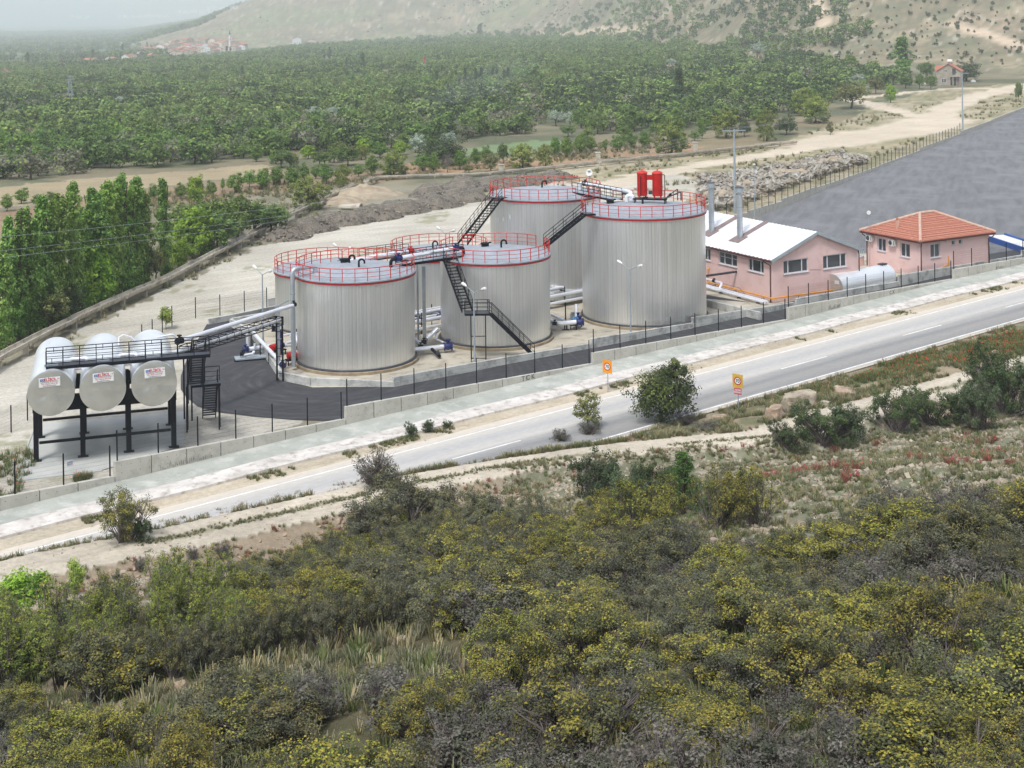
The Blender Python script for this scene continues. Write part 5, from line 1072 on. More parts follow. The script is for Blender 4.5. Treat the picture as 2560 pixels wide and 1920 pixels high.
for i, c_ in enumerate(CAPS):
    t = thing('horizontal_tank', ['silver horizontal tank at the left end of the black rack', 'silver horizontal tank in the middle of the black rack', 'silver horizontal tank at the right end of the rack, nearest the stairs'][i], 'tank', c_, 'horizontal tanks on the black rack')
    a, e_ = c_, c_ + DD * TL; s_ = MB(); m_ = 26; pts = [a + (e_ - a) * (k / m_) for k in range(m_ + 1)]; s_.tube(pts, [R_ + (.0 if k % 6 else .012) for k in range(m_ + 1)], 56, caps=False); s_.build('shell', M['cladh'], t, True)
    cp = MB(); rings = [(0, .05), (.35, .045), (.7, .03), (.93, .012), (1.0, -.01)]; vs = [a - DD * .05]; ex = WD; 
    for (q, dz) in rings[1:]: 
        for k in range(56):
            an = 2 * math.pi * k / 56; dent = .10 * math.exp(-((math.sin(an) * q + .12) / .12) ** 2) * (1 - q * q) * (1 if i != 1 else .45); vs.append(a - DD * (dz - dent) + (ex * math.cos(an) + up * math.sin(an)) * (q * R_ * 1.004))
    fs = [(0, 1 + k, 1 + (k + 1) % 56) for k in range(56)]
    for r_ in range(3): fs += [(1 + 56 * r_ + k, 57 + 56 * r_ + k, 57 + 56 * r_ + (k + 1) % 56, 1 + 56 * r_ + (k + 1) % 56) for k in range(56)]
    cp.add(vs, [f[::-1] for f in fs]); cp.build('end_cap', M['cap'], t, True, 60)
    s_ = MB(); rs = [(1.0, 0), (.85, .12), (.5, .26), (.15, .3), (.001, .3)]; vs = []
    for (q, dz) in rs: vs += [e_ + DD * dz + (ex * math.cos(2 * math.pi * k / 40) + up * math.sin(2 * math.pi * k / 40)) * q * R_ for k in range(40)]
    s_.add(vs, [(40 * r_ + k, 40 * r_ + (k + 1) % 40, 40 * r_ + 40 + (k + 1) % 40, 40 * r_ + 40 + k) for r_ in range(4) for k in range(40)]); s_.build('end_cap', M['cladh'], t, True)
    for q in (2.1, 5.4): p_ = a + DD * q + up * R_; MB().bar(p_ - up * .03, p_ + up * .28, .04).build('lifting_lug', M['dark'], t)
    sp = a - DD * .085 + up * .78 + WD * (-.08 if i == 0 else .04); b_ = MB(); b_.box(sp, 1.36, .02, .62, WD + up * .03); sg = b_.build('name_plate', M['signwh'], t)
    ey = up; X = (WD + up * .03).normalized(); f = lambda x, y: sp - DD * .014 + X * x + up * y
    b_ = MB(); b_.box(f(-.45, .15) + DD * .004, .28, .012, .16, X); b_.build('logo_block', M['blueink'], sg); text('ELB', f(-.45, .15) - DD * .004, X, up, .14, M['signwh'], sg, 'logo_letters', squeeze=.9)
    text('ELİBOL', f(.05, .15), X, up, .27, M['redink'], sg, 'lettering', bold=.006, squeeze=.86); text('人 工', f(.56, .15), X, up, .1, M['redink'], sg, 'small_mark') if 0 else text('A.Ş.', f(.56, .17), X, up, .11, M['redink'], sg, 'small_mark')
    text('ELEKTRİK ISI SAN. VE TİC. LTD. ŞTİ.', f(0, -.005), X, up, .085, M['ink'], sg, 'small_print', squeeze=.8); text('TEL: +90(212) 394 57 86', f(0, -.12), X, up, .115, M['redink'], sg, 'telephone_line', squeeze=.85); text('www.elibolsan.com.tr', f(0, -.24), X, up, .1, M['ink'], sg, 'web_line', squeeze=.95)
for k in (0, 1): 
    a, e_ = CAPS[k] + DD * 5.2 + WD * 1.1 + up * .95, CAPS[k + 1] + DD * 5.2 - WD * 1.1 + up * .95; pp = thing('link_pipe', 'short white pipe linking the %s horizontal tanks' % ('left and middle' if k == 0 else 'middle and right'), 'pipe', (a + e_) / 2); MB().tube([a, e_], .15, 12).build('pipe', M['pipe'], pp, True); MB().tube([a + up * -.45 - DD * .9, e_ + up * -.45 - DD * .9], .12, 10).build('pipe', M['pipe'], pp, True)
    if k == 1: MB().tube([a + DD * 1.9 + up * .3, a + DD * 2 + up * .8, a + WD * .3 + DD * 2.1 + up * .95, e_ - WD * .3 + DD * 2.1 + up * .75, e_ + DD * 2.1 + up * .4], .06, 8).build('bent_pipe', M['pipe'], pp, True)
wk = thing('gantry_walkway', 'black railed walkway lying across the tops of the three horizontal tanks', 'walkway', CAPS[0] + up * 1.5)
g0 = Vector((-31.5, 96.35, 6.7)); g1 = Vector((-21.2, 99.35, 6.7)); walkway(wk, g0, g1, 1.0, thick=.22, rh=1.1); MB().bar(g0 + up * 1.1 + Vector((-.15, .48, 0)), g0 + up * 1.1 + Vector((.15, -.48, 0)), .05).build('end_rail', M['black'], wk); MB().bar(g0 + up * .55 + Vector((-.15, .48, 0)), g0 + up * .55 + Vector((.15, -.48, 0)), .04).build('end_rail', M['black'], wk)
for c_ in CAPS: b_ = MB(); b_.box(c_ + DD * .95 + up * 1.62, .9, .16, .12, WD); b_.build('hose_tray', M['pole'], wk)
stt = thing('rack_stairs', 'black open stair with two flights at the right end of the tank rack', 'staircase', (-22.5, 103, 0))
flight(stt, (-22.0, 99.7, 6.65), (-23.25, 103.7, 3.35), .95, 14); walkway(stt, (-23.6, 104.1, 3.32), (-21.6, 104.7, 3.32), 1.0, rails=(1,), name='landing'); flight(stt, (-22.2, 104.4, 3.3), (-23.0, 107.3, .05), .95, 14)
b_ = MB()
for (x, y) in ((-23.9, 104.3), (-21.7, 104.9), (-21.6, 104.2), (-23.8, 103.6)): b_.bar((x, y, 0), (x, y, 3.3), .09)
for (x, y) in ((-21.6, 99.0), (-22.6, 98.8)): b_.bar((x, y, 3.4), (x, y, 6.65), .09)
b_.build('support_frame', M['black'], stt)
# pipe bridge from the rack to the nearest tank
gb = thing('pipe_bridge', 'sloping white pipes on a black truss from the tank rack to the nearest tank', 'pipe bridge', (-22, 112, 0))
a, e_ = Vector((-24.6, 106.4, 5.55)), Vector((-19.35, 117.5, 5.25)); d = (e_ - a).normalized(); sd = Vector((-d.y, d.x, 0)).normalized()
tb = MB(); n_ = 13
for k in (-.4, .4):
    for z in (0, -.62): tb.bar(a + sd * k + up * z, e_ + sd * k + up * z, .055)
    for i in range(n_ + 1): q = a + (e_ - a) * (i / n_) + sd * k; tb.bar(q, q - up * .62, .035)
    for i in range(0, n_, 1): q = a + (e_ - a) * (i / n_) + sd * k; r_ = a + (e_ - a) * ((i + 1) / n_) + sd * k; tb.bar(q - up * .62, r_, .022) if i % 3 == 0 else None
for i in range(n_ + 1): q = a + (e_ - a) * (i / n_); tb.bar(q + sd * .4 - up * .62, q - sd * .4 - up * .62, .05); tb.bar(q + sd * .4, q - sd * .4, .05)
tb.build('truss', M['black'], gb)
MB().tube([a + up * .5 - d * .3, Vector((-18.55, 119.6, 5.72))], .17, 14).build('pipe', M['pipe'], gb, True); MB().tube([a - up * .26 - d * 2.2, e_ - up * .26], .18, 12).build('pipe', M['pipe'], gb, True); MB().tube([a - up * .34 + sd * .25, e_ - up * .34 + sd * .25], .1, 10).build('pipe', M['pipe'], gb, True)
valve(gb, a + up * .5 - d * .5, d, 1.2, 'black'); valve(gb, Vector((-18.5, 119.75, 5.75)), d, .9, 'black'); pipeline(gb, [CAPS[2] + DD * 6.5 + up * 1.7 + WD * .4, CAPS[2] + DD * 6.8 + up * 1.75 + WD * 1.6, CAPS[2] + DD * 6.9 + up * 1.4 + WD * 1.7], .08)
ps = MB()
for k in (-.32, .32): q = e_ + sd * k * .9; ps.bar((q.x, q.y, 0), (q.x, q.y, 5.3), .13)
for i in range(1, 8): q = e_ + up * (-5.3 + i * .68); ps.bar(q + sd * .29, q - sd * .29, .04)
ps.build('ladder_post', M['black'], gb)
ps = MB(); q = a + d * .4
for k in (-.35, .35): r_ = q + sd * k; ps.bar((r_.x, r_.y, 0), (r_.x, r_.y, 5.0), .1)
ps.build('support_post', M['black'], gb)
# ------------------------------------------------------------------ foliage
def leaf_arrays(r, cl, per, size, pal, tips=None, tipf=0.0, up_=.5, asp=.62, cen=(0, 0, 1), tipz=0):
    """leaf quads filling clumps cl = [(x,y,z,radius)]; colours are the leaf colours of the plant"""
    cl = np.array(cl, float); n = len(cl); idx = np.repeat(np.arange(n), per); m_ = len(idx)
    d = r.normal(size=(m_, 3)); d /= np.linalg.norm(d, axis=1)[:, None]; rad = r.random(m_) ** .45
    p = cl[idx, :3] + d * (rad * cl[idx, 3])[:, None] * np.array([1, 1, .85])
    out = p - np.array(cen); out /= np.linalg.norm(out, axis=1)[:, None] + 1e-6
    nn = d * .5 + out * .5 + np.array([0, 0, up_]) + r.normal(size=(m_, 3)) * .55; nn /= np.linalg.norm(nn, axis=1)[:, None]
    t = np.cross(nn, r.normal(size=(m_, 3))); t /= np.linalg.norm(t, axis=1)[:, None]; b_ = np.cross(nn, t)
    s = size * r.uniform(.6, 1.35, m_)
    q = np.stack([p - t * (s * .5)[:, None], p + b_ * (s * asp * .5)[:, None] + nn * (s * .08)[:, None], p + t * (s * .5)[:, None], p - b_ * (s * asp * .5)[:, None] + nn * (s * .08)[:, None]], 1)
    pal = np.array([sc(*k)[:3] for k in pal]); pick = r.integers(0, len(pal), n)
    cb = r.uniform(.78, 1.22, n); pm = np.where(r.random(m_) < .35, r.integers(0, len(pal), m_), pick[idx])
    col = pal[pm] * (cb[idx] * r.uniform(.88, 1.12, m_))[:, None]
    if tips is not None:
        tp = np.array([sc(*k)[:3] for k in tips]); ct = r.random(n) < tipf * 1.6
        mk_ = ct[idx] & (r.random(m_) < .75) & ((d[:, 2] + rad - .55) > tipz)
        col[mk_] = tp[r.integers(0, len(tp), mk_.sum())] * r.uniform(.8, 1.2, (mk_.sum(), 1))
    return q, col
def foliage_mesh(name, q, col, wood=None, mats=('leaf', 'bark')):
    n = len(q); wv_ = np.array(wood.v) if wood and wood.v else np.zeros((0, 3)); wf = wood.f if wood else []
    me = bpy.data.meshes.new(name); V = np.concatenate([q.reshape(-1, 3), wv_]); me.vertices.add(len(V)); me.vertices.foreach_set('co', V.astype(np.float32).ravel())
    loops = np.concatenate([np.arange(4 * n)] + ([np.concatenate([np.array(f) for f in wf]) + 4 * n] if wf else [])).astype(np.int32)
    tot = np.concatenate([np.full(n, 4), np.array([len(f) for f in wf], int)]).astype(np.int32); start = np.concatenate([[0], np.cumsum(tot)[:-1]]).astype(np.int32)
    me.loops.add(len(loops)); me.loops.foreach_set('vertex_index', loops); me.polygons.add(len(tot)); me.polygons.foreach_set('loop_start', start); me.polygons.foreach_set('loop_total', tot)
    me.update(calc_edges=True)
    me.materials.append(M[mats[0]]); me.materials.append(M[mats[1]])
    me.polygons.foreach_set('material_index', np.concatenate([np.zeros(n, int), np.ones(len(wf), int)]).astype(np.int32))
    a = me.attributes.new('Col', 'FLOAT_COLOR', 'FACE'); cc_ = np.ones((len(tot), 4)); cc_[:n, :3] = col; cc_[n:, :3] = sc(90, 80, 68)[:3]; a.data.foreach_set('color', cc_.astype(np.float32).ravel())
    return me
def limbs(r, mb, base, h, r0, tips, n=6, wig=.15):
    base = Vector(base); top = base + Vector((r.uniform(-.08, .08) * h, r.uniform(-.08, .08) * h, h)); mid = (base + top) / 2 + Vector((r.uniform(-1, 1), r.uniform(-1, 1), 0)) * wig * h * .4
    mb.tube([base, base + (mid - base) * .5, mid, top], [r0, r0 * .8, r0 * .62, r0 * .3], n)
    for t in tips:
        t = Vector(t); s_ = base + (top - base) * r.uniform(.35, .85); m_ = (s_ + t) / 2 + Vector((r.uniform(-1, 1), r.uniform(-1, 1), r.uniform(0, 1))) * wig; mb.tube([s_, m_, t], [r0 * .42, r0 * .26, r0 * .09], 5, caps=False)
def crown_clumps(r, c_, rad, n, rc, shell=.55, low=-1.0):
    out = []
    while len(out) < n:
        d = Vector((r.gauss(0, 1), r.gauss(0, 1), r.gauss(0, 1))).normalized()
        if d.z < low: continue
        k = shell + (1 - shell) * r.random() ** .6; k *= .82 + .3 * math.sin(3 * d.x + 5 * d.y + 2) * math.sin(4 * d.z + 1 + 3 * d.y) + .1
        out.append((c_[0] + d.x * rad[0] * k, c_[1] + d.y * rad[1] * k, c_[2] + d.z * rad[2] * k, rc * r.uniform(.65, 1.3)))
    return out
GREEN = [(98, 122, 64), (86, 110, 56), (110, 134, 70), (76, 98, 50)]; BRIGHT = [(112, 142, 64), (100, 130, 56), (126, 154, 74), (86, 116, 52)]; DARK = [(76, 94, 56), (66, 84, 50), (86, 104, 64), (60, 76, 46)]
GREY = [(112, 118, 92), (124, 124, 102), (98, 106, 80), (130, 126, 112)]; SILVER = [(168, 180, 164), (150, 166, 146), (186, 194, 180), (138, 152, 130)]; WILLOW = [(126, 142, 68), (112, 130, 60), (142, 152, 80), (98, 116, 54)]
def tree_meshes(kind, seed):
    """(trunk mesh, crown mesh, width, height)"""
    r = random.Random(seed); g = np.random.default_rng(seed); w_ = MB(); asp = .62
    if kind == 'orchard': Hh, Wd = 4.6, 3.4; cl = crown_clumps(r, (0, 0, 2.5), (1.5, 1.5, 1.9), 54, .55, .4); per, sz, pal, tp, tf = 46, .26, BRIGHT, None, 0
    elif kind == 'poplar':
        Hh, Wd = 13, 4.2; cl = []
        for k in range(190):
            z = .5 + 12 * r.random(); f = math.sin(min(1, (z + 2.2) / 6) * 1.57) * (1 - max(0, (z - 8) / 5.4)) ** .75; a = r.random() * 6.28; R = 1.7 * f * r.random() ** .5 * (.8 + .3 * math.sin(a * 2 + z)); cl.append((R * math.cos(a) + .25 * math.sin(z * .5), R * math.sin(a), z, .62 * r.uniform(.7, 1.2)))
        per, sz, pal, tp, tf = 46, .36, [(116, 152, 70), (104, 138, 62), (130, 164, 80), (92, 124, 56)], [(154, 182, 96)], .3
    elif kind == 'cypressy':
        Hh, Wd = 11, 2.8; cl = []
        for k in range(80): z = .8 + 9.8 * r.random(); f = math.sin(min(1, z / 3) * 1.57) * (1 - (z / 11.5)) ** .6; a = r.random() * 6.28; R = 1.25 * f * r.random() ** .5; cl.append((R * math.cos(a), R * math.sin(a), z, .55))
        per, sz, pal, tp, tf = 24, .4, [(74, 100, 52), (62, 86, 44), (86, 112, 58)], None, 0
    elif kind == 'round': Hh, Wd = 6, 6; cl = crown_clumps(r, (0, 0, 3.4), (2.6, 2.6, 2.4), 85, .72, .45, -.8); per, sz, pal, tp, tf = 48, .32, GREEN, [(120, 142, 70)], .15
    elif kind == 'bright': Hh, Wd = 6, 6; cl = crown_clumps(r, (0, 0, 3.1), (2.6, 2.6, 2.7), 85, .74, .4, -.9); per, sz, pal, tp, tf = 50, .34, [(122, 156, 48), (108, 142, 42), (138, 170, 60), (94, 128, 40)], [(156, 184, 70)], .3
    elif kind == 'dark': Hh, Wd = 6, 6.4; cl = crown_clumps(r, (0, 0, 3.2), (2.9, 2.9, 2.5), 90, .74, .45, -.9); per, sz, pal, tp, tf = 48, .3, DARK, None, 0
    elif kind == 'silver': Hh, Wd = 6, 5.4; cl = crown_clumps(r, (0, 0, 3.6), (2.4, 2.4, 2.3), 70, .62, .35, -.8); per, sz, pal, tp, tf = 40, .3, SILVER, None, 0
    elif kind == 'willow':
        Hh, Wd = 6, 6.5; cl = []
        for k in range(110): a = r.random() * 6.28; e_ = r.random(); R = 3.0 * e_ ** .6 * r.uniform(.6, 1); z = .25 + (5.5 - R * .6) * r.random() ** .7; cl.append((R * math.cos(a), R * math.sin(a), z, .55 * r.uniform(.6, 1.2)))
        per, sz, pal, tp, tf, asp = 52, .34, WILLOW, [(160, 166, 84)], .25, .3
    elif kind == 'olive': Hh, Wd = 6, 6; cl = crown_clumps(r, (0, 0, 3.3), (2.6, 2.6, 2.4), 75, .66, .4, -.9); per, sz, pal, tp, tf = 44, .28, [(112, 120, 70), (98, 106, 60), (126, 130, 82), (84, 92, 54)], [(146, 146, 84)], .25
    elif kind == 'bare': Hh, Wd = 5, 5; cl = crown_clumps(r, (0, 0, 2.9), (2.2, 2.2, 2.0), 40, .5, .5, -.7); per, sz, pal, tp, tf = 8, .2, [(120, 112, 96), (104, 100, 76), (112, 118, 70)], None, 0
    elif kind == 'sapling': Hh, Wd = 3, 1.7; cl = crown_clumps(r, (0, 0, 1.75), (.75, .75, 1.2), 44, .34, .2); per, sz, pal, tp, tf = 34, .18, [(150, 170, 80), (132, 156, 66), (166, 182, 96)], None, 0
    elif kind == 'conifer':
        Hh, Wd = 4.5, 2.6; cl = []
        for k in range(90): z = .25 + 4.1 * r.random(); f = (1 - z / 4.7) ** .8; a = r.random() * 6.28; R = 1.15 * f * r.random() ** .4; cl.append((R * math.cos(a), R * math.sin(a), z, .3))
        per, sz, pal, tp, tf, asp = 40, .17, [(74, 102, 50), (84, 114, 54), (64, 90, 44)], [(100, 130, 60)], .3, .3
    elif kind == 'roadtree': Hh, Wd = 5.2, 6.2; cl = crown_clumps(r, (.2, 0, 2.5), (2.7, 2.5, 2.3), 170, .66, .3, -.98) + crown_clumps(r, (1.2, 0, 4.6), (.9, .9, .8), 16, .36); per, sz, pal, tp, tf = 90, .18, [(74, 88, 50), (64, 78, 46), (84, 98, 56), (56, 68, 42)], [(104, 118, 56)], .2
    tips = [c_[:3] for c_ in r.sample(cl, min(len(cl), 34 if kind == 'bare' else 14))]
    limbs(r, w_, (0, 0, -.15), Hh * (.62 if kind not in ('poplar', 'cypressy', 'conifer') else .92), {'poplar': .2, 'sapling': .045, 'conifer': .1, 'orchard': .11}.get(kind, .19), tips)
    if kind == 'bare':
        for c_ in cl:
            for _ in range(5): a = Vector(c_[:3]); w_.tube([a * .75 + Vector((0, 0, .4)), a, a + Vector((r.uniform(-.7, .7), r.uniform(-.7, .7), r.uniform(0, .7)))], [.03, .02, .008], 4, caps=False)
    q, col = leaf_arrays(g, cl, per, sz, pal, tp, tf, cen=(0, 0, Hh * .4), asp=asp)
    cm = foliage_mesh('crown', q, col); tm = bpy.data.meshes.new('trunk'); tm.from_pydata([tuple(v) for v in w_.v], [], w_.f); tm.materials.append(M['twig' if kind == 'bare' else 'bark'])
    return tm, cm, Wd, Hh
LIB = {}
def lib(kind, nvar=2):
    if kind not in LIB: LIB[kind] = [tree_meshes(kind, 100 + 17 * i + sum(map(ord, kind))) for i in range(nvar)]
    return LIB[kind]
NT = [0]
def place_tree(kind, px, py, top, wpx, label, group=None, name=None, cat='tree', y=None):
    base = G(px, py) if y is None else y
    ppm = F / base.y; v_ = lib(kind); tm, cm, Wd, Hh = v_[NT[0] % len(v_)]; NT[0] += 1
    t = thing(name or 'tree', label, cat, base, group); sx_, sz_ = wpx / ppm / Wd, (py - top) / ppm / Hh
    t.scale = (sx_, sx_, sz_); t.rotation_euler.z = rnd.random() * 6.28
    for nm, me_ in (('trunk', tm), ('crown', cm)):
        o = bpy.data.objects.new(nm, me_); COL.objects.link(o); o.parent = t
    return t
def z3(x, y): return x / 2.572, 380 + y / 2.572
def z4(x, y): return 640 + x / 2.572, 280 + y / 2.572
def zr(x, y): return 1280 + x / 1.728, y / 1.728
def T(fn, kind, x, top, base, w, label, group=None, name=None):
    px, py = fn(x, base); _, tp = fn(x, top); s_ = {z3: 2.572, z4: 2.572, zr: 1.728}[fn]; return place_tree(kind, px, py, tp, w / s_, label, group, name)
# poplars beside the flume (their feet stand behind it)
for i, (x, tp, bs, w) in enumerate([(65, 400, 1160, 170), (165, 330, 1110, 200), (285, 265, 1060, 210), (390, 240, 1020, 200), (480, 180, 985, 170), (600, 205, 935, 220), (700, 175, 890, 190), (790, 118, 850, 200), (885, 150, 800, 180), (930, 235, 790, 150), (1055, 160, 740, 130), (10, 560, 1210, 160), (230, 420, 1090, 170), (540, 330, 950, 170), (345, 300, 1040, 180), (650, 240, 905, 190), (750, 200, 865, 180), (845, 210, 820, 170), (120, 480, 1140, 160)]): T(z3, 'poplar', x, tp, bs + 70, w * 1.0, 'tall green poplar in the row beside the concrete water channel', 'poplars beside the water channel', 'poplar_tree')
T(z3, 'bright', 600, 545, 1010, 350, 'bright lime green broadleaf tree in front of the poplars by the channel'); T(z3, 'olive', 320, 870, 1150, 310, 'round grey green bush under the poplars by the channel', None, 'bush'); T(z3, 'dark', 460, 850, 1080, 190, 'dark green bush beside the round grey green one', None, 'bush')
T(z3, 'olive', 1000, 600, 850, 170, 'brownish olive shrub where the channel is broken off', None, 'bush'); T(z3, 'bright', 1150, 545, 760, 180, 'fresh green tree by the channel right of the poplars'); T(z3, 'bright', 1335, 545, 665, 130, 'small fresh green tree by the channel'); T(z3, 'bright', 1265, 140, 345, 150, 'pale green windblown young poplar behind the poplar row')
for x, tp, bs, w in ((1190, 330, 610, 270), (1320, 300, 580, 290), (1440, 330, 570, 260), (1530, 270, 510, 270), (1640, 330, 500, 220), (1745, 335, 480, 240), (1240, 360, 640, 240), (1400, 380, 610, 230)): T(z3, ('round', 'bright', 'round')[x % 3], x, tp - 10, bs + 45, w * 1.25, 'dense dark green tree in the thicket behind the channel', 'thicket behind the channel')
T(z3, 'willow', 1985, 140, 375, 330, 'wide feathery green willow bush beside the broken channel'); T(z3, 'sapling', 1068, 985, 1142, 105, 'young yellow green sapling by the fence behind the rack')
# orchard row
for x, tp, bs, w in ((45, 262, 382, 95), (140, 228, 332, 110), (240, 268, 352, 90), (330, 250, 340, 80), (990, 195, 312, 80), (1165, 196, 302, 95), (1240, 155, 270, 80), (1360, 180, 285, 80), (1432, 162, 248, 36), (1512, 128, 262, 130), (1605, 108, 228, 100), (1692, 100, 242, 95), (1780, 95, 212, 90), (1875, 90, 225, 110)): T(z3, 'orchard', x, tp, bs, w, 'young orchard tree in the row on the ploughed strip', 'orchard row on the ploughed strip', 'orchard_tree')
for x, tp, bs, w in ((40, 355, 500, 110), (135, 345, 468, 100), (240, 345, 475, 110), (312, 325, 440, 85), (385, 335, 430, 80), (450, 325, 462, 120), (660, 330, 415, 80), (742, 270, 408, 110), (1070, 255, 382, 110), (1142, 255, 388, 110), (1312, 235, 372, 105), (1412, 228, 345, 100), (1480, 205, 330, 75), (1922, 158, 285, 75), (1996, 150, 290, 100), (2082, 135, 268, 85), (2152, 145, 255, 75)): T(z4, 'orchard', x, tp, bs, w, 'young orchard tree in the row on the ploughed strip', 'orchard row on the ploughed strip', 'orchard_tree')
for x, tp, bs, w in ((190, 590, 672, 50), (235, 586, 682, 60), (296, 572, 655, 58), (340, 590, 652, 52), (402, 600, 648, 32), (456, 578, 656, 62), (514, 568, 642, 62), (574, 556, 642, 60), (822, 515, 600, 42), (790, 560, 610, 55)): T(zr, 'orchard', x, tp, bs, w, 'young orchard tree in the row on the ploughed strip', 'orchard row on the ploughed strip', 'orchard_tree')
for fn, k, x, tp, bs, w, lb in ((z4, 'willow', 560, 325, 485, 150, 'pale feathery willow bush standing before the orchard row'), (z4, 'willow', 885, 235, 412, 250, 'broad green willow bush by the thin channel'), (z4, 'bare', 1232, 265, 390, 110, 'leafless grey tree between the orchard trees'), (z4, 'olive', 1510, 262, 385, 140, 'brownish olive bush by the square pillar'), (z4, 'round', 1590, 195, 332, 90, 'dark slender tree left of the yellow willow'), (z4, 'willow', 1715, 188, 362, 230, 'yellow green willow behind the dark heaps'), (z4, 'willow', 1860, 195, 352, 140, 'paler yellow green willow behind the dark heaps'), (z4, 'dark', 1190, 155, 345, 360, 'large dark round tree at the edge of the green field'), (z4, 'silver', 1045, 138, 290, 120, 'slanting silver leaved tree left of the large dark tree'), (z4, 'silver', 1240, 118, 250, 120, 'silver leaved tree behind the large dark tree'), (z4, 'round', 590, 215, 345, 180, 'round dark green tree at the left of the orchard row'), (z4, 'round', 165, 235, 360, 190, 'dark tree at the end of the beige strip'), (z4, 'bright', 700, 155, 260, 150, 'bright green rounded tree above the orchard row'), (z4, 'round', 440, 255, 345, 120, 'grey green tree above the young orchard row'), (z4, 'olive', 1370, 335, 390, 90, 'low olive scrub left of the square pillar'),
    (zr, 'willow', 690, 488, 672, 200, 'big olive willow by the thin channel'), (zr, 'willow', 925, 468, 596, 160, 'olive willow left of the utility pole'), (zr, 'dark', 1005, 508, 590, 62, 'small dark tree right of the utility pole'), (zr, 'willow', 1100, 460, 610, 120, 'thin yellowish willow in the dry field'), (zr, 'dark', 1185, 492, 582, 105, 'dark bushy tree in the dry field'), (zr, 'olive', 1375, 526, 582, 42, 'lone small olive tree in the dry field'), (zr, 'willow', 1310, 410, 532, 180, 'broad brownish willow at the forest edge'), (zr, 'willow', 1270, 372, 500, 200, 'tall yellowish willow at the forest edge'), (zr, 'olive', 1465, 352, 470, 165, 'round grey green willow by the dirt road fork'), (zr, 'bright', 1636, 360, 445, 66, 'bright green tree beside the small dirt road'), (zr, 'olive', 1572, 325, 405, 82, 'grey green tree by the small dirt road'), (zr, 'poplar', 1690, 150, 325, 100, 'tall broad poplar left of the unfinished house'), (zr, 'cypressy', 722, 285, 430, 70, 'dark upright poplar in the middle of the orchard'), (zr, 'dark', 1962, 262, 352, 160, 'broad tree behind the unfinished house'), (zr, 'bright', 1465, 233, 290, 72, 'bright lime tree on the slope above the willow'), (zr, 'round', 1790, 262, 340, 80, 'round tree left of the unfinished house'), (zr, 'round', 1760, 315, 385, 50, 'small dark tree nearest the unfinished house terrace'), (zr, 'round', 1810, 320, 388, 62, 'dark leaning tree beside the unfinished house terrace'), (zr, 'round', 1700, 325, 382, 70, 'dark tree in front of the tall broad poplar'), (zr, 'silver', 1500, 318, 372, 70, 'silver leaved tree above the round willow'), (zr, 'silver', 1060, 180, 250, 75, 'silver leaved tree in the orchard below the slope'), (zr, 'silver', 690, 252, 290, 52, 'small silver tree in the middle of the orchard'), (zr, 'silver', 190, 470, 545, 90, 'silver leaved tree behind the green field'), (zr, 'silver', 250, 480, 550, 70, 'second silver leaved tree behind the green field'), (zr, 'round', 2190, 350, 440, 40, 'small green tree at the right edge of the photo')):
    T(fn, k, x, tp, bs, w, lb)
for (x, tp, bs, w, lb) in ((1355, 458, 515, 75, 'left one of the pair of silver trees in the orchard'), (1440, 458, 505, 85, 'right one of the pair of silver trees in the orchard'), (520, 415, 450, 55, 'silver tree in the far left orchard'), (900, 400, 428, 40, 'small silver tree in the central orchard'), (885, 475, 500, 42, 'pale bushy tree low in the central orchard')): place_tree('silver', x / 1.728, bs / 1.728, tp / 1.728, w / 1.728, lb)
for px, py, tp, w in ((690, 408, 372, 44), (735, 416, 380, 40), (800, 412, 376, 46), (835, 405, 366, 50), (870, 400, 366, 42), (905, 398, 360, 48), (950, 392, 352, 52), (1000, 385, 350, 46), (1040, 380, 346, 44), (1080, 376, 342, 42), (770, 395, 362, 44), (850, 385, 350, 46), (930, 372, 338, 50), (1010, 362, 330, 46), (1100, 352, 322, 44), (640, 402, 366, 44), (1420, 340, 312, 44), (1470, 345, 316, 42), (1560, 342, 312, 44), (1640, 336, 306, 46), (1760, 322, 292, 48), (1820, 318, 286, 50), (1900, 306, 272, 52), (1690, 345, 312, 60), (1560, 360, 335, 46)):
    place_tree(('round', 'bright', 'orchard', 'willow')[(px + py) % 4], px, py + 2, tp, w, 'rounded tree at the ragged front edge of the orchard', 'ragged front edge of the orchard')
# distant upright poplars
k_ = 0
for (x, tp, bs) in ((1047, 283, 340), (1400, 210, 255), (1425, 200, 255), (1498, 245, 290), (1568, 225, 300), (1887, 300, 380), (1910, 278, 320), (1972, 308, 365), (2012, 290, 375), (2055, 290, 355), (2080, 288, 358), (2130, 292, 350), (2148, 292, 350), (2178, 296, 360), (2195, 290, 360), (2078, 96, 152), (2068, 104, 154), (400, 208, 262), (120, 222, 290), (18, 445, 520), (995, 200, 240), (980, 196, 240), (520, 225, 262), (635, 178, 210), (530, 190, 240)): place_tree('cypressy', x / 1.728, bs / 1.728, tp / 1.728, max(6, (bs - tp) * .3 / 1.728 + 3), 'far dark upright poplar rising above the orchard', 'far upright poplars', 'poplar_tree')

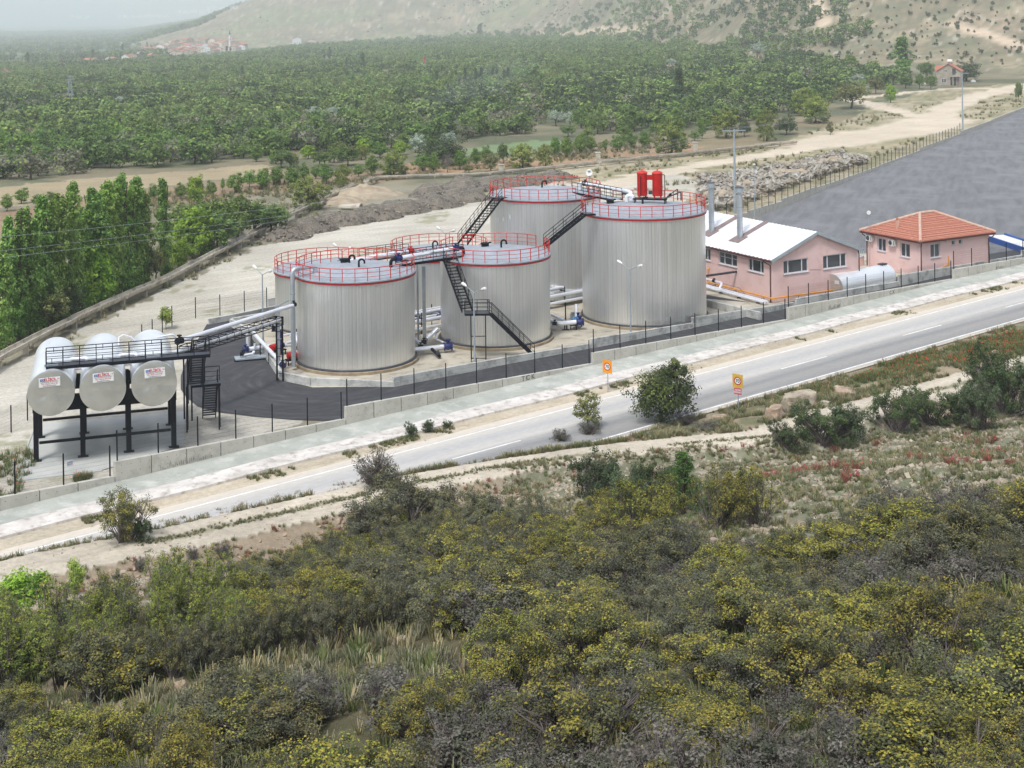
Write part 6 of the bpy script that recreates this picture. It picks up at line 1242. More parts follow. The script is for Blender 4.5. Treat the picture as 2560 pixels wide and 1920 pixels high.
# ------------------------------------------------------------------ geometry-node scatter (for stuff nobody could count)
def scatter(name, pts, scl, protos, label, cat=None, kind='stuff', tilt=.0, idx=None):
    pts = np.asarray(pts, np.float32); n = len(pts); me = bpy.data.meshes.new(name); me.vertices.add(n); me.vertices.foreach_set('co', pts.ravel())
    for nm, ty, arr in (('scl', 'FLOAT', np.asarray(scl, np.float32)), ('idx', 'INT', (rng.integers(0, len(protos), n) if idx is None else idx).astype(np.int32))): me.attributes.new(nm, ty, 'POINT').data.foreach_set('value', arr)
    rot = np.stack([rng.normal(size=n) * tilt, rng.normal(size=n) * tilt, rng.random(n) * 6.283], -1).astype(np.float32); me.attributes.new('rot', 'FLOAT_VECTOR', 'POINT').data.foreach_set('vector', rot.ravel())
    o = bpy.data.objects.new(name, me); COL.objects.link(o); tag(o, label, cat, None, kind)
    ng = bpy.data.node_groups.new(name + '_scatter', 'GeometryNodeTree'); ng.interface.new_socket('Geometry', in_out='INPUT', socket_type='NodeSocketGeometry'); ng.interface.new_socket('Geometry', in_out='OUTPUT', socket_type='NodeSocketGeometry')
    gi, go = ng.nodes.new('NodeGroupInput'), ng.nodes.new('NodeGroupOutput'); ip = ng.nodes.new('GeometryNodeInstanceOnPoints'); jn = ng.nodes.new('GeometryNodeJoinGeometry'); ng.links.new(gi.outputs[0], ip.inputs['Points'])
    for pr in reversed(protos):
        oi = ng.nodes.new('GeometryNodeObjectInfo'); oi.inputs['Object'].default_value = pr; oi.inputs['As Instance'].default_value = True; ng.links.new(oi.outputs['Geometry'], jn.inputs[0])
    ng.links.new(jn.outputs[0], ip.inputs['Instance']); ip.inputs['Pick Instance'].default_value = True
    def attr(nm, ty):
        a = ng.nodes.new('GeometryNodeInputNamedAttribute'); a.data_type = ty; a.inputs['Name'].default_value = nm; return a.outputs['Attribute']
    ng.links.new(attr('idx', 'INT'), ip.inputs['Instance Index']); ng.links.new(attr('scl', 'FLOAT'), ip.inputs['Scale'])
    e2r = ng.nodes.new('FunctionNodeEulerToRotation'); ng.links.new(attr('rot', 'FLOAT_VECTOR'), e2r.inputs[0]); ng.links.new(e2r.outputs[0], ip.inputs['Rotation']); ng.links.new(ip.outputs[0], go.inputs[0])
    md = o.modifiers.new('scatter', 'NODES'); md.node_group = ng; return o
def proto(name, me): return bpy.data.objects.new(name, me)
# ------------------------------------------------------------------ orchard on the plain
def orchard_mesh(seed, pal, n=34, per=26, sz=.5, shp=(2.4, 2.4, 2.0)):
    r = random.Random(seed); cl = crown_clumps(r, (0, 0, 2.25), shp, n, .8, .4, -.9); w_ = MB(); limbs(r, w_, (0, 0, -.2), 2.6, .16, [c_[:3] for c_ in r.sample(cl, 6)], 5)
    q, col = leaf_arrays(np.random.default_rng(seed), cl, per, sz, pal, [(124, 146, 70)], .12, cen=(0, 0, 2)); return foliage_mesh('orchard_tree', q, col * 1.16, w_)
OM = [orchard_mesh(201, GREEN), orchard_mesh(202, BRIGHT), orchard_mesh(203, DARK), orchard_mesh(204, GREEN), orchard_mesh(205, GREY, 28, 16), orchard_mesh(206, [(96, 118, 58), (84, 106, 52), (110, 130, 68)]), orchard_mesh(207, DARK + GREEN)]
FOREST = [(-260, 474), (0, 460), (300, 428), (640, 398), (760, 400), (1000, 372), (1150, 350), (1340, 332), (1500, 336), (1700, 322), (1850, 308), (1990, 286), (2090, 256), (2160, 236), (2270, 214), (2240, 190), (2100, 172), (2010, 152), (1970, 128), (2100, 118), (2190, 84), (2110, 46), (2150, 0), (2150, -60), (1560, -60), (1490, 22), (1420, 56), (1280, 82), (1000, 100), (740, 118), (600, 140), (300, 158), (0, 166), (-260, 170)]
def proj(x, y, z):
    xc = x * RC - (z - CZ) * RS; yc = x * RS + (z - CZ) * RC; return CX + F * xc / y, CY - F * yc / y
cand = []; y = 262.0
while y < 3300:
    sp_ = 4.9 + y * .0026; xs_ = np.arange(-.42 * y, .36 * y, sp_); cand.append(np.stack([xs_ + rng.normal(size=len(xs_)) * sp_ * .3, np.full(len(xs_), y) + rng.normal(size=len(xs_)) * sp_ * .3], -1)); y += sp_ * .95
cand = np.concatenate(cand); cz_ = Hn(cand[:, 0], cand[:, 1]); cx_, cy_ = proj(cand[:, 0], cand[:, 1], cz_)
gap = vn(cand[:, 0], cand[:, 1], 38, 41) + .25 * vn(cand[:, 0], cand[:, 1], 14, 42)
keep = inpoly(cx_, cy_, FOREST) & (gap < .93) & (rng.random(len(cand)) > .03)
hillish = (cand[:, 1] > np.interp(cand[:, 0] / cand[:, 1], [-.27, -.03, .03, .1, .16, .2, .25], [2150, 2250, 1900, 1150, 850, 690, 600])); HERO = [(x / 1.728, b_ / 1.728, w_ / 1.728) for x, b_, w_ in ((1355, 515, 75), (1440, 505, 85), (520, 450, 55), (900, 428, 40), (885, 500, 42), (722, 430, 70))] + [(1280 + x / 1.728, b_ / 1.728, w_ / 1.728) for x, b_, w_ in ((722, 430, 70), (1060, 250, 75), (690, 290, 52), (190, 545, 90), (250, 550, 70), (1465, 290, 72), (1500, 372, 70))] + [(x / 1.728, b_ / 1.728, 9) for x, b_ in ((1047, 340), (1400, 255), (1425, 255), (1498, 290), (1568, 300), (1887, 380), (1910, 320), (1972, 365), (2012, 375), (2055, 355), (2080, 358), (2130, 350), (2148, 350), (2178, 360), (2195, 360))]
for hx, hy, hw_ in HERO: keep &= ~((np.abs(cx_ - hx) < hw_ / 2 + 7) & (cy_ > hy - 6) & (cy_ < hy + 11 + hw_ * .2))
keep &= ~(hillish & ((gap > .86) | (rng.random(len(cand)) > .72)))
cand, cz_ = cand[keep], cz_[keep]; order = np.argsort(np.hypot(cand[:, 0], cand[:, 1])); cand, cz_ = cand[order], cz_[order]
cxk, cyk = proj(cand[:, 0], cand[:, 1], cz_); inview = (cxk > -40) & (cxk < 2600) & (cyk > 0); first = np.where(inview)[0][:300]; rest = np.ones(len(cand), bool); rest[first] = False
patch = vn(cand[:, 0], cand[:, 1], 55, 44)
for k in first:
    me_ = OM[int((patch[k] * 5 + rnd.random() * 3)) % len(OM)]; o = bpy.data.objects.new('orchard_tree', me_); COL.objects.link(o); s_ = rnd.uniform(.8, 1.5); o.location = (cand[k, 0], cand[k, 1], cz_[k]); o.scale = (s_ * rnd.uniform(.9, 1.2), s_ * rnd.uniform(.9, 1.2), s_ * rnd.uniform(.8, 1.1)); o.rotation_euler.z = rnd.random() * 6.28
    tag(o, 'bushy green tree in the front of the dense orchard on the plain', 'tree', 'front trees of the orchard on the plain')
FM = [orchard_mesh(231, GREEN, 20, 12, .75), orchard_mesh(236, [(120, 134, 80), (108, 122, 72)], 18, 12, .7, (2.0, 2.0, 2.3)), orchard_mesh(232, [(114, 136, 74), (102, 124, 66), (124, 144, 82)], 20, 12, .75), orchard_mesh(234, GREEN + DARK, 22, 12, .75, (2.7, 2.7, 1.9)), orchard_mesh(233, DARK, 20, 12, .75), orchard_mesh(235, GREY, 18, 10, .7), orchard_mesh(237, GREY + DARK, 16, 10, .7, (1.9, 1.9, 1.7))]
nr_ = rest.sum(); yy_ = cand[rest, 1]
scatter('orchard', np.concatenate([cand[rest], cz_[rest][:, None]], 1), rng.uniform(.55, 1.35, nr_) * (1 + yy_ * .00018), [proto('far_orchard_tree', q) for q in FM], 'dense green orchards covering the plain far behind the tanks', idx=np.clip((vn(cand[rest, 0], cand[rest, 1] * .6, 60, 45) * 5.2 + vn(cand[rest, 0], cand[rest, 1], 17, 46) * 2.2 + rng.normal(size=nr_) * .9 - 1.2), 0, len(FM) - .01).astype(int))
# hedges and tree belts on the hazy plain
cand = []
for _ in range(950):
    y = rnd.uniform(1700, 6500); x = rnd.uniform(-.40, -.10) * y; L = rnd.uniform(60, 420); a = rnd.gauss(.15, .25); n = int(L / 9)
    if vn(np.array([x]), np.array([y]), 700, 55)[0] < .2: continue
    for i in range(n): cand.append((x + math.cos(a) * i * 9 + rnd.uniform(-4, 4), y + math.sin(a) * i * 9 + rnd.uniform(-14, 14)))
cand = np.array(cand); z_ = Hn(cand[:, 0], cand[:, 1]); cx_, cy_ = proj(cand[:, 0], cand[:, 1], z_); ok = (~inpoly(cx_, cy_, FOREST)) & (cand[:, 0] / cand[:, 1] < np.interp(cand[:, 1], [2000, 2300, 3000, 6500], [-.24, -.25, -.21, -.12])); cand, z_ = cand[ok], z_[ok]
scatter('tree_belts', np.concatenate([cand, z_[:, None]], 1), rng.uniform(1.1, 2.6, len(cand)), [proto('belt_tree', q) for q in FM], 'hazy belts of trees on the far plain')
# scrub on the hillsides
def hillscrub():
    pts = []
    for _ in range(60000):
        px, py = rnd.uniform(1050, 2700), rnd.uniform(-25, 255)
        if inpoly(np.array([px]), np.array([py]), FOREST)[0]: continue
        if px < 1950 and py > 140: continue
        if py > np.interp(px, [2200, 2300, 2450, 2560, 2700], [150, 150, 160, 168, 172]): continue
        pts.append((px, py))
        if len(pts) > 7000: break
    return pts
hp2 = []
for (px, py) in hillscrub():
    g_ = G(px, py, 400)
    if g_ is None: continue
    d_ = float(vn(np.array([g_.x]), np.array([g_.y]), 70, 61)[0]) + .35 * float(vn(np.array([g_.x]), np.array([g_.y]), 20, 62)[0])
    if rnd.random() < ((.8 if d_ > .84 else .05) if px > 1150 else max(0, d_ - .8) * 1.5): hp2.append(g_)
for (px, py) in [(x / 1.728, y / 1.728) for x, y in ((1030, 98), (1045, 92), (1125, 78), (1155, 92), (1130, 100), (1204, 88), (1000, 132), (980, 128), (960, 130), (925, 145), (890, 155), (1590, 140), (1612, 135), (1650, 125), (1640, 120), (1755, 105), (1765, 108), (1810, 80), (1860, 70), (1905, 78), (1465, 168), (888, 185), (1850, 30), (1880, 25), (1920, 30), (2005, 18), (1960, 25), (2180, 22), (1825, 75), (1600, 75), (1640, 70), (1575, 90), (1700, 60))]:
    g_ = G(px, py, 400)
    if g_: hp2.append(g_)
hp2.sort(key=lambda q: q.length)
def scrub_mesh(seed, pal): 
    r = random.Random(seed); cl = crown_clumps(r, (0, 0, 1.0), (1.25, 1.25, 1.1), 22, .45, .4, -.6); w_ = MB(); limbs(r, w_, (0, 0, -.2), 1.0, .1, [c_[:3] for c_ in cl[:4]], 5); q, col = leaf_arrays(np.random.default_rng(seed), cl, 16, .34, pal, cen=(0, 0, .6)); return foliage_mesh('hill_shrub', q, col, w_)
SM = [scrub_mesh(301, DARK), scrub_mesh(302, [(78, 88, 52), (90, 98, 58), (66, 74, 46)]), scrub_mesh(303, DARK + [(96, 98, 60)])]
for k, g_ in enumerate(hp2[:300]):
    o = bpy.data.objects.new('hill_shrub', SM[k % 3]); COL.objects.link(o); s_ = rnd.choice((.35, .45, .6, .8, 1.1)) * rnd.uniform(.8, 1.2) * (1.6 if g_.y > 1500 else 1); o.location = g_; o.scale = (s_, s_, s_ * rnd.uniform(.9, 1.5)); o.rotation_euler.z = rnd.random() * 6.28; tag(o, 'dark evergreen shrub on the dry hillside', 'shrub', 'shrubs on the dry hillsides')
if len(hp2) > 300: scatter('hill_scrub', [tuple(q) for q in hp2[300:]], rng.uniform(.5, 1.5, len(hp2) - 300), [proto('far_scrub', q) for q in SM], 'far dark scrub on the hillsides')
# ------------------------------------------------------------------ shrub slope in front
YG = [(102, 106, 70), (90, 94, 64), (114, 114, 76), (80, 84, 60)]; YT = [(164, 152, 64), (148, 142, 62), (178, 164, 70), (134, 136, 66)]
OG = [(104, 106, 84), (92, 94, 76), (116, 116, 92), (82, 84, 70)]; OT = [(130, 128, 82), (138, 130, 82)]
GT = [(114, 110, 102), (98, 97, 86), (122, 116, 108), (90, 93, 72)]
def shrub_mesh(seed, pal, tips, tf, W=1.25, Hh=1.55, n=100, per=120, sz=.052, stems=50, mats=('leaf', 'twig')):
    r = random.Random(seed); cl = []
    lobes = [(r.uniform(-.55, .55) * W, r.uniform(-.55, .55) * W, r.uniform(.45, .72) * Hh, r.uniform(.42, .62)) for _ in range(6)]
    while len(cl) < n:
        lx, ly, lz, lr = r.choice(lobes); d = Vector((r.gauss(0, 1), r.gauss(0, 1), r.gauss(.25, .8))).normalized(); k = r.random() ** .35 * lr; z = lz + d.z * k * Hh * .95
        if z < .12: continue
        cl.append((lx + d.x * k * W, ly + d.y * k * W, z, r.uniform(.13, .27)))
    w_ = MB()
    for _ in range(stems):
        t = r.choice(cl); b_ = Vector((r.uniform(-.25, .25), r.uniform(-.25, .25), -.1)); e_ = Vector(t[:3]) * 1.04; m_ = (b_ + e_) / 2 + Vector((r.uniform(-.15, .15), r.uniform(-.15, .15), r.uniform(-.05, .2))); w_.tube([b_, m_, e_], [.028, .018, .006], 4, caps=False)
        for _ in range(2): w_.tube([m_, (m_ + e_) / 2 + Vector((r.uniform(-.3, .3), r.uniform(-.3, .3), r.uniform(0, .3)))], [.012, .004], 4, caps=False)
    q, col = leaf_arrays(np.random.default_rng(seed), cl, per, sz, pal, tips, tf, cen=(0, 0, .5), up_=.7); return foliage_mesh('shrub', q, col, w_, mats)
BM = {'yellow': [shrub_mesh(401, YG, YT, .5), shrub_mesh(402, YG, YT, .38, 1.35, 1.7), shrub_mesh(403, YG, YT + [(140, 150, 50)], .6, 1.15, 1.45), shrub_mesh(404, YG + OG, YT, .28, 1.4, 1.5)],
      'olive': [shrub_mesh(411, OG, OT, .25), shrub_mesh(412, OG, OT, .15, 1.4, 1.4), shrub_mesh(413, OG + YG, OT + [(136, 128, 54)], .3, 1.2, 1.6)],
      'grey': [shrub_mesh(421, GT, None, 0, 1.1, 1.25, 54, 44, .07, 90), shrub_mesh(422, GT + [(74, 80, 60)], None, 0, 1.25, 1.1, 58, 44, .07, 90)],
      'dark': [shrub_mesh(431, DARK, [(84, 98, 54)], .2, 1.4, 1.6, 90, 100, .075), shrub_mesh(432, [(78, 92, 62), (66, 80, 52), (92, 104, 74)], None, 0, 1.3, 1.5, 90, 100, .07)]}
for k_ in BM:
    for m_ in BM[k_]: m_.name = k_ + '_shrub'
UPX = [-300, 0, 150, 500, 640, 720, 900, 1100, 1250, 1420, 1500, 1660, 1950, 2050, 2200, 2400, 2560, 2860]; UPY = [1620, 1595, 1575, 1515, 1455, 1415, 1330, 1280, 1300, 1330, 1350, 1350, 1395, 1360, 1310, 1280, 1265, 1245]
spots = []; gx = np.arange(-40, 54, 1.72)
for y in np.arange(20, 92, 1.66):
    for x in gx:
        X, Y_ = x + rnd.uniform(-.6, .6), y + rnd.uniform(-.6, .6)
        if X < -.43 * Y_ - 3 or X > .43 * Y_ + 15: continue
        z = H(X, Y_); px, py = pix((X, Y_, z))
        if py > np.interp(px, UPX, UPY) + 10 and py < 2300 and touv(X, Y_)[1] < tr_lo(touv(X, Y_)[0]) - 1.8: spots.append((X, Y_, z, px, py))
zone = lambda s_: float(vn(np.array([s_[0]]), np.array([s_[1]]), 7, 71)[0]) + .004 * ((s_[4] - 1500) / 10) + .00010 * (s_[3] - 1100)
fin = []
for s_ in spots:
    k_ = zone(s_); gapn = float(vn(np.array([s_[0]]), np.array([s_[1]]), 3.2, 72)[0])
    if gapn > (.84 if s_[3] > 700 else .66): continue
    r_ = rnd.random(); py_ = np.clip((k_ - .26) * 1.6, .08, .74); g_n = float(vn(np.array([s_[0]]), np.array([s_[1]]), 5, 73)[0]); kind = 'grey' if (g_n > .64 and r_ > .4) else ('yellow' if r_ < py_ else ('olive' if r_ < .86 else 'grey'))
    if gapn < .22: kind = 'grey'
    if inpoly(np.array([s_[3]]), np.array([s_[4]]), [(300, 1722), (560, 1660), (850, 1600), (1080, 1555), (1100, 1640), (900, 1700), (620, 1790), (420, 1830), (320, 1820)])[0]: continue
    fin.append((s_, kind))
fin.sort(key=lambda t: (not (-150 < t[0][3] < 2710), t[0][1]))
SL = {'yellow': ('shrub with yellow green new tips on the near slope', 'yellow tipped shrubs on the near slope'), 'olive': ('dull olive green shrub on the near slope', 'olive shrubs on the near slope'), 'grey': ('grey twiggy half bare shrub on the near slope', 'grey twiggy shrubs on the near slope')}
for (s_, kind) in fin[:300]:
    o = bpy.data.objects.new(kind + '_shrub', rnd.choice(BM[kind])); COL.objects.link(o); f = rnd.choice((.6, .85, 1.0, 1.15, 1.35)) * rnd.uniform(.9, 1.1) * (1 if kind != 'grey' else .85); o.location = (s_[0], s_[1], s_[2] - .05); o.scale = (f * rnd.uniform(.9, 1.2), f * rnd.uniform(.9, 1.2), f * rnd.uniform(.6, .95)); o.rotation_euler.z = rnd.random() * 6.28; tag(o, SL[kind][0], 'shrub', SL[kind][1])
rest = fin[300:]; allm = BM['yellow'][1:] + BM['olive'] + BM['grey'][:1]
if rest: scatter('shrubs', [(s_[0], s_[1], s_[2] - .05) for s_, _ in rest], rng.uniform(.6, 1.05, len(rest)), [proto('slope_shrub', q) for q in allm], 'low shrubs thickly covering the rest of the slope')
# named shrubs and trees along the highway and the track
def bush(kind, px, py, top, wpx, label, v=0, name='shrub', group=None):
    base = G(px, py); ppm = F / base.y; me_ = BM[kind][v % len(BM[kind])]; o = bpy.data.objects.new(name, me_); COL.objects.link(o); o.location = base - up * .05
    o.scale = (wpx / ppm / 2.3, wpx / ppm / 2.3, (py - top) / ppm / 1.45); o.rotation_euler.z = rnd.random() * 6.28; return tag(o, label, 'shrub', group)
place_tree('roadtree', 1655, 1058, 905, 195, 'large dense dark green tree beside the highway between the two signs', None, 'roadside_tree')
place_tree('olive', 1468, 1072, 985, 95, 'sparse small tree left of the large roadside tree', None, 'roadside_tree')
place_tree('bare', 945, 1215, 1118, 125, 'leafless grey bush between the highway and the dirt track', None, 'roadside_bush', 'bush')
place_tree('conifer', 1708, 1285, 1128, 145, 'bright green upright conifer at the edge of the clearing', None, 'conifer'); place_tree('conifer', 1775, 1285, 1205, 60, 'small dark conifer right of the bright green one', None, 'conifer')
place_tree('sapling', 190, 1440, 1385, 40, 'thin sapling standing beside the dirt track at the left', None, 'sapling') if 0 else place_tree('sapling', 190, 1510, 1388, 48, 'thin lone sapling on the near slope at the left', None, 'sapling')
b_ = place_tree('bright', 50, 1525, 1425, 170, 'bright leafy green bush at the left edge of the photo', None, 'bush', 'bush')
bush('yellow', 312, 1352, 1258, 150, 'pale olive green bush on the bank between highway and track at the left', 1); bush('dark', 355, 1350, 1300, 60, 'small low bush at the foot of the pale olive bush', 0)
bush('grey', 948, 1217, 1140, 130, 'dense grey undergrowth at the foot of the leafless bush', 0)
for px, py, tp, w, lb, v in ((1490, 1275, 1160, 160, 'grey green juniper left of the bright conifer', 1), (1560, 1280, 1180, 140, 'second grey green juniper left of the bright conifer', 1), (1650, 1258, 1165, 120, 'dark bushy juniper behind the bright conifer', 0),
    (1975, 1122, 1065, 85, 'small dark juniper at the left of the clump by the track bend', 0), (2060, 1112, 1018, 130, 'broad dark juniper in the clump by the track bend', 0), (2125, 1095, 1020, 110, 'grey leaved juniper in the clump by the track bend', 1), (2240, 1078, 985, 120, 'dark juniper with a hollow side by the track', 0), (2330, 1060, 985, 110, 'dark juniper in the middle of the right hand row', 0), (2400, 1060, 980, 80, 'narrow dark juniper in the right hand row', 0), (2450, 1075, 965, 115, 'silvery juniper in front of the right hand row', 1), (2520, 1030, 900, 150, 'tall dark juniper at the right edge of the row', 0), (2470, 1000, 915, 120, 'tall dark juniper behind the silvery one', 0), (2600, 1040, 940, 130, 'dark juniper cut by the right edge of the photo', 1)): bush('dark', px, py, tp, w, lb, v, 'juniper')
for px, py, tp, w, lb in ((1500, 1330, 1240, 150, 'left'), (1580, 1350, 1225, 170, 'second'), (1660, 1345, 1215, 160, 'third'), (1790, 1320, 1195, 150, 'fourth'), (1890, 1310, 1190, 150, 'right end')): bush('yellow', px, py, tp, w, 'yellow tipped shrub in the hedge below the clearing, %s one' % lb, 2)
for px, py, tp, w, lb in ((1010, 1330, 1195, 210, 'tall olive shrub crowning the hedge below the track'), (1130, 1310, 1205, 190, 'olive shrub on the right of the hedge below the track'), (900, 1350, 1255, 180, 'olive shrub on the left of the hedge below the track'), (1240, 1330, 1235, 170, 'olive shrub sloping down at the end of the hedge'), (1340, 1350, 1270, 150, 'low olive shrub before the grey green junipers')): bush('olive', px, py, tp, w, lb, 1)
for k in range(15):
    px = 330 + 52 * k; py = 1722 - 11.3 * k - .2 * (k - 7) ** 2; bush('olive', px, py, py - 118, 120, 'dense olive shrub in the long hedge like row on the near slope', k, 'shrub', 'hedge like row on the near slope')
for px, py, tp, w, lb in ((1470, 1088, 1052, 70, 'grey scrub at the foot of the sparse tree'), (1400, 1100, 1070, 80, 'low grey scrub beside the highway'), (1770, 1075, 1050, 90, 'grassy green bush right of the large roadside tree'), (1720, 1060, 1028, 70, 'grey scrub at the right foot of the large tree'), (990, 1210, 1180, 60, 'low grey scrub right of the leafless bush')): bush('grey', px, py, tp, w, lb)
for px, py, tp, w, lb in ((1030, 1092, 1062, 36, 'left'), (1070, 1080, 1052, 34, 'middle'), (1120, 1070, 1052, 24, 'right')): bush('dark', px, py, tp, w, 'small dark weed bush growing at the kerb, %s one of three' % lb, 0, 'weed_bush')
# dry grass, weeds, poppies, stones
def tuft(seed, pal, n=20, h=.3, sp=.16, flower=None, nf=0):
    r = np.random.default_rng(seed); qs = []; cs = []; pal = np.array([sc(*k)[:3] for k in pal])
    for i in range(n):
        a = r.random() * 6.28; b_ = np.array([math.cos(a), math.sin(a), 0]) * r.random() * sp; d = np.array([math.cos(a) * r.uniform(.1, .7), math.sin(a) * r.uniform(.1, .7), 1.0]); L = h * r.uniform(.5, 1.2); s_ = np.array([-math.sin(a), math.cos(a), 0]) * .016; t = b_ + d * L
        qs.append([b_ - s_, b_ + s_, t + s_ * .4, t - s_ * .4]); cs.append(pal[r.integers(len(pal))] * r.uniform(.8, 1.2))
    for i in range(nf):
        c_ = np.array([r.normal() * sp * 1.3, r.normal() * sp * 1.3, h * r.uniform(.8, 1.25)]); u_ = r.normal(size=3) * .02; v_ = np.cross(u_, r.normal(size=3)); v_ = v_ / (np.linalg.norm(v_) + 1e-6) * .03; qs.append([c_ - u_ - v_, c_ + u_ - v_, c_ + u_ + v_, c_ - u_ + v_]); cs.append(np.array(sc(*flower)[:3]) * r.uniform(.8, 1.2))
    return foliage_mesh('tuft', np.array(qs), np.array(cs))
DRY = [(170, 156, 116), (146, 138, 98), (128, 126, 84), (186, 172, 132)]; HERB = [(92, 108, 58), (106, 116, 68), (120, 124, 80), (78, 94, 50)]; GG = [(128, 130, 104), (110, 114, 84), (146, 142, 116)]
TG = [proto('dry_tuft', tuft(501, DRY)), proto('dry_tuft', tuft(502, DRY + GG, 30, .28)), proto('green_tuft', tuft(503, HERB, 34, .26)), proto('grey_tuft', tuft(504, GG, 36, .3))]
PT = [proto('poppy_tuft', tuft(511, HERB, 34, .4, .25, (196, 62, 34), 2)), proto('poppy_tuft', tuft(512, HERB, 30, .36, .25, (200, 70, 38), 1)), proto('herb_tuft', tuft(513, HERB, 36, .34, .24))]
ST = [proto('spurge_tuft', tuft(521, [(150, 92, 78), (124, 112, 80), (166, 84, 80)], 34, .3, .18, (160, 72, 74), 4))]
def region(poly, n, prob=None):
    q = [G(*p_) for p_ in poly]; pl_ = [p_.xy for p_ in q]; x0, x1 = min(p_[0] for p_ in pl_), max(p_[0] for p_ in pl_); y0, y1 = min(p_[1] for p_ in pl_), max(p_[1] for p_ in pl_); X = rng.uniform(x0, x1, n); Y_ = rng.uniform(y0, y1, n); ok = inpoly(X, Y_, pl_)
    if prob is not None: ok &= prob(X, Y_)
    return np.stack([X[ok], Y_[ok], Hn(X[ok], Y_[ok])], -1)
u_ = rng.uniform(24, 150, 14000); f_ = rng.random(14000); v_ = tr_hi(u_) + .2 + (71.6 - tr_hi(u_)) * f_; xy = np.stack([u_ * TC - v_ * TS, u_ * TS + v_ * TC], -1); ok = vn(xy[:, 0], xy[:, 1], 1.6, 81) > .42; xy = xy[ok]; px_, py_ = proj(xy[:, 0], xy[:, 1], Hn(xy[:, 0], xy[:, 1])); ok = (px_ > -200) & (px_ < 2760); xy = xy[ok]; verge = np.stack([xy[:, 0], xy[:, 1], Hn(xy[:, 0], xy[:, 1])], -1)
scatter('verge_grass', verge, rng.uniform(.5, 1.35, len(verge)), TG, 'dry grass and weeds between the highway and the dirt track')
pp_ = region([(1800, 935), (1880, 885), (2020, 905), (1900, 960)][::-1], 10) if 0 else region([(1960, 985), (2060, 955), (2180, 918), (2330, 885), (2440, 855), (2600, 820), (2600, 880), (2480, 905), (2330, 935), (2180, 965), (2060, 990)], 6500, lambda X, Y_: vn(X, Y_, 2.0, 83) > .5)
scatter('poppies', pp_, rng.uniform(.6, 1.3, len(pp_)), PT, 'red poppies flowering in green weeds along the right verge')
pp_ = region([(-60, 1170), (60, 1120), (95, 1150), (60, 1215), (20, 1260), (-60, 1260)], 170); pq = region([(185, 1208), (225, 1200), (225, 1192), (190, 1198)], 60)
scatter('poppies', np.concatenate([pp_, pq]), rng.uniform(.6, 1.2, len(pp_) + len(pq)), PT, 'red poppies by the fence beside the concrete pad')
g1 = region([(1240, 1170), (1560, 1130), (1800, 1110), (2100, 1075), (2300, 1052), (2700, 1010), (2700, 1270), (2250, 1310), (2050, 1380), (1760, 1360), (1400, 1340)], 24000, lambda X, Y_: vn(X, Y_, 1.1, 85) > .4)
scatter('clearing_grass', g1, rng.uniform(.4, .95, len(g1)), TG, 'short dry grass on the stony clearing')
g2 = region([(1500, 1130), (1800, 1110), (2100, 1075), (2300, 1052), (2700, 1010), (2700, 1150), (2250, 1180), (2000, 1230), (1700, 1210)], 2200, lambda X, Y_: vn(X, Y_, 1.6, 86) > .76)
scatter('red_spurge', g2, rng.uniform(.6, 1.3, len(g2)), ST, 'clumps of red flowering spurge on the stony clearing')
g3 = np.array([(s_[0] + rnd.uniform(-1, 1), s_[1] + rnd.uniform(-1, 1)) for s_ in spots for _ in range(9)]); g3 = np.concatenate([g3, Hn(g3[:, 0], g3[:, 1])[:, None]], 1)
scatter('slope_grass', g3, rng.uniform(.8, 1.9, len(g3)), TG, 'dry grass between the shrubs of the near slope')
n = 3600; u_ = rng.uniform(25, 150, n); v_ = 82.5 - np.abs(rng.normal(size=n)) * .6; xy = np.stack([u_ * TC - v_ * TS, u_ * TS + v_ * TC], -1); ok = (vn(u_, u_ * 0, 2.2, 87) + .45 * vn(u_, u_ * 0, .5, 90)) > .95; xy = xy[ok]
scatter('kerb_weeds', np.concatenate([xy, np.full((len(xy), 1), -.03)], 1), rng.uniform(.3, .9, len(xy)), TG[1:3], 'tufts of green weeds along the kerb')
u_ = rng.uniform(24, 150, 3500); v_ = (tr_lo(u_) + tr_hi(u_)) / 2 + rng.normal(size=3500) * .2; xy = np.stack([u_ * TC - v_ * TS, u_ * TS + v_ * TC], -1); ok = vn(u_, u_ * 0, 4, 88) > .5; xy = xy[ok]
scatter('track_grass', np.concatenate([xy, Hn(xy[:, 0], xy[:, 1])[:, None]], 1), rng.uniform(.2, .5, len(xy)), TG[1:], 'grass strip along the middle of the dirt track')
fp_ = np.array([list(P(*q).xy) for q in [(1200, 470), (1640, 400), (1960, 352), (2150, 290), (2600, 215), (2640, 300), (2200, 425), (1860, 545), (1560, 470)]]); x0, x1, y0, y1 = fp_[:, 0].min(), fp_[:, 0].max(), fp_[:, 1].min(), fp_[:, 1].max(); X, Y_ = rng.uniform(x0, x1, 16000), rng.uniform(y0, y1, 16000); ok = inpoly(X, Y_, fp_) & (vn(X, Y_, 4, 89) > .5)
for pts_, w_ in roads: ok &= dline(X, Y_, [P(*q).xy for q in pts_]) > w_ * 1.2
uq, vq = touv(X, Y_); ok &= vq > 136.5 + (uq - 156) * .366
g4 = np.stack([X[ok], Y_[ok], Hn(X[ok], Y_[ok])], -1); scatter('field_grass', g4, rng.uniform(.9, 2.4, len(g4)), TG, 'low dry scrub grass on the field behind the works')
for (px, py, lb) in ((975, 1262, 'x'),): pass
for (px, py, tp, w, lb) in ((560, 1395, 1350, 55, 'round grassy tuft at the edge of the cut bank'), (485, 1398, 1362, 40, 'reddish spurge clump on the near edge of the track'), (352, 1428, 1392, 46, 'reddish spurge clump nearest the left of the track')): bush('grey', px, py, tp, w, lb, 0, 'clump')
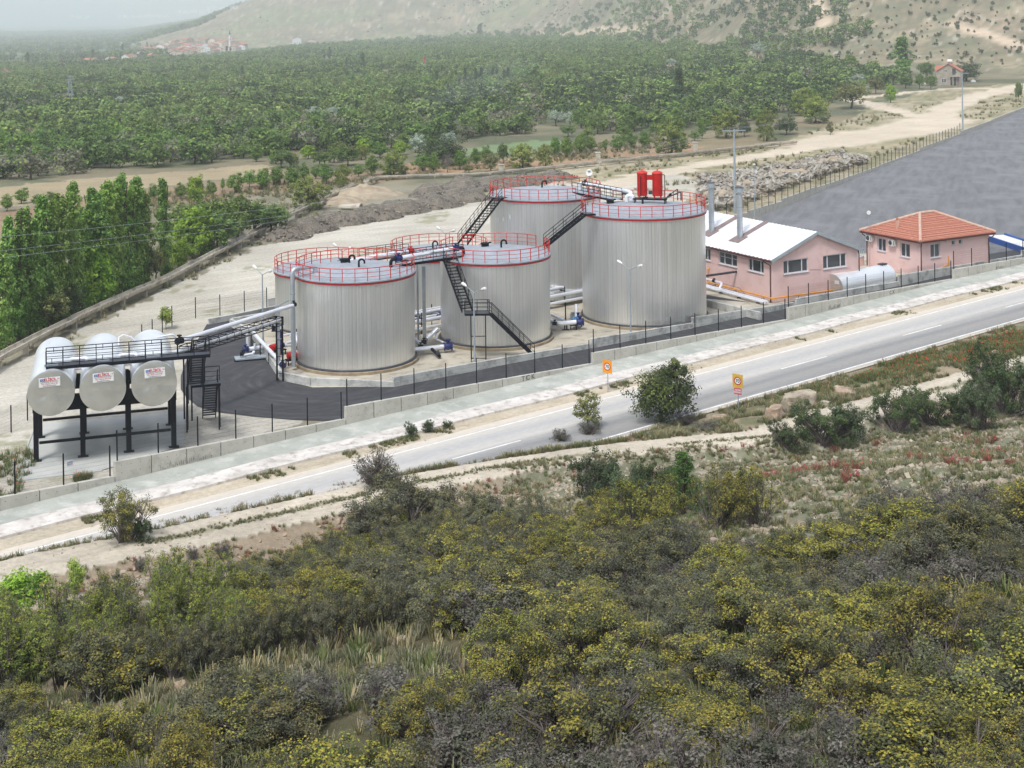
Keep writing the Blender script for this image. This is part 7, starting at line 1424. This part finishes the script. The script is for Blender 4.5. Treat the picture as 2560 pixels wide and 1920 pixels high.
edge = region([(0, 1400), (300, 1330), (700, 1240), (1200, 1150), (1700, 1085), (1950, 1060), (1950, 1130), (1600, 1160), (1200, 1260), (700, 1410), (300, 1510), (0, 1590)], 17000, lambda X, Y_: (vn(X, Y_, 1.3, 91) > .5) & ((touv(X, Y_)[1] < tr_lo(touv(X, Y_)[0]) - .1) | (touv(X, Y_)[1] > tr_hi(touv(X, Y_)[0]) + .1)))
scatter('track_edge_spurge', edge, rng.uniform(.3, .8, len(edge)), ST + TG, 'reddish spurge and grass on the edges of the dirt track')
tk_ = region([(0, 1395), (700, 1262), (1200, 1160), (1900, 1075), (1900, 1120), (1200, 1205), (700, 1320), (0, 1462)], 1500)
chips('track_stones', 'small pale stones on the dirt track', [tuple(q) for q in tk_], .04, .13, 'rock', .6, 18)
UPM = []
for sd in (441, 442, 443):
    r = random.Random(sd); cl = []; w_ = MB()
    for _ in range(7):
        a = r.random() * 6.28; x, y = .5 * r.random() * math.cos(a), .5 * r.random() * math.sin(a); hh = r.uniform(1.3, 2.5); lean = Vector((r.uniform(-.3, .3), r.uniform(-.3, .3), 0)); w_.tube([(x * .4, y * .4, -.1), (x, y, hh * .5), Vector((x, y, hh)) + lean], [.03, .022, .006], 5)
        for k in range(9): f = .35 + .65 * k / 8; q = Vector((x, y, hh * f)) + lean * f; cl.append((q.x + r.uniform(-.16, .16), q.y + r.uniform(-.16, .16), q.z, .17 * r.uniform(.6, 1.2)))
        for k in range(6): f = r.uniform(.3, .9); q = Vector((x, y, hh * f)); w_.tube([q, q + Vector((r.uniform(-.35, .35), r.uniform(-.35, .35), r.uniform(.1, .4)))], [.012, .004], 4, caps=False)
    q, col = leaf_arrays(np.random.default_rng(sd), cl, 46, .062, [(104, 118, 62), (88, 100, 60), (120, 132, 64)], [(150, 154, 64)], .4, cen=(0, 0, .8)); UPM.append(foliage_mesh('upright_shrub', q, col, w_, ('leaf', 'twig')))
for k in range(64):
    px, py = rnd.uniform(-20, 660), 0; py = np.interp(px, [0, 150, 500, 700], [1560, 1545, 1490, 1440]) + rnd.uniform(10, 190); g_ = G(px, py)
    o = bpy.data.objects.new('upright_shrub', UPM[k % 3]); COL.objects.link(o); s_ = rnd.uniform(.7, 1.15); o.location = g_; o.scale = (s_, s_, s_ * rnd.uniform(.8, 1.15)); o.rotation_euler.z = rnd.random() * 6.28; tag(o, 'thin upright shrub with bare grey stems low on the near slope', 'shrub', 'thin upright shrubs on the near slope')
DEAD = MB(); r = random.Random(9)
for (x, y) in ((0, 0),):
    DEAD.tube([(0, 0, -.1), (.03, .02, .5), (.06, 0, 1.05)], [.03, .024, .008], 5)
    for k in range(9): f = r.uniform(.2, .85); a = r.random() * 6.28; q = Vector((.05 * f, 0, f)); DEAD.tube([q, q + Vector((.25 * math.cos(a), .25 * math.sin(a), .18)), q + Vector((.4 * math.cos(a), .4 * math.sin(a), .42))], [.016, .012, .004], 4, caps=False)
dead0 = DEAD.build('dead_branch', M['lampw'], None); M['deadwood'] = mat('bleached_dead_wood', sc(176, 172, 164), sc(150, 146, 138), 6, .9); dead0.data.materials[0] = M['deadwood']
for k, (px, py) in enumerate(((252, 1770), (215, 1775), (52, 1830), (475, 1845), (425, 1830), (185, 1640), (660, 1690), (1500, 1700), (1560, 1860), (760, 1780))):
    o = dead0 if k == 0 else dead0.copy()
    if k: COL.objects.link(o)
    o.location = G(px, py); o.scale = (.6, .6, rnd.uniform(.6, .95)); o.rotation_euler = (rnd.uniform(-.3, .3), rnd.uniform(-.3, .3), rnd.random() * 6); tag(o, 'bleached dead branch standing out of the shrubs on the near slope', 'branch', 'bleached dead branches on the near slope')
g5 = region([(0, 880), (430, 684), (830, 470), (1200, 426), (1500, 398), (1730, 372), (1700, 330), (1150, 392), (700, 452), (300, 500), (0, 620)], 15000, lambda X, Y_: vn(X, Y_, 5, 92) > .42)
scatter('orchard_grass', g5, rng.uniform(1.0, 2.6, len(g5)), TG, 'rough grass under the orchard rows and along the water channel')
g6 = region([(0, 905), (430, 702), (700, 560), (820, 505), (830, 525), (700, 590), (440, 725), (0, 935)], 1300, lambda X, Y_: vn(X, Y_, 2.5, 93) > .45)
scatter('channel_weeds', g6, rng.uniform(.7, 1.8, len(g6)), TG, 'weeds along the foot of the water channel')
bk = region([(0, 1468), (700, 1330), (1250, 1215), (1560, 1165), (1560, 1250), (1250, 1290), (700, 1425), (0, 1600)], 2800)
chips('bank_stones', 'broken stones on the cut bank below the track', [tuple(q) for q in bk], .07, .32, 'redrock', .6, 19)
# stones and boulders
def boulder(label, px, py, wpx, hpx, mt='rock', seed=1, rz=None, base=None):
    c_ = G(px, py) if base is None else base; ppm = F / c_.y; b_ = MB(); n1_, n2_ = 22, 14; r = random.Random(seed); vs = []; ox = r.random() * 50
    for i in range(n2_ + 1):
        for j in range(n1_):
            th = math.pi * i / n2_; ph = 2 * math.pi * j / n1_; d = Vector((math.sin(th) * math.cos(ph), math.sin(th) * math.sin(ph), math.cos(th)))
            k = 1 + .22 * math.sin(3 * d.x + ox) * math.cos(2.6 * d.y + ox) + .12 * math.sin(7 * d.z + 5 * d.x + ox) + .07 * math.sin(13 * d.y + 9 * d.x + ox); d = Vector((max(-.8, min(.8, d.x * k)), max(-.8, min(.8, d.y * k)), max(-.6, min(.72, d.z * k)))); vs.append(d)
    sx_, sz_ = wpx / ppm / 1.85, hpx / ppm / 1.25; b_.add([(v.x * sx_, v.y * sx_ * .75, v.z * sz_ + sz_ * .25) for v in vs], [(i * n1_ + j, (i + 1) * n1_ + j, (i + 1) * n1_ + (j + 1) % n1_, i * n1_ + (j + 1) % n1_) for i in range(n2_) for j in range(n1_)])
    o = b_.build('boulder', M[mt], None, True, 50); o.location = c_; o.rotation_euler = (r.uniform(-.1, .1), r.uniform(-.1, .1), r.random() * 6 if rz is None else rz); return tag(o, label, 'rock')
boulder('largest pale boulder beside the highway below the faded sign', 2000, 1020, 100, 48, 'rock', 3, .4); boulder('slanting split boulder left of the largest one', 1938, 1045, 62, 36, 'redrock', 4, .9); boulder('small pale boulder right of the largest one', 2062, 1015, 26, 16, 'rock', 5); boulder('reddish flat boulder in the poppies', 2112, 985, 70, 18, 'redrock', 6); boulder('pinkish boulder among the far poppies', 2492, 892, 26, 20, 'redrock', 7); boulder('low reddish rock at the foot of the faded sign', 1800, 1050, 60, 14, 'redrock', 8)
for i, (px, py, w, h, lb) in enumerate(((70, 1545, 150, 50, 'broad white rock ledge at the left edge of the slope'), (190, 1520, 110, 34, 'white rock ledge right of the broad one'), (350, 1470, 70, 24, 'white rock showing through the shrubs by the sapling'), (545, 1452, 70, 24, 'white rock on the cut bank below the track'), (610, 1700, 46, 26, 'pale rock on the near slope, the white one'), (560, 1708, 30, 20, 'pale rock just left of the white one on the near slope'), (450, 1722, 34, 22, 'pinkish rock on the near slope'), (735, 1675, 44, 16, 'grey flat rock on the near slope'), (1000, 1608, 46, 16, 'grey flat rock higher on the near slope'), (1680, 1372, 36, 22, 'white rock among the shrubs in the middle'), (1785, 1360, 28, 18, 'white rock right of the one among the middle shrubs'), (2420, 1245, 40, 14, 'pale rock among the shrubs at the right'))): boulder(lb, px, py, w, h, 'rock' if i not in (6,) else 'redrock', 20 + i)
cp_ = region([(1240, 1170), (1560, 1130), (1800, 1110), (2100, 1075), (2300, 1052), (2700, 1010), (2700, 1270), (2250, 1310), (2050, 1380), (1760, 1360), (1400, 1340)], 11000); chips('clearing_stones', 'pale stones strewn over the clearing', [tuple(q) for q in cp_], .09, .3, 'rock', .6, 15)
cp_ = g3[rng.integers(0, len(g3), 900)]; chips('slope_stones', 'pale stones on the near slope', [tuple(q) for q in cp_], .06, .26, 'rock', .6, 16)
cp_ = verge[rng.integers(0, len(verge), 700)]; chips('verge_stones', 'small stones on the verge', [tuple(q) for q in cp_], .05, .2, 'redrock', .6, 17)
# ------------------------------------------------------------------ unfinished house on the right
hb = G(2338, 214); 
def far_house(name, label, base, w, l, h, rise, rz, wall='vwall', roof='vtile', wins=True, group=None, over=.35):
    t = thing(name, label, 'house', base, group); t.rotation_euler.z = 0; ca, sa = math.cos(rz), math.sin(rz); ex, ey = Vector((ca, sa, 0)), Vector((-sa, ca, 0)); B = Vector(base)
    b_ = MB(); c_ = [B + ex * a + ey * d for a, d in ((-w / 2, -l / 2), (w / 2, -l / 2), (w / 2, l / 2), (-w / 2, l / 2))]
    for i in range(4): p, q = c_[i], c_[(i + 1) % 4]; b_.poly([p - up * .6, q - up * .6, q + up * h, p + up * h])
    for i in (0, 2): p, q = c_[i], c_[i + 1]; b_.poly([p + up * h, q + up * h, (p + q) / 2 + up * (h + rise)])
    b_.build('wall', M[wall], t); r_ = MB(); m0, m1 = (c_[0] + c_[1]) / 2 + up * (h + rise) - ey * over, (c_[2] + c_[3]) / 2 + up * (h + rise) + ey * over
    for sg in (-1, 1): e0, e1 = B + ex * (w / 2 + over) * sg - ey * (l / 2 + over) + up * (h - over * rise / (w / 2)), B + ex * (w / 2 + over) * sg + ey * (l / 2 + over) + up * (h - over * rise / (w / 2)); r_.poly([e0 + up * .12, e1 + up * .12, m1 + up * .12, m0 + up * .12]); r_.poly([e0 - up * .02, m0 - up * .02, m1 - up * .02, e1 - up * .02]); r_.poly([e0 + up * .12, m0 + up * .12, m0 - up * .02, e0 - up * .02]); r_.poly([e0 + up * .12, e0 - up * .02, e1 - up * .02, e1 + up * .12])
    r_.build('roof', M[roof], t)
    if wins:
        for k in range(2 if w < 9 else 3):
            x = -w / 2 + w * (k + .7) / (2.4 if w < 9 else 3.4); f_ = MB(); f_.box(B + ex * x - ey * (l / 2 + .02) + up * h * .55, .9, .05, 1.1, ex); f_.build('window', M['glass'], t)
    return t, ex, ey, B
ppm = F / hb.y; rz = -.38
t, ex, ey, B = far_house('unfinished_house', 'unfinished grey block house with a red tile roof on the right hillside', G(2374, 212), 8.2, 9.0, 5.0, 2.6, rz, 'stone', 'vtile', False)
def hbox(x, z, w, h, mt, name, d=.03, face=0, k=.06):
    b_ = MB()
    if face == 0: b_.box(B + ex * x - ey * (4.5 + d) + up * z, w, k, h, ex)
    else: b_.box(B - ex * (4.1 + d) + ey * x + up * z, k, w, h, ex)
    return b_.build(name, M[mt], t)
for x, z, w, h in ((-1.5, 1.75, 1.5, 1.5), (-.8, 5.1, .9, .8)): o = hbox(x, z, w, h, 'pvc', 'window'); hbox(x - w * .25, z, w * .38, h - .22, 'glass', 'pane', .07).parent = t; hbox(x + w * .25, z, w * .38, h - .22, 'glass', 'pane', .07)
hbox(1.9, 4.9, 1.15, 2.1, 'glass', 'door_opening'); hbox(1.0, 1.5, .6, 2.9, 'glass', 'door_opening'); hbox(2.2, 1.5, .8, 2.9, 'glass', 'door_opening'); hbox(3.2, 1.5, .9, 2.9, 'brown', 'door_panel')
for x in (-2.6, 1.6): hbox(x, 1.7, .8, 1.4, 'glass', 'window', face=1)
b_ = MB(); b_.bar(B + ex * 1.55 - ey * 5.3 - up * .4, B + ex * 1.55 - ey * 5.3 + up * 3.1, .3); b_.bar(B + ex * 3.9 - ey * 5.3 - up * .4, B + ex * 3.9 - ey * 5.3 + up * 3.1, .3); b_.box(B + ex * 2.4 - ey * 4.95 + up * 3.2, 3.8, 1.2, .25, ex); b_.build('balcony', M['stone'], t)
b_ = MB(); b_.box(B - ex * 6.2 - ey * 2.4 + up * .45, 5.2, 3.5, .3, ex)
for x in (-8.2, -6.5, -4.8): b_.bar(B + ex * x - ey * 3.9 - up * .8, B + ex * x - ey * 3.9 + up * .4, .35)
b_.build('terrace', M['conc'], t)
dm = MB(); dm_c = B - ex * 3.2 - ey * 1.5; b_ = MB(); pw = 1.9
for s_ in (1,):
    b_.poly([dm_c + ey * -pw + up * 4.6 - ex * .9, dm_c + ey * pw + up * 4.6 - ex * .9, dm_c + ey * pw + up * 5.2 - ex * .9, dm_c + up * 6.6 - ex * .9, dm_c + ey * -pw + up * 5.2 - ex * .9]); b_.build('dormer_wall', M['stone'], t)
    b_ = MB(); a = dm_c + up * 6.75 - ex * 1.3; e_ = dm_c + up * 6.75 + ex * 2.2
    for sg in (-1, 1): p, q = dm_c + ey * (pw + .4) * sg + up * 5.0 - ex * 1.3, dm_c + ey * (pw + .4) * sg + up * 5.0 + ex * 1.0; b_.poly([p, q, e_, a] if sg < 0 else [a, e_, q, p])
    b_.build('dormer_roof', M['vtile'], t)
q = B + ex * .2 + up * 7.75; wt = thing('water_tank', 'white round water tank standing on the ridge of the unfinished house', 'water tank', q); MB().tube([q - ex * .8 + up * .55, q + ex * .8 + up * .55], .62, 16).build('tank_body', M['lampw'], wt, True); MB().bar(q - ex * .6 - up * .3, q - ex * .6, .15).build('leg', M['dark'], wt); MB().bar(q + ex * .6 - up * .3, q + ex * .6, .15).build('leg', M['dark'], wt)
# ------------------------------------------------------------------ village at the foot of the bare hill
vr = random.Random(5); hs_n = 0; cells = []
VILL = [(325, 150), (350, 135), (400, 118), (440, 108), (480, 103), (520, 108), (560, 104), (600, 110), (610, 124), (570, 131), (500, 133), (470, 136), (410, 148), (350, 151)]
tries = 0
while len(cells) < 78 and tries < 6000:
    tries += 1; px, py = vr.uniform(320, 612), vr.uniform(102, 151)
    if not inpoly(np.array([px]), np.array([py]), VILL)[0] or any(abs(px - a) < 8.5 and abs(py - b2) < 3.6 for a, b2 in cells): continue
    cells.append((px, py))
cells += [(125, 169), (150, 168), (165, 167), (205, 160), (220, 158), (232, 157), (240, 158), (278, 153), (315, 152), (10, 192), (-20, 196)]
for (px, py) in cells:
    g_ = G(px, py, 300)
    if g_ is None: continue
    k_ = g_.y / 2000; w, l = vr.uniform(8, 13) * k_ ** .8, vr.uniform(8, 14) * k_ ** .8
    far_house('village_house', 'small red roofed house in the hazy village below the bare hill', g_, w, l, vr.uniform(3.2, 6.5) * k_ ** .8, vr.uniform(1.6, 2.6), vr.uniform(-.7, .9), vr.choice(['vwall', 'signwh', 'vwall', 'stone']), 'vtile', True, 'houses of the hazy village')
g_ = G(742, 119, 300); far_house('tower_house', 'tall white house with a red roof on the near edge of the village', g_, 12, 10, 13, 2.6, .3, 'signwh', 'vtile', True); far_house('village_house', 'low red roofed house right of the tall white village house', G(778, 108, 300), 16, 10, 3.5, 2.5, .2, 'vwall')
g_ = G(575, 138, 300); mn = thing('minaret', 'slender white minaret in front of the village', 'minaret', g_); b_ = MB(); b_.lathe(g_, [(1.5, -1), (1.2, 20), (1.9, 20.2), (1.9, 21.4), (1.0, 21.5), (1.0, 25)], 12); b_.build('shaft', M['signwh'], mn, True); MB().lathe(g_ + up * 25, [(1.15, 0), (.01, 6)], 12).build('spire', M['dark'], mn, True)
# white blocks far out on the plain
for i, (px, py, n, lb) in enumerate(((205, 47, 5, 'tight white cluster'), (345, 44, 9, 'first long row'), (400, 43, 6, 'second long row'), (500, 32, 10, 'farthest bright row'), (560, 22, 8, 'topmost row'), (308, 113, 1, 'lone white block near the village'))):
    for k in range(n):
        g_ = G(px + (k - n / 2) * 10 + vr.uniform(-2, 2), py + vr.uniform(-2.5, 2.5), 400, 16000)
        if g_ is None: continue
        s_ = g_.y / 3600 * 1.0; t = thing('apartment_block', 'pale apartment block far out on the hazy plain', 'building', g_, 'far apartment blocks'); w, h_ = vr.uniform(6, 9) * s_, vr.uniform(5, 9) * s_ * (1.3 if n == 1 else 1); MB().box(g_ + up * (h_ / 2 - 2), w, w * .7, h_ + 4, (1, .1, 0)).build('wall', M['signwh'], t); MB().box(g_ + up * (h_ + .3), w * 1.04, w * .74, .7, (1, .1, 0)).build('roof_slab', M['vwall'], t)
        b_ = MB()
        for zz in range(3): b_.box(g_ + up * (h_ * (zz + .5) / 3) + Vector((w * -.035, -w * .36, 0)), w * .8, .2, h_ * .12, (1, .1, 0))
        b_.build('window_band', M['glass'], t)
# pylons and far poles
def pylon(label, px, base, top, redtop):
    b0 = G(px, base, 200); ppm = F / b0.y; h = (base - top) / ppm; t = thing('pylon', label, 'pylon', b0); w0, w1 = h * .10, h * .022; b_ = MB(); n = 7; th_ = max(.12, .45 / ppm)
    lv = [(w0 + (w1 - w0) * (k / n) ** .8, h * k / n) for k in range(n + 1)]
    cr = lambda k: [b0 + Vector((lv[k][0] * a, lv[k][0] * c_, lv[k][1])) for a, c_ in ((-1, -1), (1, -1), (1, 1), (-1, 1))]
    for k in range(n):
        A, Bq = cr(k), cr(k + 1)
        for i in range(4): b_.bar(A[i], Bq[i], th_); b_.bar(A[i], Bq[(i + 1) % 4], th_ * .7); b_.bar(Bq[i], Bq[(i + 1) % 4], th_ * .7)
    b_.build('lattice', M['pole'], t); b_ = MB()
    for z, w in ((.97, .12), (.87, .16), (.78, .12)): b_.bar(b0 + Vector((-h * w, 0, h * z)), b0 + Vector((h * w, 0, h * z)), th_ * 1.2)
    b_.build('crossarms', M['redtank' if redtop else 'pole'], t)
    if redtop: b_ = MB(); b_.bar(b0 + up * h * .72, b0 + up * h * 1.06, th_ * 5); b_.build('red_top', M['redtank'], t)
pylon('grey lattice pylon standing in the orchard at the far left', 176, 268, 188, False); pylon('lattice pylon with a red top in the middle of the orchard', 1062, 184, 146, True)
for x, tp, bs, lb in ((1348, 54, 136, 'in the sparse orchard below the slope'), (1270, 80, 152, 'left of the one in the sparse orchard'), (1487, -10, 62, 'left of the tallest on the slope'), (1535, -20, 112, 'tallest on the slope'), (1660, 58, 92, 'short one on the stony slope'), (2063, -10, 86, 'on the stony slope at the right'), (2028, -20, 12, 'at the very top right'), (1456, 0, 60, 'beside the pair on the slope')):
    g_ = G(x / 1.728, bs / 1.728, 250)
    if g_: t = thing('far_pole', 'thin pale pole on the far hillside, ' + lb, 'pole', g_); h = (bs - tp) / 1.728 / (F / g_.y); MB().tube([g_, g_ + up * h], [.16, .1], 6).build('shaft', M['pole'], t); MB().bar(g_ + up * h * .96 - Vector((.9, 0, 0)), g_ + up * h * .96 + Vector((.9, 0, 0)), .12).build('crossarm', M['pole'], t)
b_ = MB(); g_ = G(2433, 205); b_.lathe(g_, [(1.0, 0), (.9, .4), (.4, .8), (.01, .9)], 12); tag(b_.build('white_sack', M['signwh'], None, True), 'white bundle lying beside the unfinished house', 'sack')
# ------------------------------------------------------------------ bonfire smoke over the orchard
g_ = G(990, 318, 250); ppm = F / g_.y; b_ = MB(); ctr = [g_ + Vector((k * 3.2 + (k / 7) ** 2 * 10, 4 * math.sin(k * .8), 1 + k * 2.1)) for k in range(9)]; b_.tube(ctr, [.8, 1.4, 2.0, 2.6, 3.4, 4.2, 4.6, 4.0, 1.5], 14)
m = bpy.data.materials.new('smoke'); m.use_nodes = True; nt = m.node_tree; nt.nodes.remove(nt.nodes['Principled BSDF']); pv = nt.nodes.new('ShaderNodeVolumePrincipled'); pv.inputs['Color'].default_value = (.62, .72, .9, 1); pv.inputs['Density'].default_value = .007
nt.links.new(pv.outputs[0], nt.nodes['Material Output'].inputs['Volume']); tag(b_.build('smoke', m, None, True), 'thin blue smoke drifting up from the orchard', 'smoke', None, 'stuff')
# ------------------------------------------------------------------ haze: one closed box of even air
hb_ = MB(); hb_.box((0, 8800, 300), 40000, 20000, 1020); m = bpy.data.materials.new('haze'); m.use_nodes = True; nt = m.node_tree; nt.nodes.remove(nt.nodes['Principled BSDF']); pv = nt.nodes.new('ShaderNodeVolumePrincipled'); pv.inputs['Color'].default_value = (.85, .91, .93, 1); pv.inputs['Density'].default_value = HAZE_D; pv.inputs['Anisotropy'].default_value = -.1
nt.links.new(pv.outputs[0], nt.nodes['Material Output'].inputs['Volume']); hz = hb_.build('haze', m, None); tag(hz, kind='stuff')
# ------------------------------------------------------------------ camera, sky, sun
cam = bpy.data.cameras.new('camera'); co = bpy.data.objects.new('camera', cam); COL.objects.link(co)
cam.sensor_fit = 'HORIZONTAL'; cam.sensor_width = 36; cam.lens = 36 * F / 2560; cam.shift_y = -(960 - CY) / 2560; cam.clip_start = .5; cam.clip_end = 60000
Rv, Uv = Vector((RC, 0, -RS)), Vector((RS, 0, RC)); Mx = Matrix((Rv, Uv, Vector((0, -1, 0)))).transposed().to_4x4(); Mx.translation = (0, 0, CZ); co.matrix_world = Mx; scene.camera = co
w = bpy.data.worlds.new('World'); scene.world = w; w.use_nodes = True; nt = w.node_tree; bg = nt.nodes['Background']; sky = nt.nodes.new('ShaderNodeTexSky'); sky.sky_type = 'NISHITA'; sky.sun_disc = False
EL, AZ = math.radians(58), math.radians(SUN_AZ)
sky.sun_elevation = EL; sky.sun_rotation = AZ; sky.air_density = 1.0; sky.dust_density = 4.0; sky.ozone_density = 1.0; sky.altitude = 900
hs = nt.nodes.new('ShaderNodeHueSaturation'); hs.inputs['Saturation'].default_value = .46; nt.links.new(sky.outputs[0], hs.inputs['Color']); tcw = nt.nodes.new('ShaderNodeTexCoord'); sxw = nt.nodes.new('ShaderNodeSeparateXYZ'); nt.links.new(tcw.outputs['Generated'], sxw.inputs[0]); mrw = nt.nodes.new('ShaderNodeMapRange'); nt.links.new(sxw.outputs[2], mrw.inputs[0]); mrw.inputs[3].default_value = .75; mrw.inputs[4].default_value = 1.7; vmw = nt.nodes.new('ShaderNodeVectorMath'); vmw.operation = 'SCALE'; nt.links.new(hs.outputs[0], vmw.inputs[0]); nt.links.new(mrw.outputs[0], vmw.inputs['Scale']); nt.links.new(vmw.outputs[0], bg.inputs['Color']); bg.inputs['Strength'].default_value = SKY_S
sl = bpy.data.lights.new('sun', 'SUN'); sl.energy = SUN_E; sl.angle = math.radians(10); sl.color = (1, .99, .975); so = bpy.data.objects.new('sun', sl); COL.objects.link(so)
d = Vector((math.sin(AZ) * math.cos(EL), math.cos(AZ) * math.cos(EL), math.sin(EL))); so.rotation_euler = d.to_track_quat('Z', 'Y').to_euler(); so.location = (0, 0, 60)
vs_ = scene.view_settings; vs_.view_transform = 'Standard'; vs_.look = 'None'; vs_.gamma = 1; vs_.exposure = EXPO; vs_.use_curve_mapping = False
cy = scene.cycles; cy.max_bounces = 6; cy.diffuse_bounces = 3; cy.glossy_bounces = 3; cy.transmission_bounces = 2; cy.volume_bounces = 2; cy.transparent_max_bounces = 12; cy.use_adaptive_sampling = True; cy.adaptive_threshold = .015; cy.caustics_reflective = False; cy.caustics_refractive = False
